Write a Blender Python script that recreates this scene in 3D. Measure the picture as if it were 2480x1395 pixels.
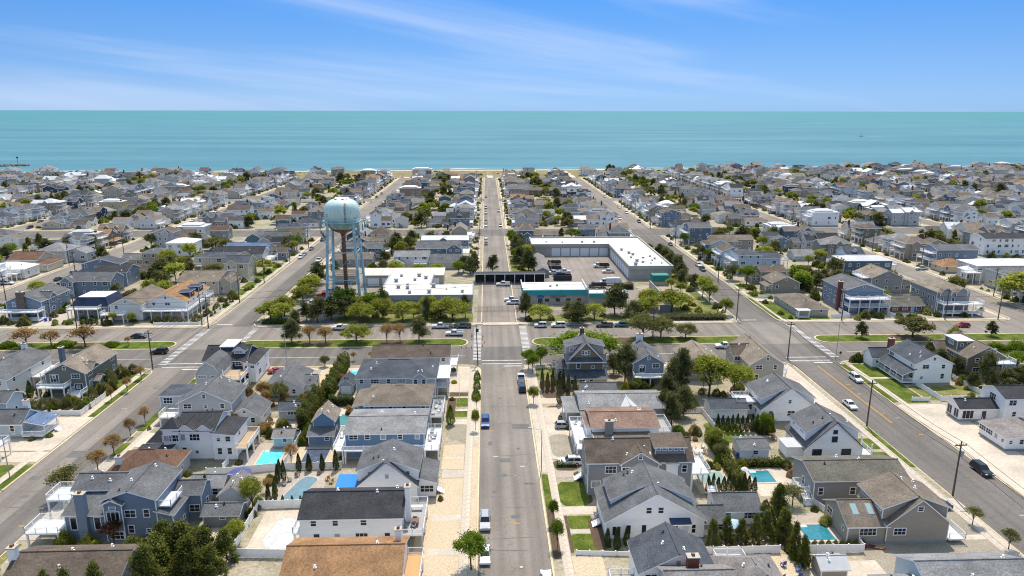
import bpy, math, random
import numpy as np
from mathutils import Vector, Matrix
R = math.radians
scn = bpy.context.scene
for o in list(bpy.data.objects): bpy.data.objects.remove(o)
COL = scn.collection
rnd = random.Random(7)

# ------------------------------------------------------------ camera
cam_d = bpy.data.cameras.new('camera'); cam = bpy.data.objects.new('camera', cam_d); COL.objects.link(cam)
cam_d.sensor_width = 36.0; cam_d.lens = 36.0 * 1720 / 2480
cam_d.clip_start = 1.0; cam_d.clip_end = 400000.0
PITCH, YAW, ROLL = R(14.01), R(2.07), R(0.09)
cam.matrix_world = (Matrix.Translation((0, 0, 70.0)) @ Matrix.Rotation(-YAW, 4, 'Z')
                    @ Matrix.Rotation(R(90) - PITCH, 4, 'X') @ Matrix.Rotation(ROLL, 4, 'Z'))
scn.camera = cam

# ------------------------------------------------------------ sky, sun, exposure
SUN_EL, SUN_AZ = R(63), R(10)          # sun stands over the sea, a little to the right
wd = bpy.data.worlds.new('World'); scn.world = wd; wd.use_nodes = True
nt = wd.node_tree; N = nt.nodes; L = nt.links; N.clear()
w_out = N.new('ShaderNodeOutputWorld'); bg = N.new('ShaderNodeBackground'); L.new(bg.outputs[0], w_out.inputs[0])
sky = N.new('ShaderNodeTexSky'); sky.sky_type = 'NISHITA'; sky.sun_disc = False
sky.sun_elevation = SUN_EL; sky.sun_rotation = SUN_AZ; sky.air_density = 1.0; sky.dust_density = 0.3; sky.ozone_density = 2.0
tc = N.new('ShaderNodeTexCoord'); sep = N.new('ShaderNodeSeparateXYZ'); L.new(tc.outputs['Generated'], sep.inputs[0])
ramp = N.new('ShaderNodeValToRGB'); L.new(sep.outputs['Z'], ramp.inputs[0])   # blue, paler to the horizon; upper sky boosted and warmed to fill shaded walls
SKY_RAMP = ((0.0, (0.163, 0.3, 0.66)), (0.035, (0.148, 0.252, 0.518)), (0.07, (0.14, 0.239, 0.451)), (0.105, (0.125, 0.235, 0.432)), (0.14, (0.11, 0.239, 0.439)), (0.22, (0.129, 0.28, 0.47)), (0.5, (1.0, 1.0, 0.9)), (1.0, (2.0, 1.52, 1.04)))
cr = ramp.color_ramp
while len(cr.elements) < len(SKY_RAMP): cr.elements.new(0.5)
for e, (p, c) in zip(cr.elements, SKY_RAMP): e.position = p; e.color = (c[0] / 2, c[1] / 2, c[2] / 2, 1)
tint = N.new('ShaderNodeMix'); tint.data_type = 'RGBA'; tint.blend_type = 'MULTIPLY'; tint.inputs[0].default_value = 1
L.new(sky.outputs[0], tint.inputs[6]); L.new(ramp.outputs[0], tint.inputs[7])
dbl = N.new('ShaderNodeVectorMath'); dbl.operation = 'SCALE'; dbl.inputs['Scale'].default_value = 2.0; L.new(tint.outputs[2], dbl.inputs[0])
# high cirrus: long soft streaks laid out by bearing and height above the horizon
at2 = N.new('ShaderNodeMath'); at2.operation = 'ARCTAN2'; L.new(sep.outputs['X'], at2.inputs[0]); L.new(sep.outputs['Y'], at2.inputs[1])
cmb = N.new('ShaderNodeCombineXYZ'); L.new(at2.outputs[0], cmb.inputs[0]); L.new(sep.outputs['Z'], cmb.inputs[1])
mp0 = N.new('ShaderNodeMapping'); mp0.inputs['Rotation'].default_value = (0, 0, R(30)); mp0.inputs['Scale'].default_value = (1.0, 4.0, 1.0); L.new(cmb.outputs[0], mp0.inputs[0])
mp = N.new('ShaderNodeMapping'); mp.inputs['Scale'].default_value = (0.75, 2.7, 1.0); mp.inputs['Location'].default_value = (2.3, 0.42, 0); L.new(mp0.outputs[0], mp.inputs[0])
no = N.new('ShaderNodeTexNoise'); no.inputs['Scale'].default_value = 1.6; no.inputs['Detail'].default_value = 6; no.inputs['Roughness'].default_value = 0.5
no.inputs['Distortion'].default_value = 0.6; L.new(mp.outputs[0], no.inputs[0])
cl = N.new('ShaderNodeMapRange'); cl.interpolation_type = 'SMOOTHSTEP'
cl.inputs['From Min'].default_value = 0.44; cl.inputs['From Max'].default_value = 0.78; cl.inputs['To Max'].default_value = 0.55
L.new(no.outputs[0], cl.inputs[0])
cmix = N.new('ShaderNodeMix'); cmix.data_type = 'RGBA'; L.new(cl.outputs[0], cmix.inputs[0]); L.new(dbl.outputs[0], cmix.inputs[6])
cmix.inputs[7].default_value = (2.6, 3.0, 3.75, 1)
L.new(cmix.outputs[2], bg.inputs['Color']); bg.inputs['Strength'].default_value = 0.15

sun_d = bpy.data.lights.new('sun', 'SUN'); sun = bpy.data.objects.new('sun', sun_d); COL.objects.link(sun)
sun_d.energy = 2.6; sun_d.angle = R(0.53); sun_d.color = (1.0, 0.93, 0.815)
sdir = Vector((math.sin(SUN_AZ) * math.cos(SUN_EL), math.cos(SUN_AZ) * math.cos(SUN_EL), math.sin(SUN_EL)))
sun.rotation_euler = sdir.to_track_quat('Z', 'Y').to_euler(); sun.location = (60, 300, 300)
vs = scn.view_settings; vs.view_transform = 'Standard'; vs.look = 'None'; vs.exposure = 0.88; vs.gamma = 1; vs.use_curve_mapping = False
try:
    scn.cycles.max_bounces = 6; scn.cycles.diffuse_bounces = 3; scn.cycles.glossy_bounces = 2; scn.cycles.transmission_bounces = 2
    scn.cycles.caustics_reflective = False; scn.cycles.caustics_refractive = False; scn.cycles.use_denoising = True; scn.cycles.filter_width = 1.1
except Exception: pass

# ------------------------------------------------------------ materials
MATS = {}
def new_mat(name):
    m = bpy.data.materials.new(name); m.use_nodes = True
    return m, m.node_tree.nodes, m.node_tree.links, m.node_tree.nodes['Principled BSDF']
def noise_mat(name, rgb, scale=2.0, amt=0.2, big=0.05, bamt=0.15, rough=0.8, bump=0.0, rgb2=None, spec=0.3, stretch=(1, 1, 1), fine=None):
    if name in MATS: return MATS[name]
    m, n, l, b = new_mat(name)
    tcn = n.new('ShaderNodeTexCoord'); mpn = n.new('ShaderNodeMapping'); mpn.inputs['Scale'].default_value = stretch
    l.new(tcn.outputs['Object'], mpn.inputs[0])
    a = n.new('ShaderNodeTexNoise'); a.inputs['Scale'].default_value = scale; a.inputs['Detail'].default_value = 4; l.new(mpn.outputs[0], a.inputs[0])
    g = n.new('ShaderNodeTexNoise'); g.inputs['Scale'].default_value = big; g.inputs['Detail'].default_value = 5; g.inputs['Roughness'].default_value = 0.6; l.new(mpn.outputs[0], g.inputs[0])
    m1 = n.new('ShaderNodeMapRange'); m1.inputs[1].default_value = 0.3; m1.inputs[2].default_value = 0.7; m1.inputs[3].default_value = 1 - amt; m1.inputs[4].default_value = 1 + amt; l.new(a.outputs[0], m1.inputs[0])
    m2 = n.new('ShaderNodeMapRange'); m2.inputs[1].default_value = 0.3; m2.inputs[2].default_value = 0.7; m2.inputs[3].default_value = 1 - bamt; m2.inputs[4].default_value = 1 + bamt; l.new(g.outputs[0], m2.inputs[0])
    mu = n.new('ShaderNodeMath'); mu.operation = 'MULTIPLY'; l.new(m1.outputs[0], mu.inputs[0]); l.new(m2.outputs[0], mu.inputs[1])
    sc = n.new('ShaderNodeVectorMath'); sc.operation = 'SCALE'; l.new(mu.outputs[0], sc.inputs['Scale'])
    if rgb2 is None: sc.inputs[0].default_value = rgb
    else:
        mx = n.new('ShaderNodeMix'); mx.data_type = 'RGBA'; mx.inputs[6].default_value = (*rgb, 1); mx.inputs[7].default_value = (*rgb2, 1)
        r2 = n.new('ShaderNodeMapRange'); r2.inputs[1].default_value = 0.42; r2.inputs[2].default_value = 0.6; l.new(g.outputs[0], r2.inputs[0]); l.new(r2.outputs[0], mx.inputs[0])
        l.new(mx.outputs[2], sc.inputs[0])
    l.new(sc.outputs[0], b.inputs['Base Color']); b.inputs['Roughness'].default_value = rough; b.inputs['Specular IOR Level'].default_value = spec
    if bump:
        bp = n.new('ShaderNodeBump'); bp.inputs['Strength'].default_value = bump; bp.inputs['Distance'].default_value = 0.05; l.new(a.outputs[0], bp.inputs['Height']); l.new(bp.outputs[0], b.inputs['Normal'])
    MATS[name] = m; return m
def plain(name, rgb, rough=0.5, spec=0.4, metal=0.0, coat=0.0):
    if name in MATS: return MATS[name]
    m, n, l, b = new_mat(name); b.inputs['Base Color'].default_value = (*rgb, 1); b.inputs['Roughness'].default_value = rough
    b.inputs['Specular IOR Level'].default_value = spec; b.inputs['Metallic'].default_value = metal; b.inputs['Coat Weight'].default_value = coat
    MATS[name] = m; return m

WALLC = dict(white=(.90, .875, .84), offwhite=(.74, .715, .66), lgrey=(.50, .495, .48), grey=(.29, .285, .275), bluegrey=(.20, .245, .305), slate=(.12, .165, .215),
             teal=(.10, .17, .19), navy=(.045, .065, .105), taupe=(.30, .265, .215), olive=(.225, .185, .12), tan=(.40, .33, .255), cream=(.60, .52, .36),
             beige=(.46, .41, .33), yellow=(.62, .47, .24), green=(.18, .185, .15), brick=(.17, .055, .04), cedar=(.30, .22, .15), charcoal=(.075, .075, .08), pink=(.5, .36, .3),
             paleblue=(.45, .53, .58), blue=(.15, .24, .34))
ROOFC = dict(grey=(.125, .126, .128), lgrey=(.225, .222, .218), dark=(.05, .051, .054), slate=(.078, .086, .098), brown=(.125, .098, .076), taupe=(.175, .143, .112),
             tan=(.235, .193, .148), orange=(.30, .17, .085), red=(.15, .085, .058), salmon=(.225, .15, .115), white=(.66, .655, .64), silver=(.5, .5, .5), blue=(.12, .17, .26),
             weather=(.22, .20, .185), bluemetal=(.10, .38, .62), navy=(.05, .07, .12), olive=(.135, .125, .10))
def siding(c):
    nm = 'siding_' + c
    if nm in MATS: return MATS[nm]
    m = noise_mat(nm, WALLC[c], scale=1.1, amt=0.05, big=0.12, bamt=0.07, rough=0.75, stretch=(1, 1, 5))
    n, l = m.node_tree.nodes, m.node_tree.links; b = n['Principled BSDF']
    t = n.new('ShaderNodeTexCoord'); s = n.new('ShaderNodeSeparateXYZ'); l.new(t.outputs['Object'], s.inputs[0])
    mm = n.new('ShaderNodeMath'); mm.operation = 'MULTIPLY'; mm.inputs[1].default_value = 5.5; l.new(s.outputs[2], mm.inputs[0])
    fr = n.new('ShaderNodeMath'); fr.operation = 'FRACT'; l.new(mm.outputs[0], fr.inputs[0])
    bp = n.new('ShaderNodeBump'); bp.inputs['Strength'].default_value = 0.35; bp.inputs['Distance'].default_value = 0.03; l.new(fr.outputs[0], bp.inputs['Height']); l.new(bp.outputs[0], b.inputs['Normal'])
    return m
def roofing(c):
    if c in ('white', 'silver', 'bluemetal'): return noise_mat('roofing_' + c, ROOFC[c], scale=0.8, amt=0.05, big=0.15, bamt=0.12, rough=0.6)
    return noise_mat('shingles_' + c, ROOFC[c], scale=3.2, amt=0.30, big=0.3, bamt=0.28, rough=0.93, bump=0.5, spec=0.15, stretch=(1, 1, 2.2))
TRIM = lambda: plain('white_trim', (.90, .885, .86), 0.55)
GLASS = lambda: plain('window_glass', (.018, .024, .034), 0.08, 0.35)
def leafmat(name, dark, light, yellow=None, trans=0.35):
    if name in MATS: return MATS[name]
    m, n, l, b = new_mat(name); n.remove(b)
    out = n['Material Output']; tcn = n.new('ShaderNodeTexCoord'); oi = n.new('ShaderNodeObjectInfo')
    ad = n.new('ShaderNodeVectorMath'); ad.operation = 'ADD'; l.new(tcn.outputs['Object'], ad.inputs[0]); l.new(oi.outputs['Random'], ad.inputs[1])
    a = n.new('ShaderNodeTexNoise'); a.inputs['Scale'].default_value = 3.5; a.inputs['Detail'].default_value = 6; a.inputs['Roughness'].default_value = 0.75; l.new(ad.outputs[0], a.inputs[0])
    rp = n.new('ShaderNodeValToRGB'); e = rp.color_ramp.elements; e[0].position = 0.36; e[0].color = (*dark, 1); e[1].position = 0.66; e[1].color = (*light, 1); l.new(a.outputs[0], rp.inputs[0])
    hs = n.new('ShaderNodeHueSaturation'); l.new(rp.outputs[0], hs.inputs['Color'])
    mr = n.new('ShaderNodeMapRange'); mr.inputs[3].default_value = 0.75; mr.inputs[4].default_value = 1.25; l.new(oi.outputs['Random'], mr.inputs[0]); l.new(mr.outputs[0], hs.inputs['Value'])
    d = n.new('ShaderNodeBsdfDiffuse'); t = n.new('ShaderNodeBsdfTranslucent'); l.new(hs.outputs[0], d.inputs[0]); l.new(hs.outputs[0], t.inputs[0])
    ms = n.new('ShaderNodeMixShader'); ms.inputs[0].default_value = trans; l.new(d.outputs[0], ms.inputs[1]); l.new(t.outputs[0], ms.inputs[2]); l.new(ms.outputs[0], out.inputs[0])
    MATS[name] = m; return m

# ------------------------------------------------------------ mesh building
class MB:
    def __init__(s): s.v = []; s.f = []; s.m = []; s.mats = []
    def mi(s, mat):
        if mat not in s.mats: s.mats.append(mat)
        return s.mats.index(mat)
    def poly(s, pts, mat):
        k = len(s.v); s.v.extend(pts); s.f.append(tuple(range(k, k + len(pts)))); s.m.append(s.mi(mat))
    def box(s, x0, x1, y0, y1, z0, z1, mat, bottom=True, topmat=None):
        k = len(s.v); a = s.mi(mat); t = a if topmat is None else s.mi(topmat)
        s.v += [(x0, y0, z0), (x1, y0, z0), (x1, y1, z0), (x0, y1, z0), (x0, y0, z1), (x1, y0, z1), (x1, y1, z1), (x0, y1, z1)]
        s.f += [(k, k+1, k+5, k+4), (k+1, k+2, k+6, k+5), (k+2, k+3, k+7, k+6), (k+3, k, k+4, k+7), (k+4, k+5, k+6, k+7)]; s.m += [a, a, a, a, t]
        if bottom: s.f.append((k+3, k+2, k+1, k)); s.m.append(a)
    def bar(s, p, q, r, mat, n=4, r2=None):
        p, q = Vector(p), Vector(q); d = (q - p); r2 = r if r2 is None else r2
        if d.length < 1e-6: return
        d.normalize(); u = d.orthogonal().normalized(); w = d.cross(u); k = len(s.v); a = s.mi(mat)
        for c, rr in ((p, r), (q, r2)):
            for i in range(n):
                t = 2 * math.pi * (i + 0.5) / n; s.v.append(tuple(c + (u * math.cos(t) + w * math.sin(t)) * rr))
        for i in range(n): j = (i + 1) % n; s.f.append((k+i, k+j, k+n+j, k+n+i)); s.m.append(a)
        s.f.append(tuple(range(k + n - 1, k - 1, -1))); s.m.append(a); s.f.append(tuple(range(k + n, k + 2 * n))); s.m.append(a)
    def lathe(s, prof, mat, n=24, c=(0, 0), cap=True):
        k = len(s.v); a = s.mi(mat)
        for r, z in prof:
            for i in range(n): t = 2 * math.pi * i / n; s.v.append((c[0] + r * math.cos(t), c[1] + r * math.sin(t), z))
        for q in range(len(prof) - 1):
            for i in range(n):
                j = (i + 1) % n; s.f.append((k+q*n+i, k+q*n+j, k+(q+1)*n+j, k+(q+1)*n+i)); s.m.append(a)
        if cap:
            s.f.append(tuple(range(k + n - 1, k - 1, -1))); s.m.append(a); q = k + (len(prof) - 1) * n; s.f.append(tuple(range(q, q + n))); s.m.append(a)
    def slab(s, polys, t, top, side):
        """planar top polygons with thickness t; side faces only on outer edges"""
        cnt = {}
        key = lambda p: (round(p[0], 3), round(p[1], 3), round(p[2], 3))
        for pg in polys:
            for i in range(len(pg)):
                e = frozenset((key(pg[i]), key(pg[(i + 1) % len(pg)]))); cnt[e] = cnt.get(e, 0) + 1
        for pg in polys:
            s.poly(pg, top); s.poly([(p[0], p[1], p[2] - t) for p in reversed(pg)], side)
            for i in range(len(pg)):
                a, b = pg[i], pg[(i + 1) % len(pg)]
                if cnt[frozenset((key(a), key(b)))] == 1: s.poly([(a[0], a[1], a[2] - t), (b[0], b[1], b[2] - t), b, a], side)
    def mesh(s, name, off=(0, 0, 0), smooth=False):
        me = bpy.data.meshes.new(name)
        v = s.v if off == (0, 0, 0) else [(p[0] - off[0], p[1] - off[1], p[2] - off[2]) for p in s.v]
        me.from_pydata(v, [], s.f)
        for m in s.mats: me.materials.append(m)
        me.polygons.foreach_set('material_index', s.m)
        if smooth: me.polygons.foreach_set('use_smooth', [True] * len(s.f))
        me.update(); return me
    def build(s, name, parent=None, off=(0, 0, 0), smooth=False): return link(name, s.mesh(name, off, smooth), parent)
def link(name, me, parent=None, loc=None, rz=None, scale=None):
    o = bpy.data.objects.new(name, me); COL.objects.link(o)
    if parent is not None: o.parent = parent
    if loc is not None: o.location = loc
    if rz is not None: o.rotation_euler = (0, 0, rz)
    if scale is not None: o.scale = scale
    return o
def tag(o, label, cat, group=None):
    o['label'] = label; o['category'] = cat
    if group: o['group'] = group
    return o
def struct(o, kind='structure'): o['kind'] = kind; return o
def thing(name, label, cat, loc, group=None, rz=0): return tag(link(name, None, None, loc, rz), label, cat, group)
def copy_tree(o, parent=None):
    c = o.copy(); COL.objects.link(c); c.parent = parent
    for k in o.children: copy_tree(k, c)
    return c
ORD = 'zero first second third fourth fifth sixth seventh eighth ninth tenth eleventh twelfth thirteenth fourteenth fifteenth sixteenth seventeenth eighteenth nineteenth twentieth'.split()
def ordi(n):
    if n < len(ORD): return ORD[n]
    if n >= 100: return 'hundred-' + ordi(n - 100) if n > 100 else 'hundredth'
    t = {2: 'twenty', 3: 'thirty', 4: 'forty', 5: 'fifty', 6: 'sixty', 7: 'seventy', 8: 'eighty', 9: 'ninety'}[n // 10]
    return t + '-' + ORD[n % 10] if n % 10 else t[:-1] + 'ieth'

# ------------------------------------------------------------ the setting
def rounded(x0, x1, y0, y1, r, n=6):
    r = min(r, (x1 - x0) / 2 - .01, (y1 - y0) / 2 - .01); pts = []
    for cx, cy, a0 in ((x1 - r, y0 + r, -90), (x1 - r, y1 - r, 0), (x0 + r, y1 - r, 90), (x0 + r, y0 + r, 180)):
        for i in range(n + 1):
            a = R(a0 + 90 * i / n); pts.append((cx + r * math.cos(a), cy + r * math.sin(a)))
    return pts
ASPH = noise_mat('asphalt', (.215, .188, .160), scale=2.5, amt=0.10, big=0.045, bamt=0.16, rough=0.9, spec=0.25)
def add_cracks(m, sc=0.07, wd=0.008, dark=0.78):
    n, l = m.node_tree.nodes, m.node_tree.links; b = n['Principled BSDF']; src = b.inputs['Base Color'].links[0].from_socket
    t = n.new('ShaderNodeTexCoord'); nz = n.new('ShaderNodeTexNoise'); nz.inputs['Scale'].default_value = 0.35; nz.inputs['Detail'].default_value = 3; l.new(t.outputs['Object'], nz.inputs[0])
    sb = n.new('ShaderNodeVectorMath'); sb.operation = 'MULTIPLY_ADD'; sb.inputs[1].default_value = (5, 5, 0); l.new(nz.outputs['Color'], sb.inputs[0]); l.new(t.outputs['Object'], sb.inputs[2])
    v = n.new('ShaderNodeTexVoronoi'); v.feature = 'DISTANCE_TO_EDGE'; v.inputs['Scale'].default_value = sc; l.new(sb.outputs[0], v.inputs['Vector'])
    lt = n.new('ShaderNodeMapRange'); lt.inputs[1].default_value = 0.0; lt.inputs[2].default_value = wd; lt.inputs[3].default_value = dark; lt.inputs[4].default_value = 1.0; l.new(v.outputs['Distance'], lt.inputs[0])
    # lengthwise wear of the wheel tracks
    mp2 = n.new('ShaderNodeMapping'); mp2.inputs['Scale'].default_value = (0.55, 0.012, 1); l.new(t.outputs['Object'], mp2.inputs[0])
    tr = n.new('ShaderNodeTexNoise'); tr.inputs['Scale'].default_value = 1.0; tr.inputs['Detail'].default_value = 3; l.new(mp2.outputs[0], tr.inputs[0])
    tm = n.new('ShaderNodeMapRange'); tm.inputs[1].default_value = 0.3; tm.inputs[2].default_value = 0.7; tm.inputs[3].default_value = 0.80; tm.inputs[4].default_value = 1.18; l.new(tr.outputs[0], tm.inputs[0])
    mu = n.new('ShaderNodeMath'); mu.operation = 'MULTIPLY'; l.new(lt.outputs[0], mu.inputs[0]); l.new(tm.outputs[0], mu.inputs[1])
    s2 = n.new('ShaderNodeVectorMath'); s2.operation = 'SCALE'; l.new(src, s2.inputs[0]); l.new(mu.outputs[0], s2.inputs['Scale']); l.new(s2.outputs[0], b.inputs['Base Color'])
add_cracks(ASPH)
ASPH2 = noise_mat('asphalt_dark', (.150, .134, .118), scale=2.5, amt=0.12, big=0.06, bamt=0.14, rough=0.9, spec=0.25); add_cracks(ASPH2)
ASPH3 = noise_mat('asphalt_patch', (.14, .133, .125), scale=3, amt=0.12, big=0.3, bamt=0.15, rough=0.9)
YARD = noise_mat('asphalt_yard', (.235, .20, .168), scale=2, amt=0.1, big=0.06, bamt=0.2, rough=0.9); add_cracks(YARD, 0.06)
CONC = noise_mat('concrete', (.51, .435, .345), scale=1.6, amt=0.12, big=0.14, bamt=0.2, rough=0.85)
CONC2 = noise_mat('concrete_grey', (.46, .405, .33), scale=1.8, amt=0.10, big=0.12, bamt=0.16, rough=0.85)
KERB = noise_mat('kerb_concrete', (.60, .48, .30), scale=1.2, amt=0.12, big=0.1, bamt=0.2, rough=0.85)
PEB = noise_mat('cream_pebbles', (.56, .445, .30), scale=4.0, amt=0.26, big=0.16, bamt=0.16, rough=0.95, bump=0.6, rgb2=(.47, .375, .26))
GRAVEL = noise_mat('brown_gravel', (.30, .26, .20), scale=4.0, amt=0.28, big=0.3, bamt=0.12, rough=0.95, bump=0.8)
LOT = noise_mat('sandy_lot', (.40, .34, .25), scale=1.6, amt=0.26, big=0.11, bamt=0.2, rough=0.95, rgb2=(.235, .215, .135), bump=0.4)
LAWN = noise_mat('lawn_grass', (.080, .112, .015), scale=3.0, amt=0.36, big=0.35, bamt=0.30, rough=0.95, rgb2=(.105, .13, .022), bump=0.9, spec=0.1)
LAWN2 = noise_mat('dry_grass', (.15, .17, .045), scale=3.0, amt=0.30, big=0.2, bamt=0.25, rough=0.95, rgb2=(.20, .18, .07), bump=0.9, spec=0.1)
MULCH = noise_mat('mulch_bed', (.10, .065, .04), scale=4, amt=0.3, big=0.4, bamt=0.2, rough=0.95, bump=0.9)
PAVER = noise_mat('paver_patio', (.40, .335, .275), scale=2.2, amt=0.15, big=0.25, bamt=0.12, rough=0.9)
PAINT = noise_mat('road_paint', (.60, .59, .57), scale=2.2, amt=0.22, big=0.5, bamt=0.2, rough=0.7)
YPAINT = noise_mat('yellow_paint', (.58, .30, .04), scale=3, amt=0.15, big=0.5, bamt=0.15, rough=0.7)
SAND = noise_mat('beach_sand', (.60, .50, .36), scale=0.4, amt=0.08, big=0.03, bamt=0.12, rough=0.95)
DUNE = noise_mat('dune_grass', (.30, .225, .115), scale=0.5, amt=0.35, big=0.045, bamt=0.35, rough=0.95, rgb2=(.13, .135, .05))

def sheet(name, pts, z, mat, kind='structure', parent=None):
    b = MB(); b.poly([(x, y, z) for x, y in pts], mat); o = b.build(name, parent)
    if parent is None: struct(o, kind)
    return o
ZR = -0.12
sheet('road', [(-1100, -60), (1100, -60), (1100, 800), (-1100, 800)], ZR, ASPH)
_pk = [0]
def patch(name, x0, x1, y0, y1, mat, r=0.0, wob=0.0, z=None):
    _pk[0] += 1; z = 0.008 + 0.004 * (_pk[0] % 14) if z is None else z
    pts = rounded(x0, x1, y0, y1, r) if r else [(x0, y0), (x1, y0), (x1, y1), (x0, y1)]
    if wob: pts = [(x + rnd.uniform(-wob, wob), y + rnd.uniform(-wob, wob)) for x, y in pts]
    return sheet(name, pts, z, mat)
def pad(x0, x1, y0, y1, r=5.0, mat=None, name='ground'):
    b = MB(); o_ = rounded(x0, x1, y0, y1, r); i_ = rounded(x0 + .32, x1 - .32, y0 + .32, y1 - .32, r - .3); n = len(o_)
    mat = mat or LOT
    b.poly([(x, y, 0.0) for x, y in i_], mat); g = struct(b.build(name))
    k = MB()
    for i in range(n):
        j = (i + 1) % n; a, c, d, e = o_[i], o_[j], i_[j], i_[i]
        k.poly([(a[0], a[1], .02), (c[0], c[1], .02), (d[0], d[1], .02), (e[0], e[1], .02)], KERB)
        k.poly([(a[0], a[1], ZR - .05), (c[0], c[1], ZR - .05), (c[0], c[1], .02), (a[0], a[1], .02)], KERB)
    struct(k.build('kerb'))
    return g
SX = [(-774, -762), (-677, -665), (-580, -568), (-483, -471), (-386, -374), (-289, -277), (-192.5, -180), (-92, -79), (-1.8, 9.9), (87, 100), (183, 196), (280, 292), (377, 389), (474, 486), (571, 583), (668, 680), (765, 777)]
AVE = [(-40, 191), (229, 405), (428, 567), (581, 774)]
for i in range(len(SX) - 1):
    xa, xb = SX[i][1], SX[i + 1][0]
    for ya, yb in AVE:
        if abs((xa + xb) / 2) > 0.75 * yb + 40: continue
        pad(xa, xb, ya, yb + (40 if yb == 774 else 0))
# two-tone resurfacing of the streets
for nm, x0, x1, y0, y1, m in (('road_lane', -85.2, -79.1, 60, 190, ASPH2), ('road_lane', -85.2, -79.1, 230, 404, ASPH2), ('road_lane', 87.1, 99.9, 60, 190, ASPH2),
                              ('road_lane', 87.1, 99.9, 230, 404, ASPH2), ('avenue_lane', -260, 260, 191.2, 206.8, ASPH2), ('cross_lane', -420, 420, 405.5, 427.5, ASPH2)):
    patch(nm, x0, x1, y0, y1, m, z=ZR + .006 + (.004 if 'ave' in nm else 0))
for x0, x1, y0, y1 in ((2.2, 4.6, 133, 134.6), (5.4, 9.4, 148.6, 151.2), (1.5, 3.6, 127, 128.2), (-88, -84, 138, 141), (-90, -88, 129, 130.4), (-87.5, -86, 122, 123), (3.5, 6.5, 198, 200.4), (4, 5.6, 112.2, 113.2),
                       (92, 95, 160, 161), (96, 98.5, 140, 141.5), (-6, -3, 300, 304), (0, 6, 420, 424)):
    patch('road_patch', x0, x1, y0, y1, ASPH3, z=ZR + .014)
b = MB(); b.lathe([(0.42, ZR + .02), (0.42, ZR + .028), (0.34, ZR + .03)], ASPH3, 20, (5.1, 98.3)); b.lathe([(0.3, ZR + .02), (0.3, ZR + .034)], CONC2, 20, (5.1, 98.3))
tag(b.build('manhole_cover'), 'round manhole cover in the centre street near the bottom edge', 'manhole')
for k, (x, y) in enumerate(((1.2, 121.5), (6.4, 139), (3.0, 166.4), (4.4, 187), (-84, 156), (-86.5, 176), (92, 118), (95.4, 168), (30, 200.5), (-40, 220), (60, 221))):
    b = MB(); b.lathe([(0.42, ZR + .02), (0.42, ZR + .028), (0.3, ZR + .03)], ASPH3, 16, (x, y)); struct(b.build('manhole_ring'))
for k in range(30):      # bitumen-sealed joints and oil stains
    sx, w = rnd.choice(((-85.5, 6), (4, 5.4), (93.5, 6))); y = rnd.uniform(96, 188)
    if k % 3: pts = [(sx - w * rnd.uniform(.2, 1), y), (sx + w * rnd.uniform(.2, 1), y + rnd.uniform(-.5, .5))]; h_ = rnd.uniform(.05, .09); sheet('sealed_joint', [(pts[0][0], pts[0][1] - h_), (pts[1][0], pts[1][1] - h_), (pts[1][0], pts[1][1] + h_), (pts[0][0], pts[0][1] + h_)], ZR + .0165, ASPH3)
    else: x = sx + rnd.choice((-1, 1)) * rnd.uniform(3.4, 4.6); patch('oil_stain', x - .5, x + .5, y, y + rnd.uniform(1, 2.4), ASPH3, .45, .1, z=ZR + .0172)
# medians of the divided avenue
for x0, x1 in ((-275, -194), (-178, -95.8), (-77, -6.0), (13.9, 84), (103.9, 180), (199, 275)):
    b = MB(); o_ = rounded(x0, x1, 207.2, 214.8, 3.6); i_ = rounded(x0 + .45, x1 - .45, 207.65, 214.35, 3.2); n = len(o_)
    for i in range(n):
        j = (i + 1) % n; a, c, d, e = o_[i], o_[j], i_[j], i_[i]
        b.poly([(a[0], a[1], .03), (c[0], c[1], .03), (d[0], d[1], .03), (e[0], e[1], .03)], KERB); b.poly([(a[0], a[1], ZR - .05), (c[0], c[1], ZR - .05), (c[0], c[1], .03), (a[0], a[1], .03)], KERB)
    struct(b.build('median_kerb'))
    sheet('median_grass', i_, 0.05, LAWN)
for x0, x1 in ((-33.5, -25), (-57, -48), (26, 46), (-128, -118), (128, 141)): patch('mulch_bed', x0, x1, 208.6, 213.6, MULCH, 2.2, .3, z=.06)
# sidewalks: slabs near the camera, plain strips beyond
def slabs(x0, x1, y0, y1, along='y', step=1.5):
    root = struct(link('sidewalk', None)); w = x1 - x0 if along == 'y' else y1 - y0
    bb = MB(); bb.box(-(step - .03) / 2, (step - .03) / 2, -w / 2, w / 2, -0.02, 0.045, CONC); me = bb.mesh('slab')
    n = int(((y1 - y0) if along == 'y' else (x1 - x0)) / step)
    for i in range(n):
        if along == 'y': link('slab', me, root, ((x0 + x1) / 2, y0 + step * (i + .5), rnd.uniform(-.004, .006)), R(90))
        else: link('slab', me, root, (x0 + step * (i + .5), (y0 + y1) / 2, rnd.uniform(-.004, .006)))
slabs(-4.85, -3.35, 90, 188); slabs(11.75, 13.25, 90, 188)
slabs(-77.2, -75.7, 124, 188, step=1.6); slabs(84.0, 85.5, 98, 188, step=1.8); slabs(102.0, 103.5, 150, 188, step=1.6); slabs(-95.6, -94.1, 112, 188, step=1.6)
strip = lambda x0, x1, y0, y1: patch('sidewalk', x0, x1, y0, y1, CONC, z=.03)
for i, (xa, xb) in enumerate(SX):
    for ya, yb in AVE[1:]:
        if abs((xa + xb) / 2) > 0.75 * yb + 20: continue
        for a in (xa - 3.1, xb + 1.7):
            if 229 == ya and i == 8: ya2 = 300
            else: ya2 = ya + 3
            strip(a, a + 1.4, ya2, yb - 3)
for xa, xb in ((-275, -194), (-178, -94), (102, 181), (198, 275)): strip(xa, xb, 230.4, 232.0)
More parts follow.
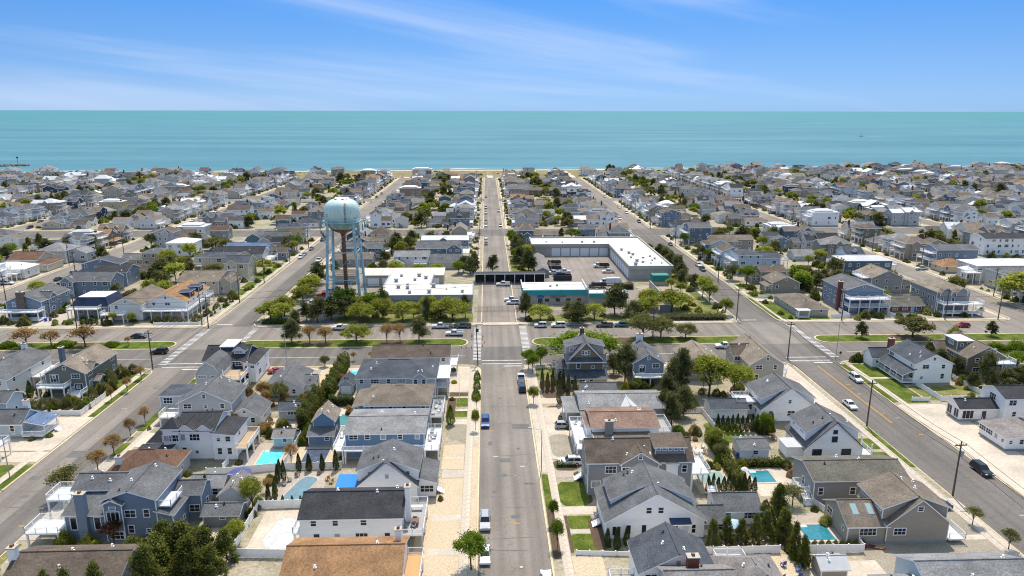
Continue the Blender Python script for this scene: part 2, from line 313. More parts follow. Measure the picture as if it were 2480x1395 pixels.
for xa, xb in ((-176, -96), (-75, -5), (13, 84), (104, 180)): strip(xa, xb, 187.6, 189.2)
strip(-77, 84, 229.9, 231.8)
# markings
def crosswalk(x0, y0, y1, w=2.3, slope=0.0):
    b = MB(); n = int((y1 - y0) / 1.25)
    for i in range(n):
        y = y0 + (y1 - y0) * (i + .5) / n; x = x0 + slope * (y - y0); b.poly([(x, y - .24, ZR + .02), (x + w, y - .24, ZR + .02), (x + w, y + .24, ZR + .02), (x, y + .24, ZR + .02)], PAINT)
    struct(b.build('crosswalk_marking'))
crosswalk(-4.3, 194.5, 228); crosswalk(10.6, 194.5, 228); crosswalk(-93.6, 193.5, 227.5); crosswalk(101.0, 194, 227.5); crosswalk(-77.4, 206, 228, 1.8)
mk = lambda x0, x1, y0, y1, m=PAINT: patch('road_marking', x0, x1, y0, y1, m, z=ZR + .022)
for x0, x1 in ((-1.6, 9.8), (-91.5, -79.5), (87.5, 99.5)):
    mk(x0, x1, 194.2, 194.6); mk(x0, x1, 191.4, 191.8); mk((x0 + x1) / 2 + (.4 if x0 < 50 else .2), x1 - .3, 189.4, 189.9); mk(x0 + .4, (x0 + x1) / 2 - .5, 232.4, 232.9) if x0 != -1.6 else mk(-.8, 4.0, 234.4, 235.0)
for x0, x1 in ((-11.5, -6.5), (-75, -40), (20, 60), (108, 150), (-130, -97)): mk(x0, x1, 198.6, 198.8)
for x in (93.35, 93.7): mk(x, x + .14, 149, 187, YPAINT)
for i in range(26):      # faint utility survey marks
    sx = rnd.choice((-86, 4, 93)); x = sx + rnd.uniform(-4.5, 4.5); y = rnd.uniform(96, 186); mk(x, x + rnd.uniform(.5, 1.3), y, y + rnd.uniform(.1, .25), rnd.choice((PAINT, YPAINT, YPAINT)))
# ---- yards by the near streets
P = patch
P('pebble_yard', -12.5, -4.9, 88, 126.5, PEB); P('pebble_yard', -3.3, -2.15, 88, 140, PEB); P('pebble_yard', -9.5, -5, 130, 141, PEB)
P('concrete_walk', -10, -4.9, 111.6, 113.4, CONC2); P('concrete_walk', -10, -4.9, 101.5, 103.4, CONC2); P('concrete_drive', -9.2, -4.9, 126.6, 129.9, CONC2)
for i in range(4): P('concrete_step_pad', -9, -5, 134.5 + i * 1.35, 135.4 + i * 1.35, CONC)
P('gravel_drive', -8.6, -4.9, 143.5, 151, GRAVEL, .8); P('concrete_drive', -9, -4.9, 151.2, 154, CONC); P('lawn', -8.7, -4.95, 155.2, 158.6, LAWN, .4, .08); P('concrete_walk', -10, -4.9, 158.7, 159.7, CONC)
P('lawn', -7.8, -4.95, 161.3, 166.5, LAWN, .5, .08); P('mulch_bed', -10, -7.9, 154.5, 168, MULCH, .6, .1); P('concrete_walk', -10, -4.9, 166.7, 167.6, CONC); P('mulch_bed', -9.6, -5, 167.8, 170.2, MULCH, .5, .1)
P('concrete_drive', -13, -4.9, 170.6, 187.5, CONC); P('concrete_verge', -3.3, -2.15, 140, 188, CONC)
P('lawn', 10.45, 11.7, 115.2, 127.4, LAWN, .3, .05); P('lawn', 13.3, 18.6, 115.8, 124.3, LAWN, 1.4, .1); P('concrete_drive', 13.3, 19.6, 112.9, 115.5, CONC)
P('lawn', 13.9, 18.2, 108.4, 112.5, LAWN, .5, .08); P('concrete_walk', 13.3, 19, 107.0, 108.2, CONC2); P('lawn', 14.0, 18.4, 102, 106.8, LAWN, .7, .1); P('mulch_bed', 13.35, 14.0, 101.6, 112.6, MULCH, .3, .08)
P('mulch_bed', 16.6, 19.3, 116.4, 125.5, MULCH, 1.2, .2); P('mulch_bed', 17.4, 20.4, 102.4, 111.6, MULCH, 1.0, .2); P('paver_drive', 13.3, 18.2, 126.0, 128.6, PAVER); P('mulch_bed', 13.4, 18, 129, 133, MULCH, 1, .15)
P('gravel_drive', 13.4, 18.2, 134.6, 145.2, GRAVEL, 1.8, .1, z=.05); P('concrete_drive', 13.3, 22, 133.6, 160, CONC); P('concrete_drive', 13.3, 18.3, 86, 100.6, PEB); P('concrete_walk', 10.35, 11.7, 128, 190, CONC); P('mulch_bed', 10.4, 11.7, 100, 115, MULCH)
P('lawn', 10.5, 11.6, 163, 181, LAWN, .2); P('mulch_bed', 14.0, 21, 166, 178, MULCH, 1, .2); P('lawn', 13.4, 22, 178, 187, LAWN2, 1, .2); P('concrete_drive', 13.3, 17.6, 162.4, 166, CONC); P('mulch_bed', 14.4, 17.2, 156, 161, MULCH, 1.0, .15)
P('lawn', -79, -77.3, 138, 144, LAWN, .3); P('lawn', -79, -77.3, 150, 163, LAWN, .3); P('lawn', -75.6, -72.8, 134, 141, LAWN, .5); P('lawn', -78.9, -77.3, 168, 182, LAWN, .3); P('concrete_drive', -76, -70, 142, 149, CONC); P('lawn', -78.8, -77.4, 99, 107, LAWN2, .3)
P('concrete_walk', -79, -76, 108, 137, CONC2)
P('concrete_drive', -108, -92.6, 141, 158, CONC); P('lawn', -94.0, -92.5, 158, 186, LAWN, .3); P('lawn', -100, -95.7, 176, 190, LAWN, 1, .15); P('mulch_bed', -99.6, -95.7, 170, 177, MULCH, .8, .2); P('lawn', -99.5, -95.7, 125, 135, LAWN, 1.5); P('lawn', -94, -92.5, 112, 135, LAWN, .3); P('concrete_drive', -106, -92.6, 136, 140.5, CONC)
P('lawn', 103.6, 109.5, 160, 176.2, LAWN, .8, .1); P('lawn', 103.6, 110.5, 177.6, 188, LAWN, .8, .1); P('lawn', 100.4, 101.9, 160.5, 188, LAWN, .3); P('concrete_walk', 102, 110, 176.3, 177.5, CONC); P('concrete_drive', 100.4, 112, 108, 159, CONC)
P('lawn', 110, 126, 161.4, 171, LAWN2, 1, .2); P('concrete_drive', 78.4, 84, 146, 187, CONC); P('lawn', 85.6, 86.7, 128, 146, LAWN, .2); P('lawn', 79, 83.9, 136, 141, LAWN, .5); P('lawn', 79.5, 83.9, 130, 134.6, LAWN, .5); P('concrete_drive', 77.5, 84, 116, 127, CONC2)
P('gravel_drive', 60.5, 84, 94.5, 102.4, GRAVEL); P('gravel_drive', 77, 84, 102.4, 112, GRAVEL); P('concrete_walk', 77.5, 84, 103, 104.4, CONC); P('concrete_walk', 84, 86.6, 90, 116, CONC)
P('paver_patio', -52, -41, 129.5, 143, PAVER); P('paver_patio', -40.4, -31.8, 131.8, 141, PEB); P('paver_patio', -41, -31.5, 117.3, 129.6, PAVER); P('concrete_patio', -40, -31, 103, 116, CONC); P('paver_patio', -50, -43, 106, 110.8, CONC); P('concrete_yard', -46, -39, 168, 192, PEB); P('paver_patio', -40, -31, 157, 169, CONC); P('concrete_walk', -52, -44, 148, 156, CONC)
P('paver_patio', 40, 51, 119, 131, PEB); P('paver_patio', 51, 60, 118, 132, CONC); P('paver_patio', 52, 61, 102.4, 112, PAVER); P('sand_yard', 33, 51, 88, 100, PEB); P('concrete_patio', 50, 62, 86, 98, CONC); P('lawn', 49.5, 57, 140, 150, LAWN, 1, .2); P('paver_patio', 39.5, 50, 131, 140, PEB); P('mulch_bed', 24, 52, 158, 172, LAWN2, 2, .3)
P('concrete_apron', -1.5, 10.4, 229.2, 232.2, CONC)
P('lawn', 102.6, 107.8, 233, 257, LAWN, .8, .15); P('lawn', 100.5, 101.6, 233, 262, LAWN, .3); P('lawn', 108.5, 119, 232.4, 235, LAWN, .5, .1); P('lawn', 102.6, 112, 262, 270, LAWN, .8, .15); P('lawn', 102.6, 110, 276, 284, LAWN, .8, .15); P('lawn', 103, 108, 312, 322, LAWN, .5); P('concrete_drive', 127, 142, 232.6, 241, CONC); P('concrete_drive', 102.6, 112, 257.4, 261, CONC); P('gravel_drive', 172, 180.6, 234, 262, GRAVEL, 1)
P('lawn', -100, -95.6, 272, 282, LAWN, .5); P('lawn', -100, -95.6, 283.4, 294, LAWN, .5); P('lawn', -101.6, -95.6, 300, 310, LAWN, .5); P('lawn', -101.6, -95.6, 312, 322, LAWN, .5); P('lawn', -101, -95.6, 324, 332, LAWN, .5); P('lawn', -178, -168, 232.2, 238, LAWN, .5); P('paver_drive', -150, -130.6, 232.4, 239, GRAVEL, .6); P('concrete_drive', -152, -144.4, 232.4, 262, CONC2); P('lawn', -178.6, -172, 300, 312, LAWN, .5)
# public works ground: verges, yard and car park
P('grass_verge', -76, -72, 236, 300, LAWN, .6); P('grass_verge', -52, -5, 232.3, 244.5, LAWN2, 1); P('grass_verge', 12, 60, 232.5, 240, LAWN2, 1); P('grass_verge', 63, 85, 233, 262, LAWN2, 2); P('grass_verge', 80, 86, 262, 370, LAWN2, 1)
P('yard', -3.5, 14, 232.5, 300, YARD, z=.0143); P('yard', 13, 61, 262, 346, YARD, z=.0223); P('car_park', -70, -40, 233, 300, YARD, z=.0063); P('car_park', 36, 63, 240, 275, YARD, z=.0183); P('yard_drive', 56, 66, 230, 275, YARD, z=.0263)
P('grass_island', 62, 72, 262, 270, LAWN, 3, .2, z=.06); P('car_park', 22, 36, 240.2, 247, YARD, z=.0303); P('grass_verge', 11, 22, 300, 345, LAWN2, 1)
# dunes, beach and sea
shore = lambda x: 888 + 0.06 * x
nx, ny = 150, 22; v = []; f = []
rg = np.random.default_rng(3); hz = rg.random((ny + 1, nx + 1))
for k in range(3): hz = (hz + np.roll(hz, 1, 0) + np.roll(hz, 1, 1) + np.roll(hz, -1, 1)) / 4
hz = (hz - hz.min()) / (hz.max() - hz.min())
for j in range(ny + 1):
    for i in range(nx + 1):
        x = -1000 + 2000 * i / nx; t = j / ny; y = 776 + (shore(x) - 22 - 776) * t
        path = min(abs(x - s) for s in (4, -85.5, 93.5, -186, 189.5)); v.append((x, y, max(.03, (hz[j, i] * 4.2 - .6) * math.sin(math.pi * min(1, t * 1.02)) ** .5 * min(1, path / 9))))
for j in range(ny):
    for i in range(nx): a = j * (nx + 1) + i; f.append((a, a + 1, a + nx + 2, a + nx + 1))
me = bpy.data.meshes.new('dunes'); me.from_pydata(v, [], f); me.materials.append(DUNE); me.polygons.foreach_set('use_smooth', [True] * len(f)); struct(link('dunes', me))
b = MB(); xs = [-1000 + 50 * i for i in range(41)]
for a, c in zip(xs, xs[1:]): b.poly([(a, shore(a) - 45, .02), (c, shore(c) - 45, .02), (c, shore(c) + 14, -1.3), (a, shore(a) + 14, -1.3)], SAND)
struct(b.build('beach'))
for s in (4, -85.5, 93.5): P('sand_path', s - 3.5, s + 3.5, 768, 850, SAND, 1, .6, z=.3)
m, n, l, bs = new_mat('sea_water'); MATS['sea_water'] = m
t = n.new('ShaderNodeTexCoord'); mpn = n.new('ShaderNodeMapping'); mpn.inputs['Scale'].default_value = (0.0012, 0.0065, 1); l.new(t.outputs['Object'], mpn.inputs[0])
nz = n.new('ShaderNodeTexNoise'); nz.inputs['Scale'].default_value = 1.4; nz.inputs['Detail'].default_value = 8; nz.inputs['Roughness'].default_value = 0.6; l.new(mpn.outputs[0], nz.inputs[0])
rp = n.new('ShaderNodeValToRGB'); e = rp.color_ramp.elements; e[0].position = .3; e[0].color = (.045, .155, .188, 1); e[1].position = .72; e[1].color = (.105, .243, .263, 1); l.new(nz.outputs[0], rp.inputs[0])
rp2 = n.new('ShaderNodeValToRGB'); e = rp2.color_ramp.elements; e[0].position = .3; e[0].color = (.036, .17, .175, 1); e[1].position = .72; e[1].color = (.085, .265, .255, 1); l.new(nz.outputs[0], rp2.inputs[0])      # deeper, greener water offshore
sy = n.new('ShaderNodeSeparateXYZ'); l.new(t.outputs['Object'], sy.inputs[0]); my = n.new('ShaderNodeMapRange'); my.inputs[1].default_value = 1500; my.inputs[2].default_value = 9000; l.new(sy.outputs[1], my.inputs[0]); mxs = n.new('ShaderNodeMix'); mxs.data_type = 'RGBA'; l.new(my.outputs[0], mxs.inputs[0]); l.new(rp.outputs[0], mxs.inputs[6]); l.new(rp2.outputs[0], mxs.inputs[7])
mpf = n.new('ShaderNodeMapping'); mpf.inputs['Scale'].default_value = (0.02, 0.05, 1); l.new(t.outputs['Object'], mpf.inputs[0]); nf = n.new('ShaderNodeTexNoise'); nf.inputs['Scale'].default_value = 1; nf.inputs['Detail'].default_value = 9; nf.inputs['Roughness'].default_value = .8; l.new(mpf.outputs[0], nf.inputs[0])
mf = n.new('ShaderNodeMapRange'); mf.inputs[1].default_value = .3; mf.inputs[2].default_value = .7; mf.inputs[3].default_value = .84; mf.inputs[4].default_value = 1.18; l.new(nf.outputs[0], mf.inputs[0]); sf = n.new('ShaderNodeVectorMath'); sf.operation = 'SCALE'; l.new(mxs.outputs[2], sf.inputs[0]); l.new(mf.outputs[0], sf.inputs['Scale']); l.new(sf.outputs[0], bs.inputs['Base Color'])
bs.inputs['Roughness'].default_value = 0.45; bs.inputs['Specular IOR Level'].default_value = 0.12
mp2 = n.new('ShaderNodeMapping'); mp2.inputs['Scale'].default_value = (0.05, 0.16, 1); l.new(t.outputs['Object'], mp2.inputs[0])
n2 = n.new('ShaderNodeTexNoise'); n2.inputs['Scale'].default_value = 1; n2.inputs['Detail'].default_value = 5; l.new(mp2.outputs[0], n2.inputs[0])
bp = n.new('ShaderNodeBump'); bp.inputs['Strength'].default_value = 0.5; bp.inputs['Distance'].default_value = 0.9; l.new(n2.outputs[0], bp.inputs['Height']); l.new(bp.outputs[0], bs.inputs['Normal'])
b = MB(); b.poly([(-200000, 820, -1.0), (200000, 820, -1.0), (200000, 260000, -1.0), (-200000, 260000, -1.0)], m); struct(b.build('sea'))
FOAM = plain('sea_foam', (.8, .82, .82), .8)
b = MB()
for k in range(110):
    x = rg.uniform(-760, 800); y = shore(x) + rg.choice((-6, -3, 6, 14, 24)) + rg.uniform(-2, 2); w = rg.uniform(8, 40); h = rg.uniform(.5, 1.6)
    if x < -480: h *= 2.2
    b.poly([(x - w, y - .06 * w, -.93), (x - w * .3, y - h - .02 * w, -.93), (x + w * .5, y - h * .7 + .03 * w, -.93), (x + w, y + .06 * w, -.93), (x + w * .4, y + h + .02 * w, -.93), (x - w * .5, y + h * .6 - .03 * w, -.93)], FOAM)
struct(b.build('surf_foam'), 'stuff')

# ------------------------------------------------------------ houses
def roof_polys(x0, x1, y0, y1, h, kind, rh, ov):
    """top polygons of a roof over the box, and a height function"""
    xm, ym, wx, wy = (x0 + x1) / 2, (y0 + y1) / 2, x1 - x0, y1 - y0; o = ov
    if kind == 'gx':
        s = rh / (wy / 2); ze = h - o * s; zr = h + rh
        return [[(x0-o, y0-o, ze), (x1+o, y0-o, ze), (x1+o, ym, zr), (x0-o, ym, zr)], [(x0-o, ym, zr), (x1+o, ym, zr), (x1+o, y1+o, ze), (x0-o, y1+o, ze)]], (lambda x, y: zr - abs(y - ym) * s)
    if kind == 'gy':
        s = rh / (wx / 2); ze = h - o * s; zr = h + rh
        return [[(x0-o, y0-o, ze), (xm, y0-o, zr), (xm, y1+o, zr), (x0-o, y1+o, ze)], [(xm, y0-o, zr), (x1+o, y0-o, ze), (x1+o, y1+o, ze), (xm, y1+o, zr)]], (lambda x, y: zr - abs(x - xm) * s)
    if kind == 'hip':
        hw = min(wx, wy) / 2; s = rh / hw; ze = h - o * s; zr = h + rh; X0, X1, Y0, Y1 = x0-o, x1+o, y0-o, y1+o; fn = lambda x, y: zr - max(0, max((abs(y - ym) - (wy / 2 - hw)), (abs(x - xm) - (wx / 2 - hw)))) * s
        if wx > wy + .1:
            a, c = (x0 + hw, ym, zr), (x1 - hw, ym, zr)
            return [[(X0, Y0, ze), (X1, Y0, ze), c, a], [(X1, Y0, ze), (X1, Y1, ze), c], [(X1, Y1, ze), (X0, Y1, ze), a, c], [(X0, Y1, ze), (X0, Y0, ze), a]], fn
        if wy > wx + .1:
            a, c = (xm, y0 + hw, zr), (xm, y1 - hw, zr)
            return [[(X0, Y0, ze), (X1, Y0, ze), a], [(X1, Y0, ze), (X1, Y1, ze), c, a], [(X1, Y1, ze), (X0, Y1, ze), c], [(X0, Y1, ze), (X0, Y0, ze), a, c]], fn
        a = (xm, ym, zr); return [[(X0, Y0, ze), (X1, Y0, ze), a], [(X1, Y0, ze), (X1, Y1, ze), a], [(X1, Y1, ze), (X0, Y1, ze), a], [(X0, Y1, ze), (X0, Y0, ze), a]], fn
    if kind == 'flat':
        z = h + .12; return [[(x0-o, y0-o, z), (x1+o, y0-o, z), (x1+o, y1+o, z), (x0-o, y1+o, z)]], (lambda x, y: z)
    if kind in ('sS', 'sN'):
        s = rh / wy; a, c = (h - o * s, h + rh + o * s) if kind == 'sS' else (h + rh + o * s, h - o * s)
        return [[(x0-o, y0-o, a), (x1+o, y0-o, a), (x1+o, y1+o, c), (x0-o, y1+o, c)]], (lambda x, y: h + (y - y0 if kind == 'sS' else y1 - y) * s)
    if kind in ('sE', 'sW'):
        s = rh / wx; a, c = (h + rh + o * s, h - o * s) if kind == 'sE' else (h - o * s, h + rh + o * s)
        return [[(x0-o, y0-o, a), (x1+o, y0-o, c), (x1+o, y1+o, c), (x0-o, y1+o, a)]], (lambda x, y: h + (x1 - x if kind == 'sE' else x - x0) * s)
    if kind == 'gam':
        k = .2 * wx; z1 = h + .62 * rh; zr = h + rh
        return [[(x0-.2, y0-o, h-.3), (x0+k, y0-o, z1), (x0+k, y1+o, z1), (x0-.2, y1+o, h-.3)], [(x0+k, y0-o, z1), (xm, y0-o, zr), (xm, y1+o, zr), (x0+k, y1+o, z1)],
                [(xm, y0-o, zr), (x1-k, y0-o, z1), (x1-k, y1+o, z1), (xm, y1+o, zr)], [(x1-k, y0-o, z1), (x1+.2, y0-o, h-.3), (x1+.2, y1+o, h-.3), (x1-k, y1+o, z1)]], (lambda x, y: z1)
    if kind == 'man':
        k = .9; zr = h + rh; X0, X1, Y0, Y1 = x0-.25, x1+.25, y0-.25, y1+.25; a = [(x0+k, y0+k, zr), (x1-k, y0+k, zr), (x1-k, y1-k, zr), (x0+k, y1-k, zr)]
        return [[(X0, Y0, h), (X1, Y0, h), a[1], a[0]], [(X1, Y0, h), (X1, Y1, h), a[2], a[1]], [(X1, Y1, h), (X0, Y1, h), a[3], a[2]], [(X0, Y1, h), (X0, Y0, h), a[0], a[3]], a], (lambda x, y: zr)
WM = {}
def window_mesh(w, h, part, style=0):
    k = (w, h, part, style)
    if k in WM: return WM[k]
    b = MB(); t = .13 if part != 'both' else .16; T = TRIM() if style < 2 else plain('dark_frame', (.03, .03, .035), .5)
    if part != 'pane':
        for a in ((-w/2, -w/2 + t, 0, h), (w/2 - t, w/2, 0, h), (-w/2 + t, w/2 - t, 0, t), (-w/2 + t, w/2 - t, h - t, h)): b.box(a[0], a[1], -.07, .0, a[2], a[3], T, False)
        if w > 1.5:
            for i in range(1, max(2, round(w / .85))): x = -w/2 + w * i / max(2, round(w / .85)); b.box(x - .03, x + .03, -.06, 0, t, h - t, T, False)
        if h < 1.9 and style == 0: b.box(-w/2 + t, w/2 - t, -.055, 0, h/2 - .03, h/2 + .03, T, False)
    if part in ('pane', 'both'):
        g = GLASS() if style != 1 else plain('window_blind', (.34, .34, .33), .3); b.poly([(-w/2 + t, -.025, t), (w/2 - t, -.025, t), (w/2 - t, -.025, h - t), (-w/2 + t, -.025, h - t)], g)
    WM[k] = b.mesh('window' if part != 'pane' else 'pane'); return WM[k]
FACE = {'S': 0, 'E': R(90), 'N': R(180), 'W': R(-90)}
DM = {}
def door_mesh(kind, w, h):
    k = (kind, w, h)
    if k in DM: return DM[k]
    b = MB(); T = TRIM()
    if kind == 'garage':
        b.box(-w/2 - .1, w/2 + .1, -.05, 0, 0, h + .1, T, False); c = plain('garage_door_panel', (.80, .80, .79), .5)
        for i in range(4): b.box(-w/2, w/2, -.075, -.045, .03 + i * h / 4, (i + 1) * h / 4 - .03, c, False)
    else:
        b.box(-w/2 - .1, w/2 + .1, -.05, 0, 0, h + .1, T, False); b.box(-w/2, w/2, -.07, -.045, .02, h, plain('door_' + kind, {'blue': (.2, .4, .6), 'dark': (.05, .05, .06), 'white': (.6, .6, .6)}.get(kind, (.1, .1, .1)), .4), False)
    DM[k] = b.mesh('door'); return DM[k]
class Sink:            # collects a house either as objects under a root or as plain geometry in one mesh
    def __init__(s, root=None, off=(0, 0, 0), mb=None): s.root, s.off, s.mb = root, off, mb
    def part(s, name): return MB() if s.mb is None else s.mb
    def done(s, b, name): return b.build(name, s.root, s.off) if s.mb is None else None
    def put(s, name, me, x, y, z, rz):
        if s.mb is None: return link(name, me, s.root, (x - s.off[0], y - s.off[1], z - s.off[2]), rz)
        c, sn = math.cos(rz), math.sin(rz); k = len(s.mb.v)
        for vv in me.vertices: p = vv.co; s.mb.v.append((x + p.x * c - p.y * sn, y + p.x * sn + p.y * c, z + p.z))
        for pg in me.polygons: s.mb.f.append(tuple(k + i for i in pg.vertices)); s.mb.m.append(s.mb.mi(me.materials[pg.material_index]))
def railing(b, pts, z, fine=True):
    T = TRIM()
    for (xa, ya), (xb, yb) in zip(pts, pts[1:]):
        d = math.hypot(xb - xa, yb - ya)
        if d < .2: continue
        b.bar((xa, ya, z + 1.0), (xb, yb, z + 1.0), .055, T); b.bar((xa, ya, z + .14), (xb, yb, z + .14), .04, T)
        n = max(1, round(d / 2.0))
        for i in range(n + 1): t = i / n; x, y = xa + (xb - xa) * t, ya + (yb - ya) * t; b.bar((x, y, z), (x, y, z + 1.12), .075, T)
        m = int(d / (.17 if fine else .4)); r = .02 if fine else .035
        for i in range(m): t = (i + .5) / m; x, y = xa + (xb - xa) * t, ya + (yb - ya) * t; b.bar((x, y, z + .14), (x, y, z + .98), r, T, 3)
def build_house(sk, blocks, wall, roof, decks=(), chim=(), doors=(), wins=(), detail=2, rr=None, vents=True, stairs=(), posts_at=()):
    rr = rr or random.Random(hash((round(blocks[0][0], 1), round(blocks[0][2], 1))) & 0xffff); T = TRIM()
    wb = sk.part('wall'); rb = MB() if sk.mb is None else sk.mb; B = []
    for i, bl in enumerate(blocks):
        x0, x1, y0, y1, h, kind, rh = bl[:7]; z0 = bl[7] if len(bl) > 7 else 0.0; op = bl[8] if len(bl) > 8 else {}
        e = .011 * i; x0 += e; x1 -= e; y0 += e; y1 -= e; h -= .004 * i
        wm = siding(op.get('w', wall)); rm = roofing(op.get('r', roof)); ov = op.get('ov', .4)
        if kind in ('flat',): ov = op.get('ov', .25)
        pol, fz = roof_polys(x0, x1, y0, y1, h, kind, rh, ov); B.append((x0, x1, y0, y1, z0, h, kind, rh, op, fz))
        if not op.get('nowall'):
            a = wb.mi(wm)
            if z0 == 0 and detail and not op.get('nofoot'):
                fm = plain('foundation', (.30, .29, .28), .9); wb.box(x0 - .03, x1 + .03, y0 - .03, y1 + .03, 0, .5, fm, False)
            k = len(wb.v); wb.v += [(x0, y0, z0), (x1, y0, z0), (x1, y1, z0), (x0, y1, z0), (x0, y0, h), (x1, y0, h), (x1, y1, h), (x0, y1, h)]
            wb.f += [(k, k+1, k+5, k+4), (k+1, k+2, k+6, k+5), (k+2, k+3, k+7, k+6), (k+3, k, k+4, k+7)]; wb.m += [a] * 4
            if z0 > 0: wb.f.append((k+3, k+2, k+1, k)); wb.m.append(a)
            xm, ym, zr = (x0 + x1) / 2, (y0 + y1) / 2, h + rh - .05
            if kind == 'gy':
                wb.poly([(x0, y0, h), (x1, y0, h), (xm, y0, zr)], wm); wb.poly([(x1, y1, h), (x0, y1, h), (xm, y1, zr)], wm)
            elif kind == 'gx':
                wb.poly([(x1, y0, h), (x1, y1, h), (x1, ym, zr)], wm); wb.poly([(x0, y1, h), (x0, y0, h), (x0, ym, zr)], wm)
            elif kind == 'gam':
                q = .2 * (x1 - x0); z1 = h + .62 * rh - .05
                wb.poly([(x0, y0, h), (x1, y0, h), (x1 - q, y0, z1), (xm, y0, zr), (x0 + q, y0, z1)], wm); wb.poly([(x1, y1, h), (x0, y1, h), (x0 + q, y1, z1), (xm, y1, zr), (x1 - q, y1, z1)], wm)
            elif kind in ('sS', 'sN', 'sE', 'sW'):
                zz = [fz(*p) - .05 for p in ((x0, y0), (x1, y0), (x1, y1), (x0, y1))]; c4 = [(x0, y0), (x1, y0), (x1, y1), (x0, y1)]
                for q in range(4): p, p2 = c4[q], c4[(q + 1) % 4]; wb.poly([(*p, h), (*p2, h), (*p2, zz[(q + 1) % 4]), (*p, zz[q])], wm) if max(zz[q], zz[(q + 1) % 4]) > h + .1 else None
            if detail == 2 and not op.get('notrim'):      # white corner boards
                for cx, cy in ((x0, y0), (x1, y0)): wb.box(cx - .07, cx + .07, cy - .035, cy + .1, max(z0, .5), h - .05, T, False)
        rb.slab(pol, op.get('t', .22 if detail == 2 else .34), rm, T if not op.get('rside') else siding(op['rside']))
        if detail == 2 and kind in ('gx', 'gy', 'hip') and not op.get('nocap'):      # ridge cap
            tops = sorted({(round(p[0], 3), round(p[1], 3), round(p[2], 3)) for pg in pol for p in pg}, key=lambda p: -p[2])[:2]
            if len(tops) == 2 and abs(tops[0][2] - tops[1][2]) < .01: rb.bar((tops[0][0], tops[0][1], tops[0][2] + .0), (tops[1][0], tops[1][1], tops[1][2] + .0), .13, roofing(op.get('r', roof)), 6)
    sk.done(wb, 'wall')
    if sk.mb is None: sk.done(rb, 'roof')
    def free(x, y, z, me):
        for j, q in enumerate(B):
            if j != me and not q[8].get('nowall') and q[0] - .3 < x < q[1] + .3 and q[2] - .3 < y < q[3] + .3 and q[4] - .8 < z < q[5] + .6: return False
        return True
    def window(x, y, z, w, h, fc, st=None):
        st = (1 if rr.random() < .13 else 0) if st is None else st; dx, dy = {'S': (0, -.004), 'N': (0, .004), 'E': (.004, 0), 'W': (-.004, 0)}[fc]
        if detail == 2:
            o = sk.put('window', window_mesh(w, h, 'frame', st), x + dx, y + dy, z, FACE[fc]); pn = link('pane', window_mesh(w, h, 'pane', st), o)
        else: sk.put('window', window_mesh(w, h, 'both', st), x + dx, y + dy, z, FACE[fc])
    for i, q in enumerate(B):
        x0, x1, y0, y1, z0, h, kind, rh, op, fz = q
        if op.get('nowall') or op.get('nw', 1) is None: continue
        fl = [z0 + .25] if z0 > 0 else [.7]
        while fl[-1] + 5.0 < h + .2: fl.append(fl[-1] + 2.9)
        if z0 > 0 and h - z0 < 1.7: fl = []
        nS, nE, nW = op.get('nw', (max(2, int((x1 - x0) / 3.6)), max(1, int((y1 - y0) / 5)), max(1, int((y1 - y0) / 5))))
        for z in fl:
            top = h - z - .35
            for fc, n, L_ in (('S', nS, x1 - x0), ('E', nE, y1 - y0), ('W', nW, y1 - y0)):
                for k in range(n):
                    if rr.random() < .14: continue
                    w, hh = rr.choice(((1.1, 1.6), (1.2, 1.6), (1.1, 1.6), (1.9, 1.5), (.9, .9), (2.2, 1.6))) if detail else (1.1, 1.4)
                    if hh > top - .7: hh = max(.6, round(top - .75, 1))
                    u = (k + .5) / n + rr.uniform(-.12, .12) / n
                    if fc == 'S': p = (x0 + L_ * u, y0)
                    elif fc == 'E': p = (x1, y0 + L_ * u)
                    else: p = (x0, y0 + L_ * u)
                    zz = z + min(.85, top - hh)
                    if not free(p[0] + (.3 if fc == 'E' else -.3 if fc == 'W' else 0), p[1] - (.3 if fc == 'S' else 0), zz + hh / 2, i): continue
                    window(p[0], p[1], zz, w, hh, fc)
        if kind == 'gy' and rh > 1.9 and free((x0 + x1) / 2, y0 - .3, h + rh * .4, i): window((x0 + x1) / 2, y0, h + rh * .25, .9, min(1.1, rh * .4), 'S')
    for d in wins: window(*d)
    for kd, x, y, z, w, h, fc in doors: sk.put('garage_door' if kd == 'garage' else 'door', door_mesh(kd, w, h), x + {'E': .006, 'W': -.006}.get(fc, 0), y + {'S': -.006}.get(fc, 0), z, FACE[fc])
    for d in decks:
        x0, x1, y0, y1, z, sides = d[:6]; op = d[6] if len(d) > 6 else {}
        b = sk.part('deck'); fl = noise_mat('deck_' + op.get('c', 'white'), {'white': (.62, .62, .61), 'tan': (.42, .30, .18), 'grey': (.33, .32, .31), 'orange': (.52, .30, .13)}[op.get('c', 'white')], 2, .08, rough=.7, stretch=(6, .4, 1))
        b.box(x0, x1, y0, y1, z - .28, z, T, True, fl); sk.done(b, 'deck')
        b = sk.part('railing'); c = {'SW': (x0, y0), 'SE': (x1, y0), 'NE': (x1, y1), 'NW': (x0, y1)}
        for s_ in sides: a = {'S': ('SW', 'SE'), 'E': ('SE', 'NE'), 'N': ('NE', 'NW'), 'W': ('NW', 'SW')}[s_]; railing(b, [c[a[0]], c[a[1]]], z, detail == 2)
        sk.done(b, 'railing') if sides and (sk.mb is None) else None
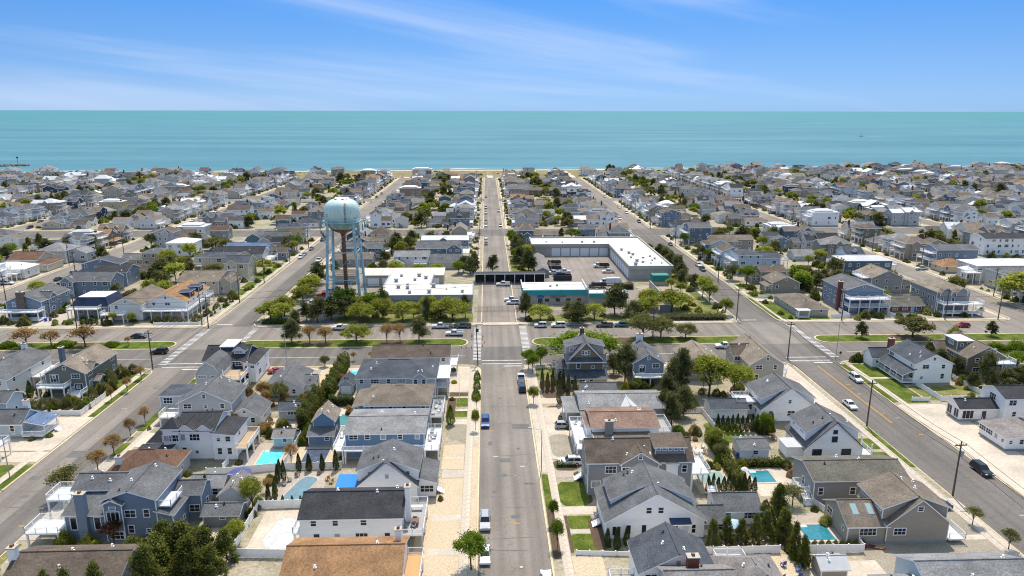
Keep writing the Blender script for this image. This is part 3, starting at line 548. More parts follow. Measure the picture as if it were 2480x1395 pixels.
        if z > .9 and not op.get('nopost'):
            pb = MB(); pb.box(-.13, .13, -.13, .13, 0, z - .28, T); zt = op.get('roof')
            pm = pb.mesh('post'); n = max(1, round((x1 - x0) / 4)); m = max(1, round((y1 - y0) / 4)); pts = {(x0 + .2 + (x1 - x0 - .4) * k / n, y0 + .2) for k in range(n + 1)}
            if 'E' in sides: pts |= {(x1 - .2, y0 + .2 + (y1 - y0 - .4) * k / m) for k in range(m + 1)}
            if 'W' in sides: pts |= {(x0 + .2, y0 + .2 + (y1 - y0 - .4) * k / m) for k in range(m + 1)}
            for p in sorted(pts):
                if not any(q[0] < p[0] < q[1] and q[2] < p[1] < q[3] and q[4] < 1 and not q[8].get('nowall') for q in B): sk.put('post', pm, p[0], p[1], 0, 0)
    for x, y, z0, z1 in posts_at: pb = MB(); pb.box(-.11, .11, -.11, .11, 0, z1 - z0, T); sk.put('post', pb.mesh('post'), x, y, z0, 0)
    for cdef in chim:
        x, y, w, d, z = cdef[:5]; cm = cdef[5] if len(cdef) > 5 else 'brick'; b = sk.part('chimney'); mt = siding(cm) if cm != 'stone' else noise_mat('chimney_stone', (.16, .13, .10), 2.5, .45, rough=.95, bump=1)
        b.box(x - w/2, x + w/2, y - d/2, y + d/2, .3 if len(cdef) < 7 else cdef[6], z, mt); b.box(x - w/2 - .12, x + w/2 + .12, y - d/2 - .12, y + d/2 + .12, z, z + .16, CONC2); b.box(x - .22, x + .22, y - .22, y + .22, z + .16, z + .5, plain('flue', (.2, .12, .09), .8)); sk.done(b, 'chimney')
    for x, y, z, dx, dy, w in stairs:       # flight from (x,y,z) down in direction (dx,dy)
        b = sk.part('stairs'); n = max(2, int(z / .19)); 
        for k in range(n):
            cx, cy, zz = x + dx * (k + .5) * .27, y + dy * (k + .5) * .27, z - (k + 1) * z / (n + 1)
            hw = (w / 2 if dy else .14, w / 2 if dx else .14); b.box(cx - hw[0], cx + hw[0], cy - hw[1], cy + hw[1], max(0, zz - .2), zz, T)
        for s_ in (-1, 1):
            ox, oy = (s_ * w / 2, 0) if dy else (0, s_ * w / 2); p = (x + ox, y + oy, z + 1); q = (x + ox + dx * n * .27, y + oy + dy * n * .27, 1.0); b.bar(p, q, .05, T)
            for k in range(0, n + 1, 2): t = k / n; xx, yy, zz = [p[j] + (q[j] - p[j]) * t for j in range(3)]; b.bar((xx, yy, zz - 1), (xx, yy, zz), .04, T)
        sk.done(b, 'stairs')
    if vents and detail == 2:
        for q in B[:2]:
            x0, x1, y0, y1, z0, h, kind, rh, op, fz = q
            if kind not in ('gx', 'gy', 'hip') or op.get('novent'): continue
            for k in range(rr.choice((2, 3, 3))):
                x, y = rr.uniform(x0 + 1, x1 - 1), rr.uniform(y0 + .8, y1 - .8); z = fz(x, y)
                if any(w_ is not q and w_[0] < x < w_[1] and w_[2] < y < w_[3] and w_[5] > z - .3 for w_ in B): continue
                b = MB(); mt = rr.choice((TRIM(), TRIM(), plain('dark_pipe', (.06, .06, .06), .6))); b.bar((0, 0, -.15), (0, 0, .38), .09, mt, 8); b.bar((0, 0, .34), (0, 0, .44), .17, mt, 8); b.box(-.22, .22, -.22, .22, -.12, .06, mt); sk.put('roof_vent', b.mesh('roof_vent'), x, y, z, 0)
HREC = []
def house(label, blocks, wall, roof, name='house', cat='house', group=None, **kw):
    bx = [(q[0], q[1], q[2], q[3]) for q in blocks]; x0, x1, y0, y1 = min(q[0] for q in bx), max(q[1] for q in bx), min(q[2] for q in bx), max(q[3] for q in bx)
    HREC.append((x0, x1, y0, y1)); loc = ((x0 + x1) / 2, (y0 + y1) / 2, 0)
    root = thing(name, label, cat, loc, group); build_house(Sink(root, loc), blocks, wall, roof, **kw); return root

H = house
# left side of the centre street, from the bottom edge up
H('white house with orange-brown shingle roof at the bottom edge, left of the centre street', [(-29.3, -12.7, 88.2, 98, 6, 'gx', 2)], 'white', 'orange', decks=[(-12.6, -10.2, 90, 98, 3, 'SEN', {'c': 'orange'})], chim=[(-13.6, 95.3, .9, .9, 9, 'white', 6)])
H('long white house with charcoal roof and white side deck, left of the centre street', [(-30.6, -14.2, 103.7, 113, 6, 'gx', 2)], 'white', 'dark',
  decks=[(-14.1, -10.7, 103, 113, 3.0, 'SEN', {'c': 'grey'}), (-32, -30.65, 104, 108, 3, 'SW')], chim=[(-13.5, 107.4, .85, 1.3, 9.3, 'white')])
H('white cape house with grey roof, twin shed dormers and a glazed side porch', [(-23.7, -13.1, 117.4, 127, 4, 'gy', 4.4, 0, {'nw': (4, 1, 1)}), (-23.9, -12.9, 118.7, 126.6, 6.4, 'gy', 2.1, 4.1), (-13.0, -9.8, 119.2, 127, 3.5, 'sE', .9, 0, {'nw': None})],
  'white', 'grey', wins=[(-11.4, 119.2, 1.3, 2.6, 1.5, 'S'), (-9.8, 122, 1.3, 2.6, 1.4, 'E')], stairs=[(-9.7, 121.5, 1.0, 1, 0, 1.5)])
H('low blue house with pale grey roof ringed by white railed decks', [(-29.3, -13.2, 135, 147, 5.9, 'gx', 1.0, 0, {'nw': (5, 3, 3)})], 'blue', 'lgrey', decks=[(-31.5, -29.4, 133, 142.5, 3, 'WNS'), (-13.1, -10, 132.9, 143, 3, 'SEN'), (-29.3, -13.2, 132.9, 134.9, 3, 'S')])
H('blue two-storey house with brown hip roof beside a clipped hedge', [(-27.6, -13.2, 149.2, 161.5, 6, 'hip', 2.2), (-30.2, -27.2, 149.6, 159, 5.6, 'sW', .6)], 'blue', 'taupe', decks=[(-13.1, -10.2, 149, 158.6, 3, 'SEN', {'c': 'grey'})])
H('grey two-storey house with charcoal hip roof and white porch canopy', [(-32.5, -13, 166, 180, 6, 'hip', 2.2, 0, {'nw': (6, 2, 3)}), (-18.6, -15, 165.3, 168.5, 6.1, 'gy', 1.4), (-13.6, -9.8, 168, 177, 4.9, 'flat', 0, 4.88, {'r': 'white', 'nowall': 1})], 'lgrey', 'slate',
  decks=[(-12.9, -9.9, 168, 177, 2.6, 'SE')], posts_at=[(-10.1, 168.3, 2.6, 4.8), (-10.1, 176.6, 2.6, 4.8), (-13.3, 168.3, 2.6, 4.8)])
H('white house with long brown roof on the avenue corner by the crosswalk', [(-31, -10.4, 181.8, 190, 5.8, 'gx', 2, 0, {'nw': (7, 2, 2)})], 'white', 'brown', decks=[(-10.3, -8.2, 183, 189, 2.8, 'SE')])
H('small white cottage with grey gable roof and dark shutters', [(-55.8, -46.6, 168.4, 180, 3, 'gy', 2.3, 0, {'nw': None}), (-46.7, -44.2, 171, 177, 2.8, 'gx', 1.2)], 'white', 'grey', wins=[(-54, 168.4, 1.0, 1, 1.3, 'S'), (-48.6, 168.4, 1.0, 1, 1.3, 'S')], doors=[('white', -51.3, 168.4, .3, 1, 2.1, 'S')])
# right side of the left street
H('taupe-roofed house at the bottom left corner with white chimney', [(-69, -53, 90.6, 98.2, 5.4, 'gx', 1.6)], 'lgrey', 'brown', chim=[(-69.3, 93.6, 1.1, .9, 8.3, 'white')])
H('large blue-grey house with arched window, tall chimney and stacked white decks', [(-63.4, -55, 107.2, 117, 8, 'gy', 1.5, 0, {'nw': (3, 2, 2)}), (-71, -63.3, 112.2, 118, 7.2, 'gx', 1.3), (-70.2, -63.3, 107.4, 112.4, 5.2, 'sS', 1.4, 0, {'nw': None}), (-55.1, -52.5, 107.3, 116, 5, 'sE', .7), (-63.2, -60.2, 106.5, 108, 7.6, 'gy', .7, 0, {'nw': None}), (-55.4, -50.2, 113.4, 118, 5.4, 'gx', 1.2)],
  'bluegrey', 'grey', decks=[(-75.6, -70.3, 105.4, 109.8, 3, 'SWN'), (-75.5, -71.1, 111.6, 116, 5.4, 'SWN'), (-55.2, -52.9, 108, 112.6, 6.1, 'SE', {'nopost': 1})], chim=[(-67, 107.2, 1.5, 1.0, 9, 'bluegrey')],
  wins=[(-61.7, 106.5, 4.2, 2.2, 1.9, 'S', 0), (-61.7, 106.5, 6.3, 1.2, .7, 'S', 0), (-68.8, 107.4, 2.2, 1.2, 2.4, 'S', 0), (-64.9, 107.4, 2.2, 1.2, 2.4, 'S', 0), (-61.4, 106.5, .9, 2.2, 1.5, 'S', 0)])
H('cream guest cottage with pale roof behind the large blue-grey house', [(-54.5, -48.8, 119.2, 123.4, 3.4, 'gx', 1.2)], 'beige', 'lgrey')
H('single-storey house with red-brown hip roof beside the left street', [(-72, -60.2, 124, 133, 3.8, 'hip', 2.4)], 'lgrey', 'red', chim=[(-70.3, 126, 1.1, 1.1, 6, 'offwhite', 3)])
H('white house with charcoal roof, corner turret and twin gabled dormers', [(-63.7, -56, 135.5, 145.5, 6.8, 'gx', 1.8, 0, {'nw': (3, 1, 2)}), (-56.1, -51.8, 135, 143, 6, 'sE', .5), (-66, -63, 135.2, 138.2, 7.8, 'hip', 1.5), (-70, -66.4, 137, 141, 4, 'hip', 1.7), (-62.5, -60.1, 135.2, 139.6, 7.4, 'gy', 1.0, 6.2, {'nw': (1, 0, 0)}), (-59, -56.6, 135.2, 139.6, 7.4, 'gy', 1.0, 6.2, {'nw': (1, 0, 0)}), (-71, -63.8, 131.5, 136.8, 3.2, 'sW', .8, 0, {'r': 'dark'})],
  'white', 'dark', decks=[(-51.7, -49.2, 134.8, 143, 3, 'SEN', {'c': 'tan'})])
H('light grey gabled house beside the left street with flat-roofed side porch', [(-70, -58.2, 152, 161.6, 6, 'gy', 2.9), (-75.5, -69.8, 155.4, 162, 6.2, 'flat', 0, 3.2, {'r': 'slate'}), (-58.3, -51.4, 150.4, 158.4, 3.2, 'gy', 2.2, 0, {'w': 'offwhite'})], 'lgrey', 'grey', decks=[(-74, -70.1, 150.6, 155.2, 3.0, 'SWE')])
H('navy gambrel corner house with white roof panel and pergola decks', [(-75, -64, 180, 190, 6, 'gx', 2.5), (-73.6, -67.4, 171, 180.4, 5.6, 'gam', 3.2, 0, {'w': 'lgrey', 'r': 'grey'}), (-71.6, -68, 183.6, 189.6, 8.5, 'flat', 0, 7.2, {'r': 'white', 'nw': None}), (-64.1, -61, 178, 190, 5.6, 'sE', .6, 0, {'w': 'white'}), (-67.6, -64.6, 182, 185, 8.2, 'gy', 1.0, 6.2, {'w': 'white', 'nw': (1, 0, 0)})],
  'navy', 'dark', decks=[(-67.3, -62.4, 171, 178, 4, 'SEW', {'c': 'tan'}), (-67.2, -62.3, 170.4, 176, 1.3, 'SE')], posts_at=[(-66.9, 171.4, 4, 6.4), (-62.8, 171.4, 4, 6.4), (-62.8, 177.6, 4, 6.4)])
# left of the left street
H('grey-green two-storey house with tan roof and white balcony left of the left street', [(-111.2, -101.4, 172, 187.6, 6, 'gy', 2.5, 0, {'nw': (2, 4, 3)}), (-104, -101.1, 174.6, 178, 6.2, 'gx', 1.1, 5, {'nw': None}), (-101.5, -99.8, 175, 178, 3, 'gx', .8, 0, {'nofoot': 1, 'nw': None})], 'green', 'tan', decks=[(-111.6, -105, 168.6, 171.9, 3.2, 'SEW'), (-104.6, -101.2, 169.4, 171.9, 1.3, 'EW')], stairs=[(-102.9, 169.4, 1.3, 0, -1, 3)], chim=[(-111.8, 181, 1, 1.2, 9.6, 'slate')], wins=[(-109, 172, 3.4, 2.2, 2.1, 'S', 0), (-103.3, 172, .9, 2.2, 2.1, 'S', 0)])
H('pale two-storey house with grey roof at the left edge below the avenue', [(-129, -118, 167.6, 186, 6, 'gy', 2.2)], 'offwhite', 'grey', chim=[(-123.8, 185, 1.2, .9, 9.4, 'white', 6)], decks=[(-117.9, -115.6, 177, 186, 3, 'SE')])
H('low pale blue house with bright blue awning left of the left street', [(-112, -102, 147.2, 153.2, 3.7, 'gx', 2), (-102, -97.6, 147.8, 153, 3.0, 'sE', .9, 3.0, {'r': 'blue', 'nowall': 1})], 'paleblue', 'grey', decks=[(-101.9, -97.4, 146.6, 152.6, .9, 'SE')], chim=[(-103, 151.4, 1.1, .9, 7.2, 'white', 4)], posts_at=[(-97.8, 148.1, .9, 3.1), (-97.8, 152.7, .9, 3.1)], stairs=[(-97.2, 151, .9, 1, 0, 1.4)])
H('pale blue two-storey house behind the blue awning at the left edge', [(-124, -110, 155, 161, 5.4, 'gx', 1.5)], 'paleblue', 'grey')
H('white house with railed porch at the left edge beside the left street', [(-116, -102.4, 132.6, 140, 6, 'gx', 2)], 'white', 'grey', decks=[(-102.3, -99.8, 133, 140, 3.2, 'SEN')])
# right of the centre street
H('white-walled house with slate grey roof at the bottom edge, right of the centre street', [(21.7, 32.6, 88.4, 96, 5.8, 'gy', 2.9)], 'white', 'slate', decks=[(17.8, 21.6, 84, 92, 2.8, 'SWN', {'c': 'grey'})])
H('house with weathered patchwork roof and brick chimney at the bottom edge', [(24.4, 33.6, 81.6, 88.1, 6.9, 'gx', 1.6), (33.4, 41.6, 82, 91.8, 5.8, 'hip', 2.4)], 'lgrey', 'weather', chim=[(28.6, 86.6, 1.6, 1.0, 9.4, 'brick', 5)], decks=[(34.2, 38.6, 92.0, 94.4, 4.2, 'NEW')])
H('white house with wide grey roof, long shed dormers and attached garage wing', [(19.6, 36, 104.6, 115, 4, 'gy', 4.9, 0, {'nw': None, 'ov': .5}), (20.9, 34.7, 108.2, 114.6, 6.0, 'gy', 2.95, 4.4, {'nw': None}), (30.4, 33.2, 103.5, 104.7, 3.9, 'sS', .3, 3.88, {'nowall': 1, 'r': 'navy'}), (35.9, 39.8, 105, 110.2, 3.2, 'gx', 1.5), (39.5, 47, 108.2, 114.2, 3.3, 'gx', 1.6)], 'white', 'grey',
  wins=[(26.6, 104.6, 5.0, 1.1, 1.3, 'S', 0), (28.6, 104.6, 5.0, 1.1, 1.3, 'S', 0), (23.3, 104.6, 1.2, 1.0, 1.9, 'S', 0), (25.9, 104.6, 1.2, 1.0, 1.9, 'S', 0), (28.6, 104.6, 1.6, .8, 1.2, 'S', 0), (31.3, 104.6, 1.4, .9, 1.7, 'S', 0), (34.3, 104.6, 1.2, .9, 1.8, 'S', 0), (21.3, 104.6, 1.0, 1.6, 1.9, 'S', 0)], doors=[('white', 32.9, 104.6, .5, 1.1, 2.2, 'S')], stairs=[(19.3, 109.5, 1.0, -1, 0, 1.6)])
H('large grey house with brown roof, front gable and row of dormer windows', [(18.5, 38, 119.3, 127.6, 7, 'gx', 2.6, 0, {'nw': (7, 2, 2)}), (24.6, 31.6, 118.7, 124, 6.9, 'gy', 2.2, 0, {'nw': (3, 0, 0)}), (31.2, 36.8, 120.4, 124.4, 9.3, 'sS', .6, 7.2, {'nw': None}), (33, 35.1, 118.4, 119.4, 6.6, 'flat', 0, 4.1, {'w': 'white', 'nw': (1, 0, 0)})], 'grey', 'brown',
  decks=[(38.1, 41.6, 119.6, 126.4, 4, 'SEN')], wins=[(31.8 + i * 1.1, 120.4, 8.35, .8, .75, 'S', 0) for i in range(5)], stairs=[(41.6, 118.9, 2.0, 0, -1, 1.6), (18.3, 125.5, 1.2, -1, 0, 1.6)])
H('house with salmon-coloured roof, grey chimney and wide white roof decks', [(22, 36, 137.3, 147.6, 5.4, 'gx', 1.2), (22.1, 33.8, 133, 137.4, 3.1, 'sS', 1.2, 0, {'r': 'taupe'}), (20.9, 22.2, 138, 146, 4.9, 'flat', 0, 0, {'r': 'salmon'})], 'white', 'salmon', decks=[(18, 21.9, 132.2, 145.6, 3.1, 'SWNE'), (36.1, 39.4, 139.6, 146.2, 3.1, 'SEN', {'c': 'grey'})], chim=[(25.4, 136.9, 1.7, .9, 6.9, 'grey')])
H('long low grey house with pale shingle roof and open carport', [(21.2, 40.6, 149.9, 160, 4.3, 'gx', 1.3), (17.7, 21.3, 149.8, 158.4, 3.4, 'flat', 0, 3.38, {'nowall': 1, 'r': 'lgrey'}), (30, 34.6, 148.9, 155, 4.2, 'gy', 1.2, 0, {'r': 'silver', 'nw': None})], 'grey', 'lgrey', posts_at=[(17.9, 150, 0, 3.4), (17.9, 158.2, 0, 3.4), (17.9, 154, 0, 3.4)])
H('yellow detached garage with grey roof below the tall Victorian house', [(23, 31.5, 161.9, 168, 2.9, 'gx', 1.6, 0, {'nw': None})], 'yellow', 'grey', name='garage', cat='garage')
H('tall old Victorian house with steep grey gables and yellow glazed porch', [(21, 30.2, 174.6, 184, 7, 'gy', 4.8, 0, {'nw': (2, 2, 2), 'ov': .6}), (20.4, 30.8, 171.4, 174.8, 3.2, 'sS', 1.1, 0, {'w': 'yellow', 'r': 'slate', 'nw': (4, 1, 1)}), (20.6, 30.6, 173.9, 174.9, 7.0, 'sS', .9, 6.95, {'nowall': 1, 'r': 'slate'}), (20.6, 25.6, 176.6, 181, 10.2, 'sW', 1.2, 7.4, {'w': 'beige'}), (25.6, 30.6, 176.6, 181, 10.2, 'sE', 1.2, 7.4, {'w': 'beige'}), (18.4, 21.2, 177, 182, 4.4, 'hip', 1.2)], 'olive', 'grey', chim=[(25.6, 183, 1, .9, 13, 'brick', 8)], wins=[(25.6, 174.6, 8.3, 2.2, 1.2, 'S', 0)])
H('blue-grey gabled house with white balcony and tall white chimney', [(38.2, 46.3, 174.8, 187, 6, 'gy', 2.4)], 'bluegrey', 'grey', decks=[(38, 46.4, 171.6, 174.7, 3, 'SEW')], chim=[(42.2, 186.6, 1.8, 1, 10, 'white', 5)], wins=[(40.6, 174.8, 3.2, 1.7, 2.0, 'S', 0)])
H('low beige gabled house facing the camera near the avenue', [(52.4, 62.4, 176.8, 188, 5.4, 'gy', 2.2)], 'beige', 'tan', wins=[(55, 176.8, 3.5, 1.7, 1.3, 'S', 0), (59.8, 176.8, 3.5, 1.9, 1.5, 'S', 0)])
H('tall beige house with tan roof at the right street corner', [(68.5, 77.4, 172.6, 189.4, 6.1, 'gy', 2.8, 0, {'nw': (2, 4, 5)}), (66.6, 72.6, 180, 186, 6.1, 'gx', 2, 0, {'r': 'brown'})], 'beige', 'tan', decks=[(77.5, 79, 174, 178, 3, 'SE')])
# left of the right street
H('white cape house with grey dormered roof above a white deck', [(62.8, 76, 149.7, 160, 3.4, 'gy', 5.1, 0, {'nw': (3, 2, 2)}), (63.2, 75.6, 151, 159.7, 5.8, 'gy', 2.6, 4), (58.6, 62.9, 153.6, 157.2, 3.6, 'flat', 0, 0, {'r': 'white'})], 'white', 'grey', decks=[(58.4, 62.7, 153.4, 157.4, 3.76, 'SWN', {'nopost': 1})])
H('white garden house with blue-grey roof behind the arborvitae row', [(52, 60.4, 151.6, 157.2, 3, 'gx', 1.2, 0, {'nw': None})], 'white', 'slate')
H('white cape house with navy-edged dormers beside the right street', [(65, 77, 131.3, 140.6, 3.2, 'gy', 5.5, 0, {'nw': None, 'rside': 'navy'}), (65.5, 76.5, 132.7, 140.2, 6.1, 'gy', 2.7, 3.9, {'nw': (0, 2, 2)}), (61.6, 65.1, 132, 136, 2.8, 'flat', 0, 0, {'r': 'silver', 'nw': None})], 'white', 'grey',
  wins=[(71, 131.3, 5.9, .9, .9, 'S', 2), (71, 131.3, 4.1, 1.2, 1.3, 'S', 2), (67.6, 131.3, 1.2, 2.0, 1.4, 'S', 2), (73.7, 131.3, 1.2, 2.0, 1.4, 'S', 2)], decks=[(77.1, 79.6, 131.6, 136, .9, 'SE')], posts_at=[(79.3, 131.8, .9, 3.3), (79.3, 135.8, .9, 3.3)])
H('long dark grey house with broad olive-brown roof beside the right street', [(59.6, 77, 115.3, 124.4, 4.7, 'gx', 1.5, 0, {'nw': (6, 2, 3)})], 'grey', 'olive', decks=[(57.6, 59.5, 116.5, 120, 1.6, 'SWN')], stairs=[(58.5, 116.4, 1.6, 0, -1, 1.4)])
H('tan shingled house with dormers and two skylights beside the right street', [(66, 76.4, 102.3, 111.2, 4, 'gy', 4.3, 0, {'nw': None}), (65.5, 76.5, 103.3, 110.9, 6.3, 'gy', 2.1, 4.1, {'nw': (0, 2, 2)}), (59.6, 66.2, 102.6, 110.8, 3.5, 'gx', 2.3, 0, {'nw': (0, 1, 2)})], 'tan', 'taupe',
  wins=[(71.2, 102.3, 5.9, 1.1, 1.0, 'S', 0), (68.2, 102.3, 1.6, 2.2, 1.4, 'S', 0), (63, 102.6, 1.4, 3.0, 1.5, 'S', 0)], decks=[(76.6, 79.4, 102, 106, .9, 'SE')])
H('pale blue house with light grey roof at the bottom right edge', [(61.6, 77, 83, 92.3, 5, 'gx', 2.2), (55.8, 61.8, 82.6, 88.6, 4.3, 'gx', 1.3)], 'paleblue', 'lgrey')
H('white pool house with grey roof between the two teal pools', [(52, 57.6, 131.6, 137, 2.9, 'gx', .8, 0, {'nw': (1, 0, 0)})], 'white', 'grey', name='pool_house')
# right of the right street
H('white two-storey house with dark roof and long porch beside the right street', [(112, 122, 171.8, 184.2, 6, 'gy', 2.5, 0, {'nw': (2, 2, 4)}), (108.9, 112.1, 171.7, 184.4, 3.1, 'sW', 1.2, 3.08, {'nowall': 1}), (107.6, 113.4, 184.2, 189, 3.5, 'gx', 1.9)], 'white', 'slate', decks=[(109, 111.9, 171.9, 184, .8, 'SW', {'c': 'grey'})], chim=[(113.6, 186.4, 1.5, 1, 8, 'brick', 3)], posts_at=[(109.2, 172 + 2.9 * i, .8, 3.2) for i in range(5)])
H('olive-grey house with taupe roof and white-topped dormer, right of the right street', [(129, 139.6, 176.2, 192 - 2.4, 6, 'gy', 3, 0, {'nw': (2, 3, 5)}), (129.4, 134, 181.6, 187, 8.7, 'flat', 0, 6, {'r': 'white', 'nw': (2, 1, 1)}), (126, 130, 184, 189.4, 5.2, 'gx', 2)], 'olive', 'taupe', decks=[(133, 140, 172.8, 176.1, 5.2, 'SEW')], wins=[(135.8, 176.2, 7.0, 1.8, 1.2, 'S', 0)])
H('white house with dark roof and large glazed sunroom at the right edge', [(109.4, 118.6, 149.1, 153.8, 3.4, 'gx', 1.4, 0, {'nw': None}), (118.5, 131, 147.4, 155.4, 6.4, 'gx', 1.5)], 'white', 'dark', wins=[(111.4, 149.1, .6, 2.8, 2.2, 'S', 0), (109.4, 150.2, .6, 1.8, 2.3, 'W', 0), (109.4, 152.6, .6, 1.8, 2.3, 'W', 0)], doors=[('dark', 115.2, 149.1, .4, 1, 2.1, 'S')], stairs=[(115.2, 149, .7, 0, -1, 1.4)])
H('low white house with weathered brown shed roof at the right edge', [(109.6, 118, 134.2, 142.4, 3.1, 'sW', .9, 0, {'nw': (4, 0, 4)}), (118.1, 131, 133, 143, 3.9, 'gx', 2, 0, {'r': 'lgrey'})], 'white', 'weather')
# beyond the avenue, left
H('grey corner house with fieldstone chimney and wraparound deck past the avenue', [(-165, -153.2, 241.2, 258, 6.4, 'gy', 2.4, 0, {'nw': (2, 4, 3)}), (-156.6, -152.9, 245, 250, 6.4, 'gx', 1.8, 0, {'nw': (1, 1, 0)})], 'bluegrey', 'grey', decks=[(-166, -152.2, 237, 241.1, 3.5, 'SEW'), (-166, -152, 236.9, 241, .7, 'S')], chim=[(-159.6, 241, 2.6, 1.2, 9.6, 'stone')])
H('navy mansard-roofed house with bright white flat top past the avenue', [(-143, -131.4, 242.3, 253, 3.9, 'man', 3.1), (-141.6, -132.8, 243.6, 251.6, 7.0, 'flat', 0, 6.9, {'r': 'white', 'nw': None})], 'grey', 'navy', decks=[(-144.2, -133.6, 239.6, 242.2, 3.7, 'SEW')])
H('beige house with brown gable roof and front balcony past the avenue', [(-128, -117.6, 237.2, 257, 6, 'gy', 2.2)], 'offwhite', 'taupe', decks=[(-130, -122.4, 234, 237.1, 3.2, 'SEW')])
H('navy-gabled house with orange roof slope and wraparound decks past the avenue', [(-118, -104.2, 241.2, 262, 6, 'gy', 2.8, 0, {'nw': (3, 5, 3)}), (-111, -104.6, 246, 250, 7.8, 'sW', .4, 5.8, {'w': 'navy', 'r': 'navy', 'nw': (0, 1, 0)}), (-111, -104.6, 254, 258, 7.8, 'sW', .4, 5.8, {'w': 'navy', 'r': 'navy', 'nw': (0, 1, 0)})], 'offwhite', 'orange', decks=[(-118.4, -104.2, 237.2, 241.1, 3.5, 'SW'), (-104.1, -102.2, 237.2, 261.4, 3.5, 'SEN')])
H('slate-blue two-storey house with dark roof behind the mansard house', [(-161, -145, 271.2, 281, 6.4, 'gx', 2.5), (-163, -158.4, 269.6, 275, 6.5, 'gy', 1.8)], 'bluegrey', 'grey')
H('blue-grey house with charcoal roof behind the slate-blue house', [(-160, -147, 288, 299, 6, 'gx', 2.2)], 'bluegrey', 'dark')
H('pale house with bright white hip roof at the far left', [(-212, -196.6, 302, 312, 4.6, 'hip', 2)], 'offwhite', 'white', decks=[(-214, -198, 298.6, 301.9, 3, 'SEW')])
H('cream house with red-brown roof and lower porch at the far left', [(-213, -200.2, 317, 330, 5.4, 'gx', 2.5), (-200.3, -195.4, 316, 328, 3.4, 'sE', 1, 0, {'r': 'red'})], 'cream', 'red')
H('rambling grey house with hip roof behind the red-brown roofed house', [(-210, -197, 333.4, 346, 6.4, 'hip', 2.8), (-199, -190, 338, 346, 4.4, 'gy', 2)], 'lgrey', 'lgrey')
H('tan two-storey house with grey roofs near the dark pines', [(-158, -147, 325, 334, 6.8, 'hip', 1.5), (-168, -157.6, 326, 335, 3.8, 'gx', 1.6)], 'tan', 'grey')
H('boxy beige house with plain brown gable roof beside the water tower street', [(-120, -104.4, 272, 291, 6, 'gx', 1.9), (-104.6, -100, 273, 283, 5.2, 'gy', 1.8)], 'beige', 'taupe')
H('cream two-storey house with dark roof and front cross gables', [(-112, -102, 300.6, 311, 7, 'gx', 2.2), (-130, -113, 314, 324, 6.9, 'hip', 1.2), (-113.4, -111, 308, 318, 6.6, 'sW', .4), (-110.6, -106.6, 299.4, 303, 7, 'gy', 1.6)], 'cream', 'slate', decks=[(-132, -126, 311, 313.9, 3.4, 'SW')])
H('long dark-roofed house with white front gable past the cream house', [(-127, -104, 327, 338, 5.4, 'gx', 2.6), (-114, -109, 325.6, 331, 5.6, 'gy', 1.8)], 'lgrey', 'dark', decks=[(-104, -99.6, 326, 336, 3, 'SE')])
H('house with blue metal roof behind the long dark-roofed house', [(-126, -106, 342, 351, 5.6, 'gx', 1.8)], 'lgrey', 'blue')
H('small blue-grey cottage with chimney beside the water tower street', [(-103.4, -96.6, 340, 347, 3.8, 'gx', 1.9)], 'bluegrey', 'brown', chim=[(-102, 341.4, 1.2, 1, 6.8, 'beige')])
H('teal gambrel house with grey roof on the second avenue corner', [(-126, -116, 368, 382, 3.8, 'gam', 4.4), (-116.4, -104, 369, 379, 5.2, 'gx', 3)], 'teal', 'grey')
H('white cube house with bright white hip roof', [(-157, -144.2, 348.6, 360, 7, 'hip', 1.7)], 'white', 'white')
# beyond the avenue, right
H('beige ranch house with tan roof on the corner lawn past the avenue', [(108.5, 119.5, 235.6, 256, 3, 'hip', 1.9, 0, {'nw': (2, 4, 6)}), (108, 112, 233.4, 236, 2.9, 'flat', 0, 2.88, {'nowall': 1, 'r': 'white'})], 'beige', 'taupe', decks=[(108.1, 112, 233.5, 235.5, .6, 'W')], posts_at=[(108.2, 233.6, .6, 3), (111.8, 233.6, .6, 3)])
H('taupe cape house with pale roof slope behind the beige ranch house', [(113, 124, 269.6, 280, 4.2, 'gy', 2.4), (110.6, 113.2, 270, 276, 2.9, 'sW', .6)], 'taupe', 'taupe')
H('tan house with brown roof and lower front wing beside the right street', [(114, 124.6, 284.4, 294, 5.4, 'gx', 1.6), (110.4, 114.2, 285, 293, 3, 'gy', 2)], 'taupe', 'brown')
H('tall pale blue three-storey house with slate roof and stacked balconies', [(110.4, 120.4, 301.6, 313, 8.9, 'hip', 1.4, 0, {'nw': (3, 1, 3)}), (120.2, 129.6, 303, 312, 7.2, 'gx', 1.6)], 'paleblue', 'slate', decks=[(107.6, 110.3, 302, 312.4, 3.4, 'SWN'), (107.6, 110.3, 302, 312.4, 6.3, 'SWN', {'nopost': 1}), (129.7, 133.4, 303.4, 311.6, 6, 'SEN', {'c': 'tan'})])
H('long tan two-storey house with taupe roof and white side decks', [(114, 126, 348, 358, 6.8, 'gx', 2.2), (125.8, 135, 350, 360, 7.2, 'gx', 1.4)], 'tan', 'taupe', decks=[(110.6, 113.9, 347, 357, 3.6, 'SWN')])
H('dark blue three-storey house on the second avenue corner', [(109.4, 121, 375, 387, 9.2, 'gx', 2)], 'slate', 'grey', decks=[(106.4, 109.3, 375, 386, 3.2, 'SWN'), (106.4, 109.3, 375, 386, 6.2, 'SWN', {'nopost': 1})])
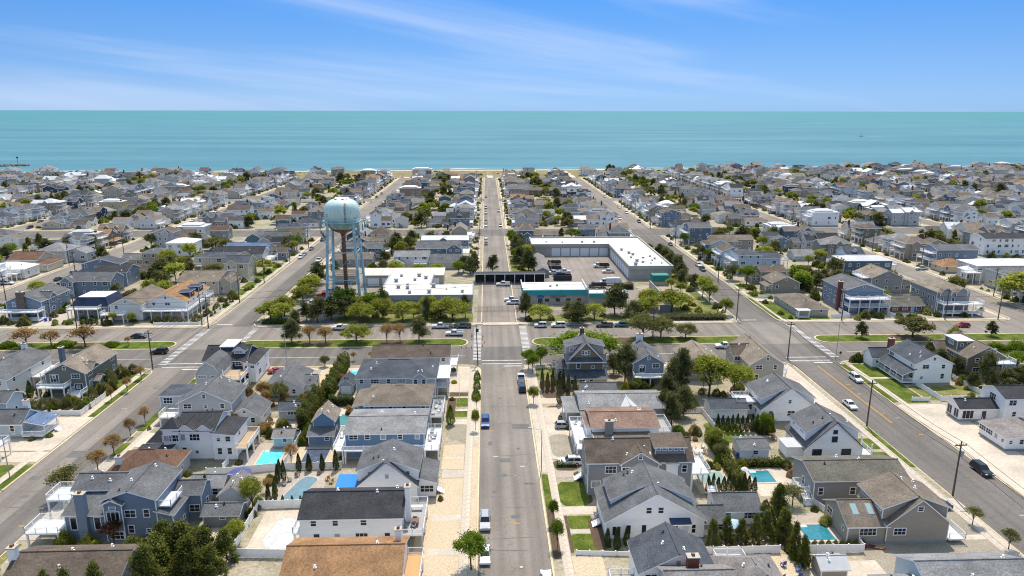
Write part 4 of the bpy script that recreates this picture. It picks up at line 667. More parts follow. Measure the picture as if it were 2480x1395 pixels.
H('grey three-storey house with brick chimney and double white balconies past the avenue', [(127.6, 141.8, 241.4, 258, 8.2, 'gy', 2.2, 0, {'nw': (4, 3, 4)}), (128, 142, 236.6, 241.6, 3.0, 'flat', 0, 2.98, {'nowall': 1, 'r': 'navy'})], 'bluegrey', 'grey', decks=[(127.2, 142, 236.4, 241.3, 5.9, 'SEW'), (127.4, 141.9, 236.8, 241.3, 3.2, 'SEW')], chim=[(127.2, 244, 1.3, 1.3, 10.6, 'brick')], doors=[('garage', 131.5, 241.4, .1, 2.6, 2.3, 'S'), ('garage', 137.5, 241.4, .1, 2.6, 2.3, 'S')])
H('low red brick house with grey-green roof and white window trim', [(142.6, 156, 239.2, 248.6, 3, 'gx', 2.2, 0, {'nw': None})], 'brick', 'olive', wins=[(145.6, 239.2, 1.1, 1.9, 1.3, 'S', 0), (149.2, 239.2, 1.1, 1.9, 1.3, 'S', 0), (154.2, 239.2, 1.0, 2.0, 1.5, 'S', 0)], doors=[('blue', 151.9, 239.2, .4, 1, 2.1, 'S')])
H('tall grey shingle house with gambrel dormers and glazed balcony past the avenue', [(159.6, 171.6, 238.4, 254, 8.2, 'hip', 2.4, 0, {'nw': (3, 2, 5)}), (160.4, 164.4, 237.8, 243, 7.8, 'gam', 1.9, 6.4, {'nw': (1, 0, 0)}), (166.2, 170.2, 237.8, 243, 7.8, 'gam', 1.9, 6.4, {'nw': (1, 0, 0)})], 'grey', 'tan', decks=[(159.8, 174.4, 234.2, 238.3, 4.4, 'SEW'), (160, 174.2, 234.4, 238.2, 1.2, 'SE')])
H('grey gabled house with stacked corner porches behind the brick house', [(151.2, 163.4, 266.4, 279, 6.8, 'gy', 2.7), (163.3, 168, 268, 280, 5, 'sE', 1)], 'grey', 'tan', decks=[(148, 151.1, 266, 276, 3.2, 'SWN'), (148, 151.1, 268, 276, 6.2, 'SWN', {'nopost': 1})])
H('slate-blue house with silver roof behind the grey gabled house', [(155, 176, 296, 307, 7.3, 'hip', 1.2)], 'slate', 'silver', decks=[(151.6, 154.9, 296, 306, 5, 'SWN'), (176.1, 179, 297, 304, 5, 'SE')])
H('small cream cottage with orange-brown hip roof at the right', [(203, 214, 302, 311, 3.3, 'hip', 2.6)], 'cream', 'orange')
H('slate-blue three-storey house with white corner balconies at the right', [(208.4, 228, 316, 326.4, 8, 'gx', 1.6)], 'bluegrey', 'grey', decks=[(204.6, 208.3, 315, 325, 3.2, 'SWN'), (205.2, 208.3, 316, 324, 6.2, 'SWN', {'nopost': 1})])
H('bright white three-storey house with dark awnings at the right edge', [(247, 272, 338.6, 350, 9, 'gx', 1.8, 0, {'nw': (8, 2, 2)})], 'white', 'dark')
H('grey house with white metal hip roof beside the second right street', [(206, 235, 284.6, 297, 7.3, 'hip', 1.6), (202.4, 206.2, 285.6, 291, 5.2, 'hip', 1)], 'lgrey', 'white', decks=[(199.6, 206, 281.4, 285.4, 4.8, 'SWN')])
H('grey house with dark-fasciaed wraparound decks at the right edge', [(206, 222, 267.4, 279, 7.4, 'hip', 1.6)], 'lgrey', 'grey', decks=[(202.6, 222, 264, 267.3, 3, 'SWE'), (204, 222, 264.6, 267.3, 5.9, 'SWE', {'nopost': 1})])
# between the water tower street and the centre street, behind the public works
H('brown-roofed house behind the water tower', [(-70.6, -53, 323.4, 333.6, 3.9, 'gx', 2)], 'grey', 'taupe')
H('slate house with white trim and railed deck behind the water tower', [(-70, -50.4, 337, 347.4, 6.2, 'gx', 2.2), (-62, -57, 335.8, 340, 6.3, 'gy', 1.7)], 'slate', 'grey', decks=[(-50.3, -47.4, 337, 346, 3.4, 'SEN')])
H('white house with pale roof behind the flat-roofed public works hall', [(-42, -26.4, 317.4, 327, 6, 'gx', 1.7), (-44.4, -37.4, 313.6, 318, 3.4, 'gy', 1.5)], 'offwhite', 'lgrey', decks=[(-33, -27, 314.6, 317.3, 3, 'SEW')])
H('low grey house with broad grey roof behind the public works hall', [(-26, -12, 316, 327, 3.8, 'gx', 2.4)], 'lgrey', 'grey')
H('dark slate house with white gable trim left of the centre street', [(-34, -13, 338.4, 350, 5.8, 'gx', 2.3), (-19.4, -12, 336.4, 344, 5.6, 'gy', 2.5)], 'slate', 'grey', decks=[(-11.9, -8.4, 338, 349, 3.2, 'SEN')])
H('blue-grey house with silver roof left of the centre street', [(-33, -9.4, 357, 367, 6.4, 'gx', 1.4), (-24, -20, 355.8, 361, 6.5, 'gy', 1.2)], 'bluegrey', 'silver')
H('cream house with steep brown hip roof near the second avenue', [(-62, -52.4, 378.4, 389, 6.2, 'hip', 3)], 'cream', 'brown')
H('charcoal gabled house with pale roof near the second avenue', [(-76, -65, 383, 399, 4.6, 'gy', 3)], 'charcoal', 'lgrey')
# sheds and garden houses
SH = lambda l, *a, **k: house(l, *a, name='garden_shed', cat='shed', **k)
SH('grey garden shed with white fascia beside the blue-grey house', [(-49.2, -43.2, 111, 115, 2.6, 'gx', .9, 0, {'nw': (1, 0, 0)})], 'grey', 'grey')
SH('cream garden shed with weathered gable roof', [(-48.6, -43.8, 117, 122.6, 2.9, 'gy', 1.7, 0, {'nw': None})], 'offwhite', 'weather')
SH('small white shed with mottled roof beside the turquoise pool', [(-45.6, -41.6, 140.4, 144, 2.9, 'gx', .9, 0, {'nw': (1, 0, 0)})], 'paleblue', 'weather')
SH('dark-roofed shed with shutter behind the cottage', [(-48.4, -43, 154.4, 159, 2.9, 'gx', 1, 0, {'nw': (1, 0, 0)})], 'lgrey', 'slate')
SH('two-storey blue garden house with tan roof beside the tall hedge', [(-37.8, -33.3, 143.4, 149, 5.2, 'gy', 1.9, 0, {'nw': (1, 1, 0)}), (-38.4, -33.2, 141, 143.5, 2.8, 'sS', .9, 0, {'r': 'grey'})], 'blue', 'tan')
SH('grey garage shed with white roller door behind the charcoal-roofed grey house', [(-37.6, -34.2, 170, 175, 2.9, 'gy', 1.3, 0, {'nw': None})], 'lgrey', 'slate', doors=[('garage', -35.9, 170, .05, 2.4, 2.1, 'S')])
SH('barn-style tan shed with silver roof at the bottom right', [(51, 55, 93.4, 96.8, 2.2, 'gx', 1.0, 0, {'nw': None})], 'tan', 'silver')

# ------------------------------------------------------------ public works yard
GREYW = noise_mat('metal_wall', (.36, .375, .38), .8, .05, .15, .08, .6, stretch=(6, 6, .3))
TANW = noise_mat('stucco_wall', (.42, .385, .335), 1.2, .06, .15, .1, .8)
WROOF = noise_mat('white_roof_membrane', (.66, .645, .61), .5, .08, .16, .16, .6, rgb2=(.50, .465, .41))
RIBROOF = noise_mat('ribbed_roof', (.64, .60, .53), 1.5, .10, .2, .16, .6, rgb2=(.50, .45, .37), stretch=(3, .25, 1))
TEAL = noise_mat('teal_fascia', (.045, .30, .33), .6, .05, .2, .08, .55)
DARKM = plain('dark_metal', (.03, .03, .035), .5)
def part(parent, name, off, fn, smooth=False):
    b = MB(); fn(b); return b.build(name, parent, off, smooth)
def rooftop_units(parent, off, pts, z):
    m = plain('roof_unit', (.33, .33, .33), .5)
    for x, y, s in pts: part(parent, 'roof_vent', off, lambda b: (b.box(x - s * .35, x + s * .35, y - s * .35, y + s * .35, z, z + s * .5, m), b.box(x - s * .5, x + s * .5, y - s * .5, y + s * .5, z + s * .5, z + s * .75, m)))
off = (-22, 264, 0); r = thing('public_works_hall', 'grey metal hall with stained white flat roof beside the water tower', 'building', off)
part(r, 'wall', off, lambda b: (b.box(-38.6, -5.6, 247, 263, 0, 5.6, GREYW), b.box(-38.2, -21.8, 263, 281, 0, 5.5, GREYW)))
part(r, 'fascia', off, lambda b: (b.box(-39.1, -5.1, 246.5, 247.0, 4.3, 6.1, GREYW), b.box(-39.1, -38.6, 247, 281.4, 4.3, 6.1, GREYW), b.box(-5.6, -5.1, 247, 263.4, 4.3, 6.1, GREYW), b.box(-21.8, -21.3, 263.4, 281.4, 4.3, 6.1, GREYW)))
part(r, 'roof', off, lambda b: (b.box(-38.6, -5.6, 247, 263, 5.6, 5.9, WROOF), b.box(-38.6, -21.8, 263, 281.4, 5.6, 5.92, WROOF)))
rooftop_units(r, off, [(-36, 250, .8), (-33, 258, 1.5), (-29.5, 257, 1.4), (-28, 250, 1.2), (-21, 250.5, 1.5), (-20, 259, 1.8), (-9, 251, 1.2), (-30, 262, 1.0), (-35, 268, 1.6), (-28, 270, 1.2), (-24, 273, 1.5), (-27, 277, 1.6), (-34, 277, 1.2), (-15, 255, .6), (-12, 258, .5)], 5.9)
part(r, 'door', off, lambda b: b.box(-11.6, -9.2, 246.9, 246.98, .1, 2.4, plain('door_grey', (.3, .32, .33), .5)))
off = (-34.5, 290, 0); r = thing('equipment_garage', 'tan garage with ribbed metal roof behind the white-roofed hall', 'building', off)
part(r, 'wall', off, lambda b: (b.box(-50.6, -18, 285, 294.6, 0, 4.7, TANW)))
part(r, 'roof', off, lambda b: [b.slab([[(-51.2, 284.5, 4.7), (-17.6, 284.5, 4.7), (-17.6, 295, 5.5), (-51.2, 295, 5.5)]], .25, RIBROOF, TRIM())] + [b.bar((-51 + i * 1.02, 284.5, 4.74), (-51 + i * 1.02, 295, 5.54), .06, RIBROOF) for i in range(33)])
for x in (-46.6, -40.6, -22): o = link('garage_door', door_mesh('garage', 4.4, 3.2), r, (x - off[0], 285 - off[1] - .006, .02))
off = (-59, 292.6, 0); r = thing('small_garage', 'small tan garage with brown roof behind the water tower legs', 'building', off)
build_house(Sink(r, off), [(-63.6, -54.4, 289.5, 296, 3.9, 'gx', 1.4, 0, {'nw': (1, 0, 0)})], 'beige', 'taupe', detail=2, vents=False)
SHG = noise_mat('shelter_boards', (.13, .128, .125), 1.5, .2, .3, .2, .9); off = (9.5, 291, 0); r = thing('storage_shelter', 'long open-fronted black storage shelter across the yard', 'shelter', off)
part(r, 'roof', off, lambda b: b.slab([[(-5.4, 287.8, 4.3), (24.4, 287.8, 4.3), (24.4, 294.6, 3.7), (-5.4, 294.6, 3.7)]], .3, roofing('dark'), TRIM()))
part(r, 'back_wall', off, lambda b: b.box(-5, 24, 294, 294.3, 0, 3.6, SHG))
for i in range(8): part(r, 'partition', off, lambda b: b.box(-5 + i * 4.14 - .08, -5 + i * 4.14 + .08, 289, 294, 0, 3.4, SHG)); part(r, 'post', off, lambda b: b.box(-5 + i * 4.14 - .12, -5 + i * 4.14 + .12, 288.2, 288.4, 0, 4.0, TRIM()))
off = (60, 330, 0); r = thing('garage_building', 'L-shaped public works garage with white roof and roller doors', 'building', off)
part(r, 'wall', off, lambda b: (b.box(22.6, 60.8, 345, 365, 0, 5.3, TANW), b.box(60.8, 78.8, 293.2, 365, 0, 5.32, TANW)))
part(r, 'roof', off, lambda b: b.slab([[(22.6, 345, 5.5), (60.8, 345, 5.5), (69.8, 355, 6.0), (22.6, 355, 6.0)], [(22.6, 355, 6.0), (69.8, 355, 6.0), (78.8, 365, 5.5), (22.6, 365, 5.5)], [(60.8, 345, 5.5), (60.8, 293.2, 5.5), (69.8, 293.2, 6.0), (69.8, 355, 6.0)], [(69.8, 293.2, 6.0), (78.8, 293.2, 5.5), (78.8, 365, 5.5), (69.8, 355, 6.0)]], .2, WROOF, WROOF))
def fascia(b):
    for x0, x1, y0, y1, in ((22.1, 60.3, 344.4, 345), (60.2, 60.8, 292.6, 345), (60.8, 79.4, 292.6, 293.2), (78.8, 79.4, 293.2, 365.6), (22.1, 78.8, 365, 365.6), (22.0, 22.6, 345, 365)): b.box(x0, x1, y0, y1, 4.6, 6.2, TANW)
part(r, 'fascia', off, fascia)
for i in range(6): link('garage_door', door_mesh('garage', 3.9, 4.0), r, (34.2 + 4.75 * i - off[0], 345 - off[1] - .006, .02))
for i in range(9): link('garage_door', door_mesh('garage', 3.7, 4.0), r, (60.8 - off[0] - .006, 298.5 + 5.1 * i - off[1], .02), R(-90))
rooftop_units(r, off, [(64, 330, 1.3), (66, 322, 1.4), (67, 318, 1.4), (65, 312, 1), (70, 310, 1.2), (66, 304, 1.5), (68, 301, 1.2), (74, 314, 1), (75, 309, 1), (73, 305, .9), (76, 300, .7), (48, 351, 1.2), (54, 351, 1.2), (30, 352, .8), (38, 351, .8), (71, 299, .8), (64, 297, 1.6)], 5.7)
off = (72, 285.5, 0); r = thing('green_container', 'green covered container on a concrete base beside the garage building', 'container', off)
part(r, 'base', off, lambda b: b.box(68.6, 75.4, 283.4, 287.6, 0, 1.5, CONC2)); g = plain('container_green', (.02, .22, .17), .5)
part(r, 'body', off, lambda b: [b.box(68.4, 75.2, 283.2, 287.6, 1.6, 4.2, g)] + [b.box(68.6 + i * .68, 68.7 + i * .68, 283.1, 283.25, 1.7, 4.1, g) for i in range(10)])
off = (28, 260, 0); r = thing('public_works_office', 'low office with teal fascia, white roof and black PUBLIC WORKS lettering', 'building', off)
part(r, 'wall', off, lambda b: (b.box(13.4, 37.3, 254.8, 268.2, 0, 4.6, TANW), b.box(37.3, 51.8, 253.2, 258.8, 0, 3.8, TANW)))
part(r, 'fascia', off, lambda b: (b.box(13.0, 37.7, 254.2, 254.8, 3.7, 5.6, TEAL), b.box(13.0, 13.4, 254.8, 268.6, 3.7, 5.6, TEAL), b.box(37.7, 52.2, 252.6, 253.2, 3.0, 4.6, TEAL), b.box(51.8, 52.2, 253.2, 259.2, 3.0, 4.6, TEAL), b.box(37.3, 37.7, 254.8, 268.6, 4.2, 5.6, TEAL)))
part(r, 'roof', off, lambda b: (b.box(13.4, 37.3, 254.8, 268.2, 4.6, 5.3, WROOF), b.box(37.7, 51.8, 253.2, 258.8, 3.8, 4.35, WROOF)))
part(r, 'parapet', off, lambda b: (b.box(13.0, 13.36, 255, 268.6, 5.3, 6.3, WROOF), b.box(36.9, 37.28, 255, 268.6, 5.31, 6.3, WROOF)))
rooftop_units(r, off, [(24, 261, .9), (26.6, 262, .9), (41, 256, .6)], 5.2)
for x in (22.3, 26.3, 30.2, 34.2): o = link('window', window_mesh(1.5, 1.1, 'frame', 2), r, (x - off[0], 254.79 - off[1], 1.1)); link('pane', window_mesh(1.5, 1.1, 'pane', 2), o)
link('door', door_mesh('dark', 1.9, 2.2), r, (19.7 - off[0], 254.79 - off[1], .05))
BLK = plain('black_letter', (.012, .012, .012), .6); BLUE = plain('sign_blue', (.012, .12, .34), .5)
def text(s, size, x, y, z, parent, o_):
    c = bpy.data.curves.new('lettering', 'FONT'); c.body = s; c.size = size; c.extrude = .03; c.align_x = 'LEFT'; c.space_character = 1.15; tmp = bpy.data.objects.new('lettering', c)
    COL.objects.link(tmp); bpy.context.view_layer.update(); me = bpy.data.meshes.new_from_object(tmp.evaluated_get(bpy.context.evaluated_depsgraph_get())); bpy.data.objects.remove(tmp)
    me.materials.clear(); me.materials.append(BLK); o = link('lettering', me, parent, (x - o_[0], y - o_[1], z - o_[2])); o.rotation_euler = (R(90), 0, 0); return o
text('PUBLIC  WORKS', .72, 23.5, 254.75, 2.85, r, off)
part(r, 'lettering', off, lambda b: [b.box(23.5 + i * .3, 23.72 + i * .3, 254.74, 254.79, 2.3, 2.58, BLK) for i in range(11)])
def logo(b):
    pts = [(19.8 + 1.28 * math.cos(2 * math.pi * i / 28), 2.85 + .66 * math.sin(2 * math.pi * i / 28)) for i in range(28)]
    b.poly([(x, 254.70, z) for x, z in pts], BLUE)
    for i in range(28): p, q = pts[i], pts[(i + 1) % 28]; b.poly([(p[0], 254.79, p[1]), (q[0], 254.79, q[1]), (q[0], 254.70, q[1]), (p[0], 254.70, p[1])], BLUE)
    b.box(19.72, 19.88, 254.7, 254.78, 3.5, 3.8, BLUE)
part(r, 'logo_sign', off, logo)
part(r, 'logo_emblem', off, lambda b: (b.box(18.95, 20.65, 254.66, 254.695, 2.72, 2.92, plain('pale_blue', (.2, .42, .6), .5))))
off = (24, 315, 0); r = thing('long_shed', 'long narrow storage shed with weathered roof at the yard edge', 'shed', off)
build_house(Sink(r, off), [(21.4, 26.8, 299, 331, 3.3, 'gy', 1.3, 0, {'nw': None})], 'taupe', 'weather', detail=1, vents=False)
# yard fence and gate
def chain_fence(label, pts, h=1.9):
    off = (pts[0][0], pts[0][1], 0); r = thing('chain_link_fence', label, 'fence', off); m = plain('fence_dark', (.02, .02, .02), .6)
    for (xa, ya), (xb, yb) in zip(pts, pts[1:]):
        d = math.hypot(xb - xa, yb - ya); n = max(1, round(d / 2.5))
        for i in range(n):
            p = [(xa + (xb - xa) * t, ya + (yb - ya) * t) for t in (i / n, (i + 1) / n)]
            part(r, 'post', off, lambda b: b.bar((*p[0], 0), (*p[0], h + .1), .05, m)); k = int(d / n / .12)
            def mesh(b):
                for z in (.1, h): b.bar((*p[0], z), (*p[1], z), .03, m)
                for j in range(k): t = j / k; x, y = p[0][0] + (p[1][0] - p[0][0]) * t, p[0][1] + (p[1][1] - p[0][1]) * t; b.bar((x, y, .1), (x, y, h), .012, m, 3)
            part(r, 'mesh_panel', off, mesh)
chain_fence('black chain-link fence beside the office front corner', [(5.2, 246), (14.5, 246)]); chain_fence('chain-link gate across the public works drive', [(-4.4, 246), (4.8, 246)], 1.7)
off = (68, 255, 0); r = thing('block_wall', 'grey boundary wall right of the yard drive', 'wall', off)
part(r, 'wall_panel', off, lambda b: b.box(66.5, 66.8, 250, 281, 0, 2.6, GREYW)); part(r, 'wall_panel', off, lambda b: b.box(62, 66.5, 243.7, 244, 0, 2.4, GREYW)); part(r, 'wall_panel', off, lambda b: b.box(66.5, 66.8, 244, 249.9, 0, 2.4, GREYW))

# ------------------------------------------------------------ water tower
def tank_mat():
    m, n, l, b = new_mat('tank_paint'); t = n.new('ShaderNodeTexCoord'); mp_ = n.new('ShaderNodeMapping'); mp_.inputs['Scale'].default_value = (.55, .55, .10); l.new(t.outputs['Object'], mp_.inputs[0])
    a = n.new('ShaderNodeTexNoise'); a.inputs['Scale'].default_value = 1.3; a.inputs['Detail'].default_value = 7; a.inputs['Roughness'].default_value = .65; l.new(mp_.outputs[0], a.inputs[0])
    rp = n.new('ShaderNodeValToRGB'); e = rp.color_ramp.elements; e[0].position = .35; e[0].color = (.50, .64, .57, 1); e[1].position = .62; e[1].color = (.64, .76, .69, 1); x = rp.color_ramp.elements.new(.67); x.color = (.34, .40, .30, 1); x = rp.color_ramp.elements.new(.75); x.color = (.20, .10, .045, 1)
    l.new(a.outputs[0], rp.inputs[0])
    s = n.new('ShaderNodeSeparateXYZ'); l.new(t.outputs['Object'], s.inputs[0]); q = n.new('ShaderNodeMath'); q.operation = 'ADD'; q.inputs[1].default_value = -2.1; l.new(s.outputs[0], q.inputs[0]); ab = n.new('ShaderNodeMath'); ab.operation = 'ABSOLUTE'; l.new(q.outputs[0], ab.inputs[0])
    mk_ = n.new('ShaderNodeMapRange'); mk_.inputs[1].default_value = .1; mk_.inputs[2].default_value = .55; mk_.inputs[3].default_value = 1; mk_.inputs[4].default_value = 0; l.new(ab.outputs[0], mk_.inputs[0]); fr = n.new('ShaderNodeMath'); fr.operation = 'LESS_THAN'; fr.inputs[1].default_value = 0; l.new(s.outputs[1], fr.inputs[0])
    n2_ = n.new('ShaderNodeTexNoise'); n2_.inputs['Scale'].default_value = 1.1; n2_.inputs['Detail'].default_value = 6; l.new(t.outputs['Object'], n2_.inputs[0]); m3 = n.new('ShaderNodeMath'); m3.operation = 'MULTIPLY'; l.new(mk_.outputs[0], m3.inputs[0]); l.new(fr.outputs[0], m3.inputs[1]); m4 = n.new('ShaderNodeMath'); m4.operation = 'MULTIPLY'; l.new(m3.outputs[0], m4.inputs[0]); l.new(n2_.outputs[0], m4.inputs[1]); m5 = n.new('ShaderNodeMath'); m5.operation = 'MULTIPLY'; m5.use_clamp = True; m5.inputs[1].default_value = 1.5; l.new(m4.outputs[0], m5.inputs[0])
    mx = n.new('ShaderNodeMix'); mx.data_type = 'RGBA'; l.new(m5.outputs[0], mx.inputs[0]); l.new(rp.outputs[0], mx.inputs[6]); mx.inputs[7].default_value = (.16, .10, .06, 1); l.new(mx.outputs[2], b.inputs['Base Color']); b.inputs['Roughness'].default_value = .42; return m
TANK = tank_mat(); LEG = noise_mat('tower_leg_paint', (.30, .46, .49), 1.2, .08, .3, .12, .5, rgb2=(.38, .54, .56)); RUST = noise_mat('rusty_steel', (.25, .125, .065), 1.4, .3, .25, .35, .85, rgb2=(.13, .065, .035))
TX, TY = -52, 256.8; off = (TX, TY, 0); r = thing('water_tower', 'tall pale blue water tower on four legs with rusty centre pipe', 'water tower', off)
rot = lambda p: p
b = MB(); b.lathe([(6.3, 31.4), (6.32, 34.6), (6.22, 35.8), (5.92, 36.9), (5.4, 37.8), (4.6, 38.55), (3.5, 39.1), (2.1, 39.45), (.8, 39.6), (.05, 39.62)], TANK, 48, (TX, TY)); b.build('tank', r, off, True)
b = MB(); b.lathe([(.8, 27.2), (2.4, 27.6), (3.9, 28.3), (5.1, 29.3), (5.9, 30.4), (6.22, 31.4)], noise_mat('bowl_paint', (.24, .36, .31), .9, .15, .3, .25, .6, rgb2=(.34, .48, .44)), 40, (TX, TY)); bo = b.build('bowl', r, off, True)
b = MB(); b.lathe([(1.2, 27.15), (2.5, 27.52), (3.8, 28.15), (4.5, 28.7), (4.48, 28.62), (3.8, 28.05), (2.5, 27.42), (1.2, 27.0)], RUST, 40, (TX, TY)); b.build('rust_ring', bo, off)
b = MB(); b.lathe([(.75, 0), (.75, 24), (.8, 26), (1.25, 27.4)], RUST, 18, (TX, TY)); b.build('riser_pipe', r, off, True)
part(r, 'catwalk', off, lambda b: b.lathe([(6.25, 31.2), (7.1, 31.2), (7.1, 31.5), (6.25, 31.5)], LEG, 40, (TX, TY), False))
def cat_rail(b):
    for i in range(40):
        a, c = 2 * math.pi * i / 40, 2 * math.pi * (i + 1) / 40; p, q = (TX + 7.05 * math.cos(a), TY + 7.05 * math.sin(a)), (TX + 7.05 * math.cos(c), TY + 7.05 * math.sin(c))
        for z in (32.0, 32.5): b.bar((*p, z), (*q, z), .03, LEG)
        b.bar((*p, 31.5), (*p, 32.5), .03, LEG)
part(r, 'catwalk_railing', off, cat_rail)
legs = []
for sx, sy in ((-1, -1), (1, -1), (1, 1), (-1, 1)):
    p, q = Vector((TX + sx * 6.1, TY + sy * 6.1, 0)), Vector((TX + sx * 4.5, TY + sy * 4.5, 31.9)); legs.append((p, q)); o = part(r, 'leg', off, lambda b: b.bar(p, q, .52, LEG, 8)); part(o, 'footing', off, lambda b: b.box(p.x - .9, p.x + .9, p.y - .9, p.y + .9, 0, .5, CONC2))
at = lambda i, z: legs[i][0].lerp(legs[i][1], z / 31.9)
for z in (10.5, 20.5):
    for i in range(4): part(r, 'strut', off, lambda b: b.bar(at(i, z), at((i + 1) % 4, z), .16, LEG, 6))
for z0, z1 in ((.5, 10.5), (10.5, 20.5), (20.5, 30)):
    for i in range(4): j = (i + 1) % 4; part(r, 'tie_rod', off, lambda b: b.bar(at(i, z0), at(j, z1), .045, LEG)); part(r, 'tie_rod', off, lambda b: b.bar(at(j, z0), at(i, z1), .045, LEG))
def ladder(b):
    p, q = at(2, 0) + Vector((-.6, -.3, 0)), at(2, 31.2) + Vector((-.6, -.3, 0))
    for d in (-.22, .22): b.bar(p + Vector((d, 0, 0)), q + Vector((d, 0, 0)), .035, LEG)
    for k in range(90): c = p.lerp(q, k / 90); b.bar(c - Vector((.22, 0, 0)), c + Vector((.22, 0, 0)), .02, LEG, 3)
part(r, 'ladder', off, ladder)
ANT = plain('antenna_grey', (.42, .46, .47), .5); ANTG = plain('antenna_green', (.20, .36, .34), .5)
for k, (sx, sy, z, m) in enumerate([(-7.6, -2.5, 28.6, ANTG), (-7.9, .5, 28.9, ANTG), (-6.6, -4.5, 26.5, ANT), (-6.2, -5, 25.2, ANT), (7.6, -3, 28.4, ANTG), (7.9, 0, 28.6, ANTG), (7.2, -4.2, 26.4, ANT), (8.0, -3.4, 25.6, ANT), (7.0, -4.8, 24.9, ANT), (8.3, -2.2, 26.8, DARKM), (8.6, -3.4, 26.2, DARKM), (-5.6, -5.4, 24.4, ANT), (-7, -4, 27.2, DARKM), (6.6, -5.0, 26.0, DARKM), (7.6, -4.4, 24.2, DARKM), (-6, -5.5, 26.8, DARKM)]):
    part(r, 'antenna', off, lambda b: (b.box(TX + sx - .2, TX + sx + .2, TY + sy - .12, TY + sy + .12, z, z + (2.4 if m is ANTG else 1.1), m), b.bar((TX + sx, TY + sy, z + .5), (TX + sx * .8, TY + sy * .8, z + .5), .05, LEG)))
for x, y in ((-1.6, -2.2), (.9, -2.6)): part(r, 'hatch', off, lambda b: b.lathe([(.45, 38.9), (.45, 39.5), (.1, 39.55)], plain('hatch_grey', (.25, .25, .25), .6), 12, (TX + x, TY + y)))
INK = plain('tank_letter', (.02, .07, .14), .6)
def stroke(b, a0, z0, a1, z1, w=.16):      # painted stroke on the drum at azimuth a (degrees, 0 = towards -Y)
    f = lambda a, z: (TX + 6.335 * math.sin(R(a)), TY - 6.335 * math.cos(R(a)), z)
    if abs(a1 - a0) < 1e-3: d = w / 6.3 * 57.3 / 2; b.poly([f(a0 - d, z0), f(a0 + d, z0), f(a1 + d, z1), f(a1 - d, z1)], INK)
    else: b.poly([f(a0, z0), f(a1, z1), f(a1, z1 + w), f(a0, z0 + w)], INK)
part(r, 'lettering', off, lambda b: (stroke(b, -50, 33.2, -50, 34.3), stroke(b, -44, 33.2, -44, 34.3), stroke(b, -51, 34.2, -43, 34.2), stroke(b, -76, 32.9, -68, 32.5, .2)))
part(r, 'lettering', off, lambda b: (stroke(b, 50, 32.9, 54, 32.6, .2), stroke(b, 54, 32.6, 59, 32.6, .2), stroke(b, 59, 32.6, 63, 32.9, .2), stroke(b, 66, 33.0, 66, 34.0)))
# small siren post beside the tower
off = (-49.4, 250.5, 0); r = thing('siren_pole', 'grey siren horns on a thin pole beside the water tower', 'siren', off)
part(r, 'pole', off, lambda b: b.bar((-49.4, 250.5, 0), (-49.4, 250.5, 10.5), .12, ANT, 8))
for i in range(3): part(r, 'horn', off, lambda b: b.lathe([(.2, 9.2 + i * .62), (.75, 9.3 + i * .62), (.75, 9.6 + i * .62), (.2, 9.75 + i * .62)], ANT, 14, (-49.4, 250.5)))

# ------------------------------------------------------------ poles and wires
WOOD = noise_mat('pole_wood', (.13, .10, .075), 2, .2, .2, .2, .9, stretch=(4, 4, .2)); STEEL = plain('galvanised', (.38, .39, .40), .45, .5, .3); WIRE = plain('wire_black', (.03, .03, .03), .6)
def pole_template(tr):
    r = link('utility_pole', None); b = MB(); b.bar((0, 0, 0), (0, 0, 11.2), .19, WOOD, 8, .13); b.build('pole', r)
    b = MB(); b.box(-1.15, 1.15, -.07, .07, 10.3, 10.48, WOOD); c = b.build('crossarm', r)
    for x in (-1, -.4, .4, 1): b = MB(); b.bar((x, 0, 10.48), (x, 0, 10.75), .05, STEEL, 6); b.build('insulator', c)
    if tr: b = MB(); b.lathe([(.28, 8.2), (.3, 8.3), (.3, 9.2), (.2, 9.35)], plain('transformer_grey', (.42, .45, .47), .4), 12, (.45, -.1)); b.build('transformer', r)
    return r
def lamp_template(h, arm):
    r = link('street_lamp', None); b = MB(); b.bar((0, 0, 0), (0, 0, h), .11, STEEL, 8, .07); b.build('pole', r)
    b = MB(); b.bar((0, 0, h - .1), (arm, 0, h + .35), .05, STEEL, 6); b.build('arm', r); b = MB(); b.box(arm - .35, arm + .35, -.14, .14, h + .28, h + .42, STEEL); b.build('lamp_head', r); return r
PT = [pole_template(0), pole_template(1)]; used = set()
def place(tpl, x, y, rz, label, cat, group=None, z=0, sc=None):
    o = tpl if tpl.name not in used else copy_tree(tpl); used.add(tpl.name); o.location = (x, y, z); o.rotation_euler = (0, 0, rz)
    if sc: o.scale = sc
    return tag(o, label, cat, group)
RP = [(87.0, 116.8), (86.8, 147.4), (87.4, 192.8), (86.4, 233.4), (97.6, 288.7), (101.2, 330), (101.4, 373.4), (101.4, 433), (101.4, 480), (101.4, 530), (101.4, 600), (101.4, 660)]
for i, p in enumerate(RP): place(PT[1 if i in (0, 3, 5) else 0], p[0], p[1], R(3) if i < 6 else 0, f'wooden utility pole along the right street, {ordi(i + 1)} from the bottom', 'utility pole', 'utility poles along the streets')
LP = [(-93.4, 190.3), (-92.4, 228.7), (-92.8, 260.6), (-93.0, 291.9), (-93.2, 332.7), (-93.4, 370), (-93.4, 432), (-93.4, 490), (-93.4, 545), (-93.4, 600), (-93.4, 660)]
for i, p in enumerate(LP): place(PT[1 if i in (0, 3) else 0], p[0], p[1], 0, f'wooden utility pole along the left street, {ordi(i + 1)} from the bottom', 'utility pole', 'utility poles along the streets')
AP = [(-136.1, 224.8 + 5.6), (-95.6, 231.6), (121.9, 230.4), (158.3, 230.4), (177, 230.2)]
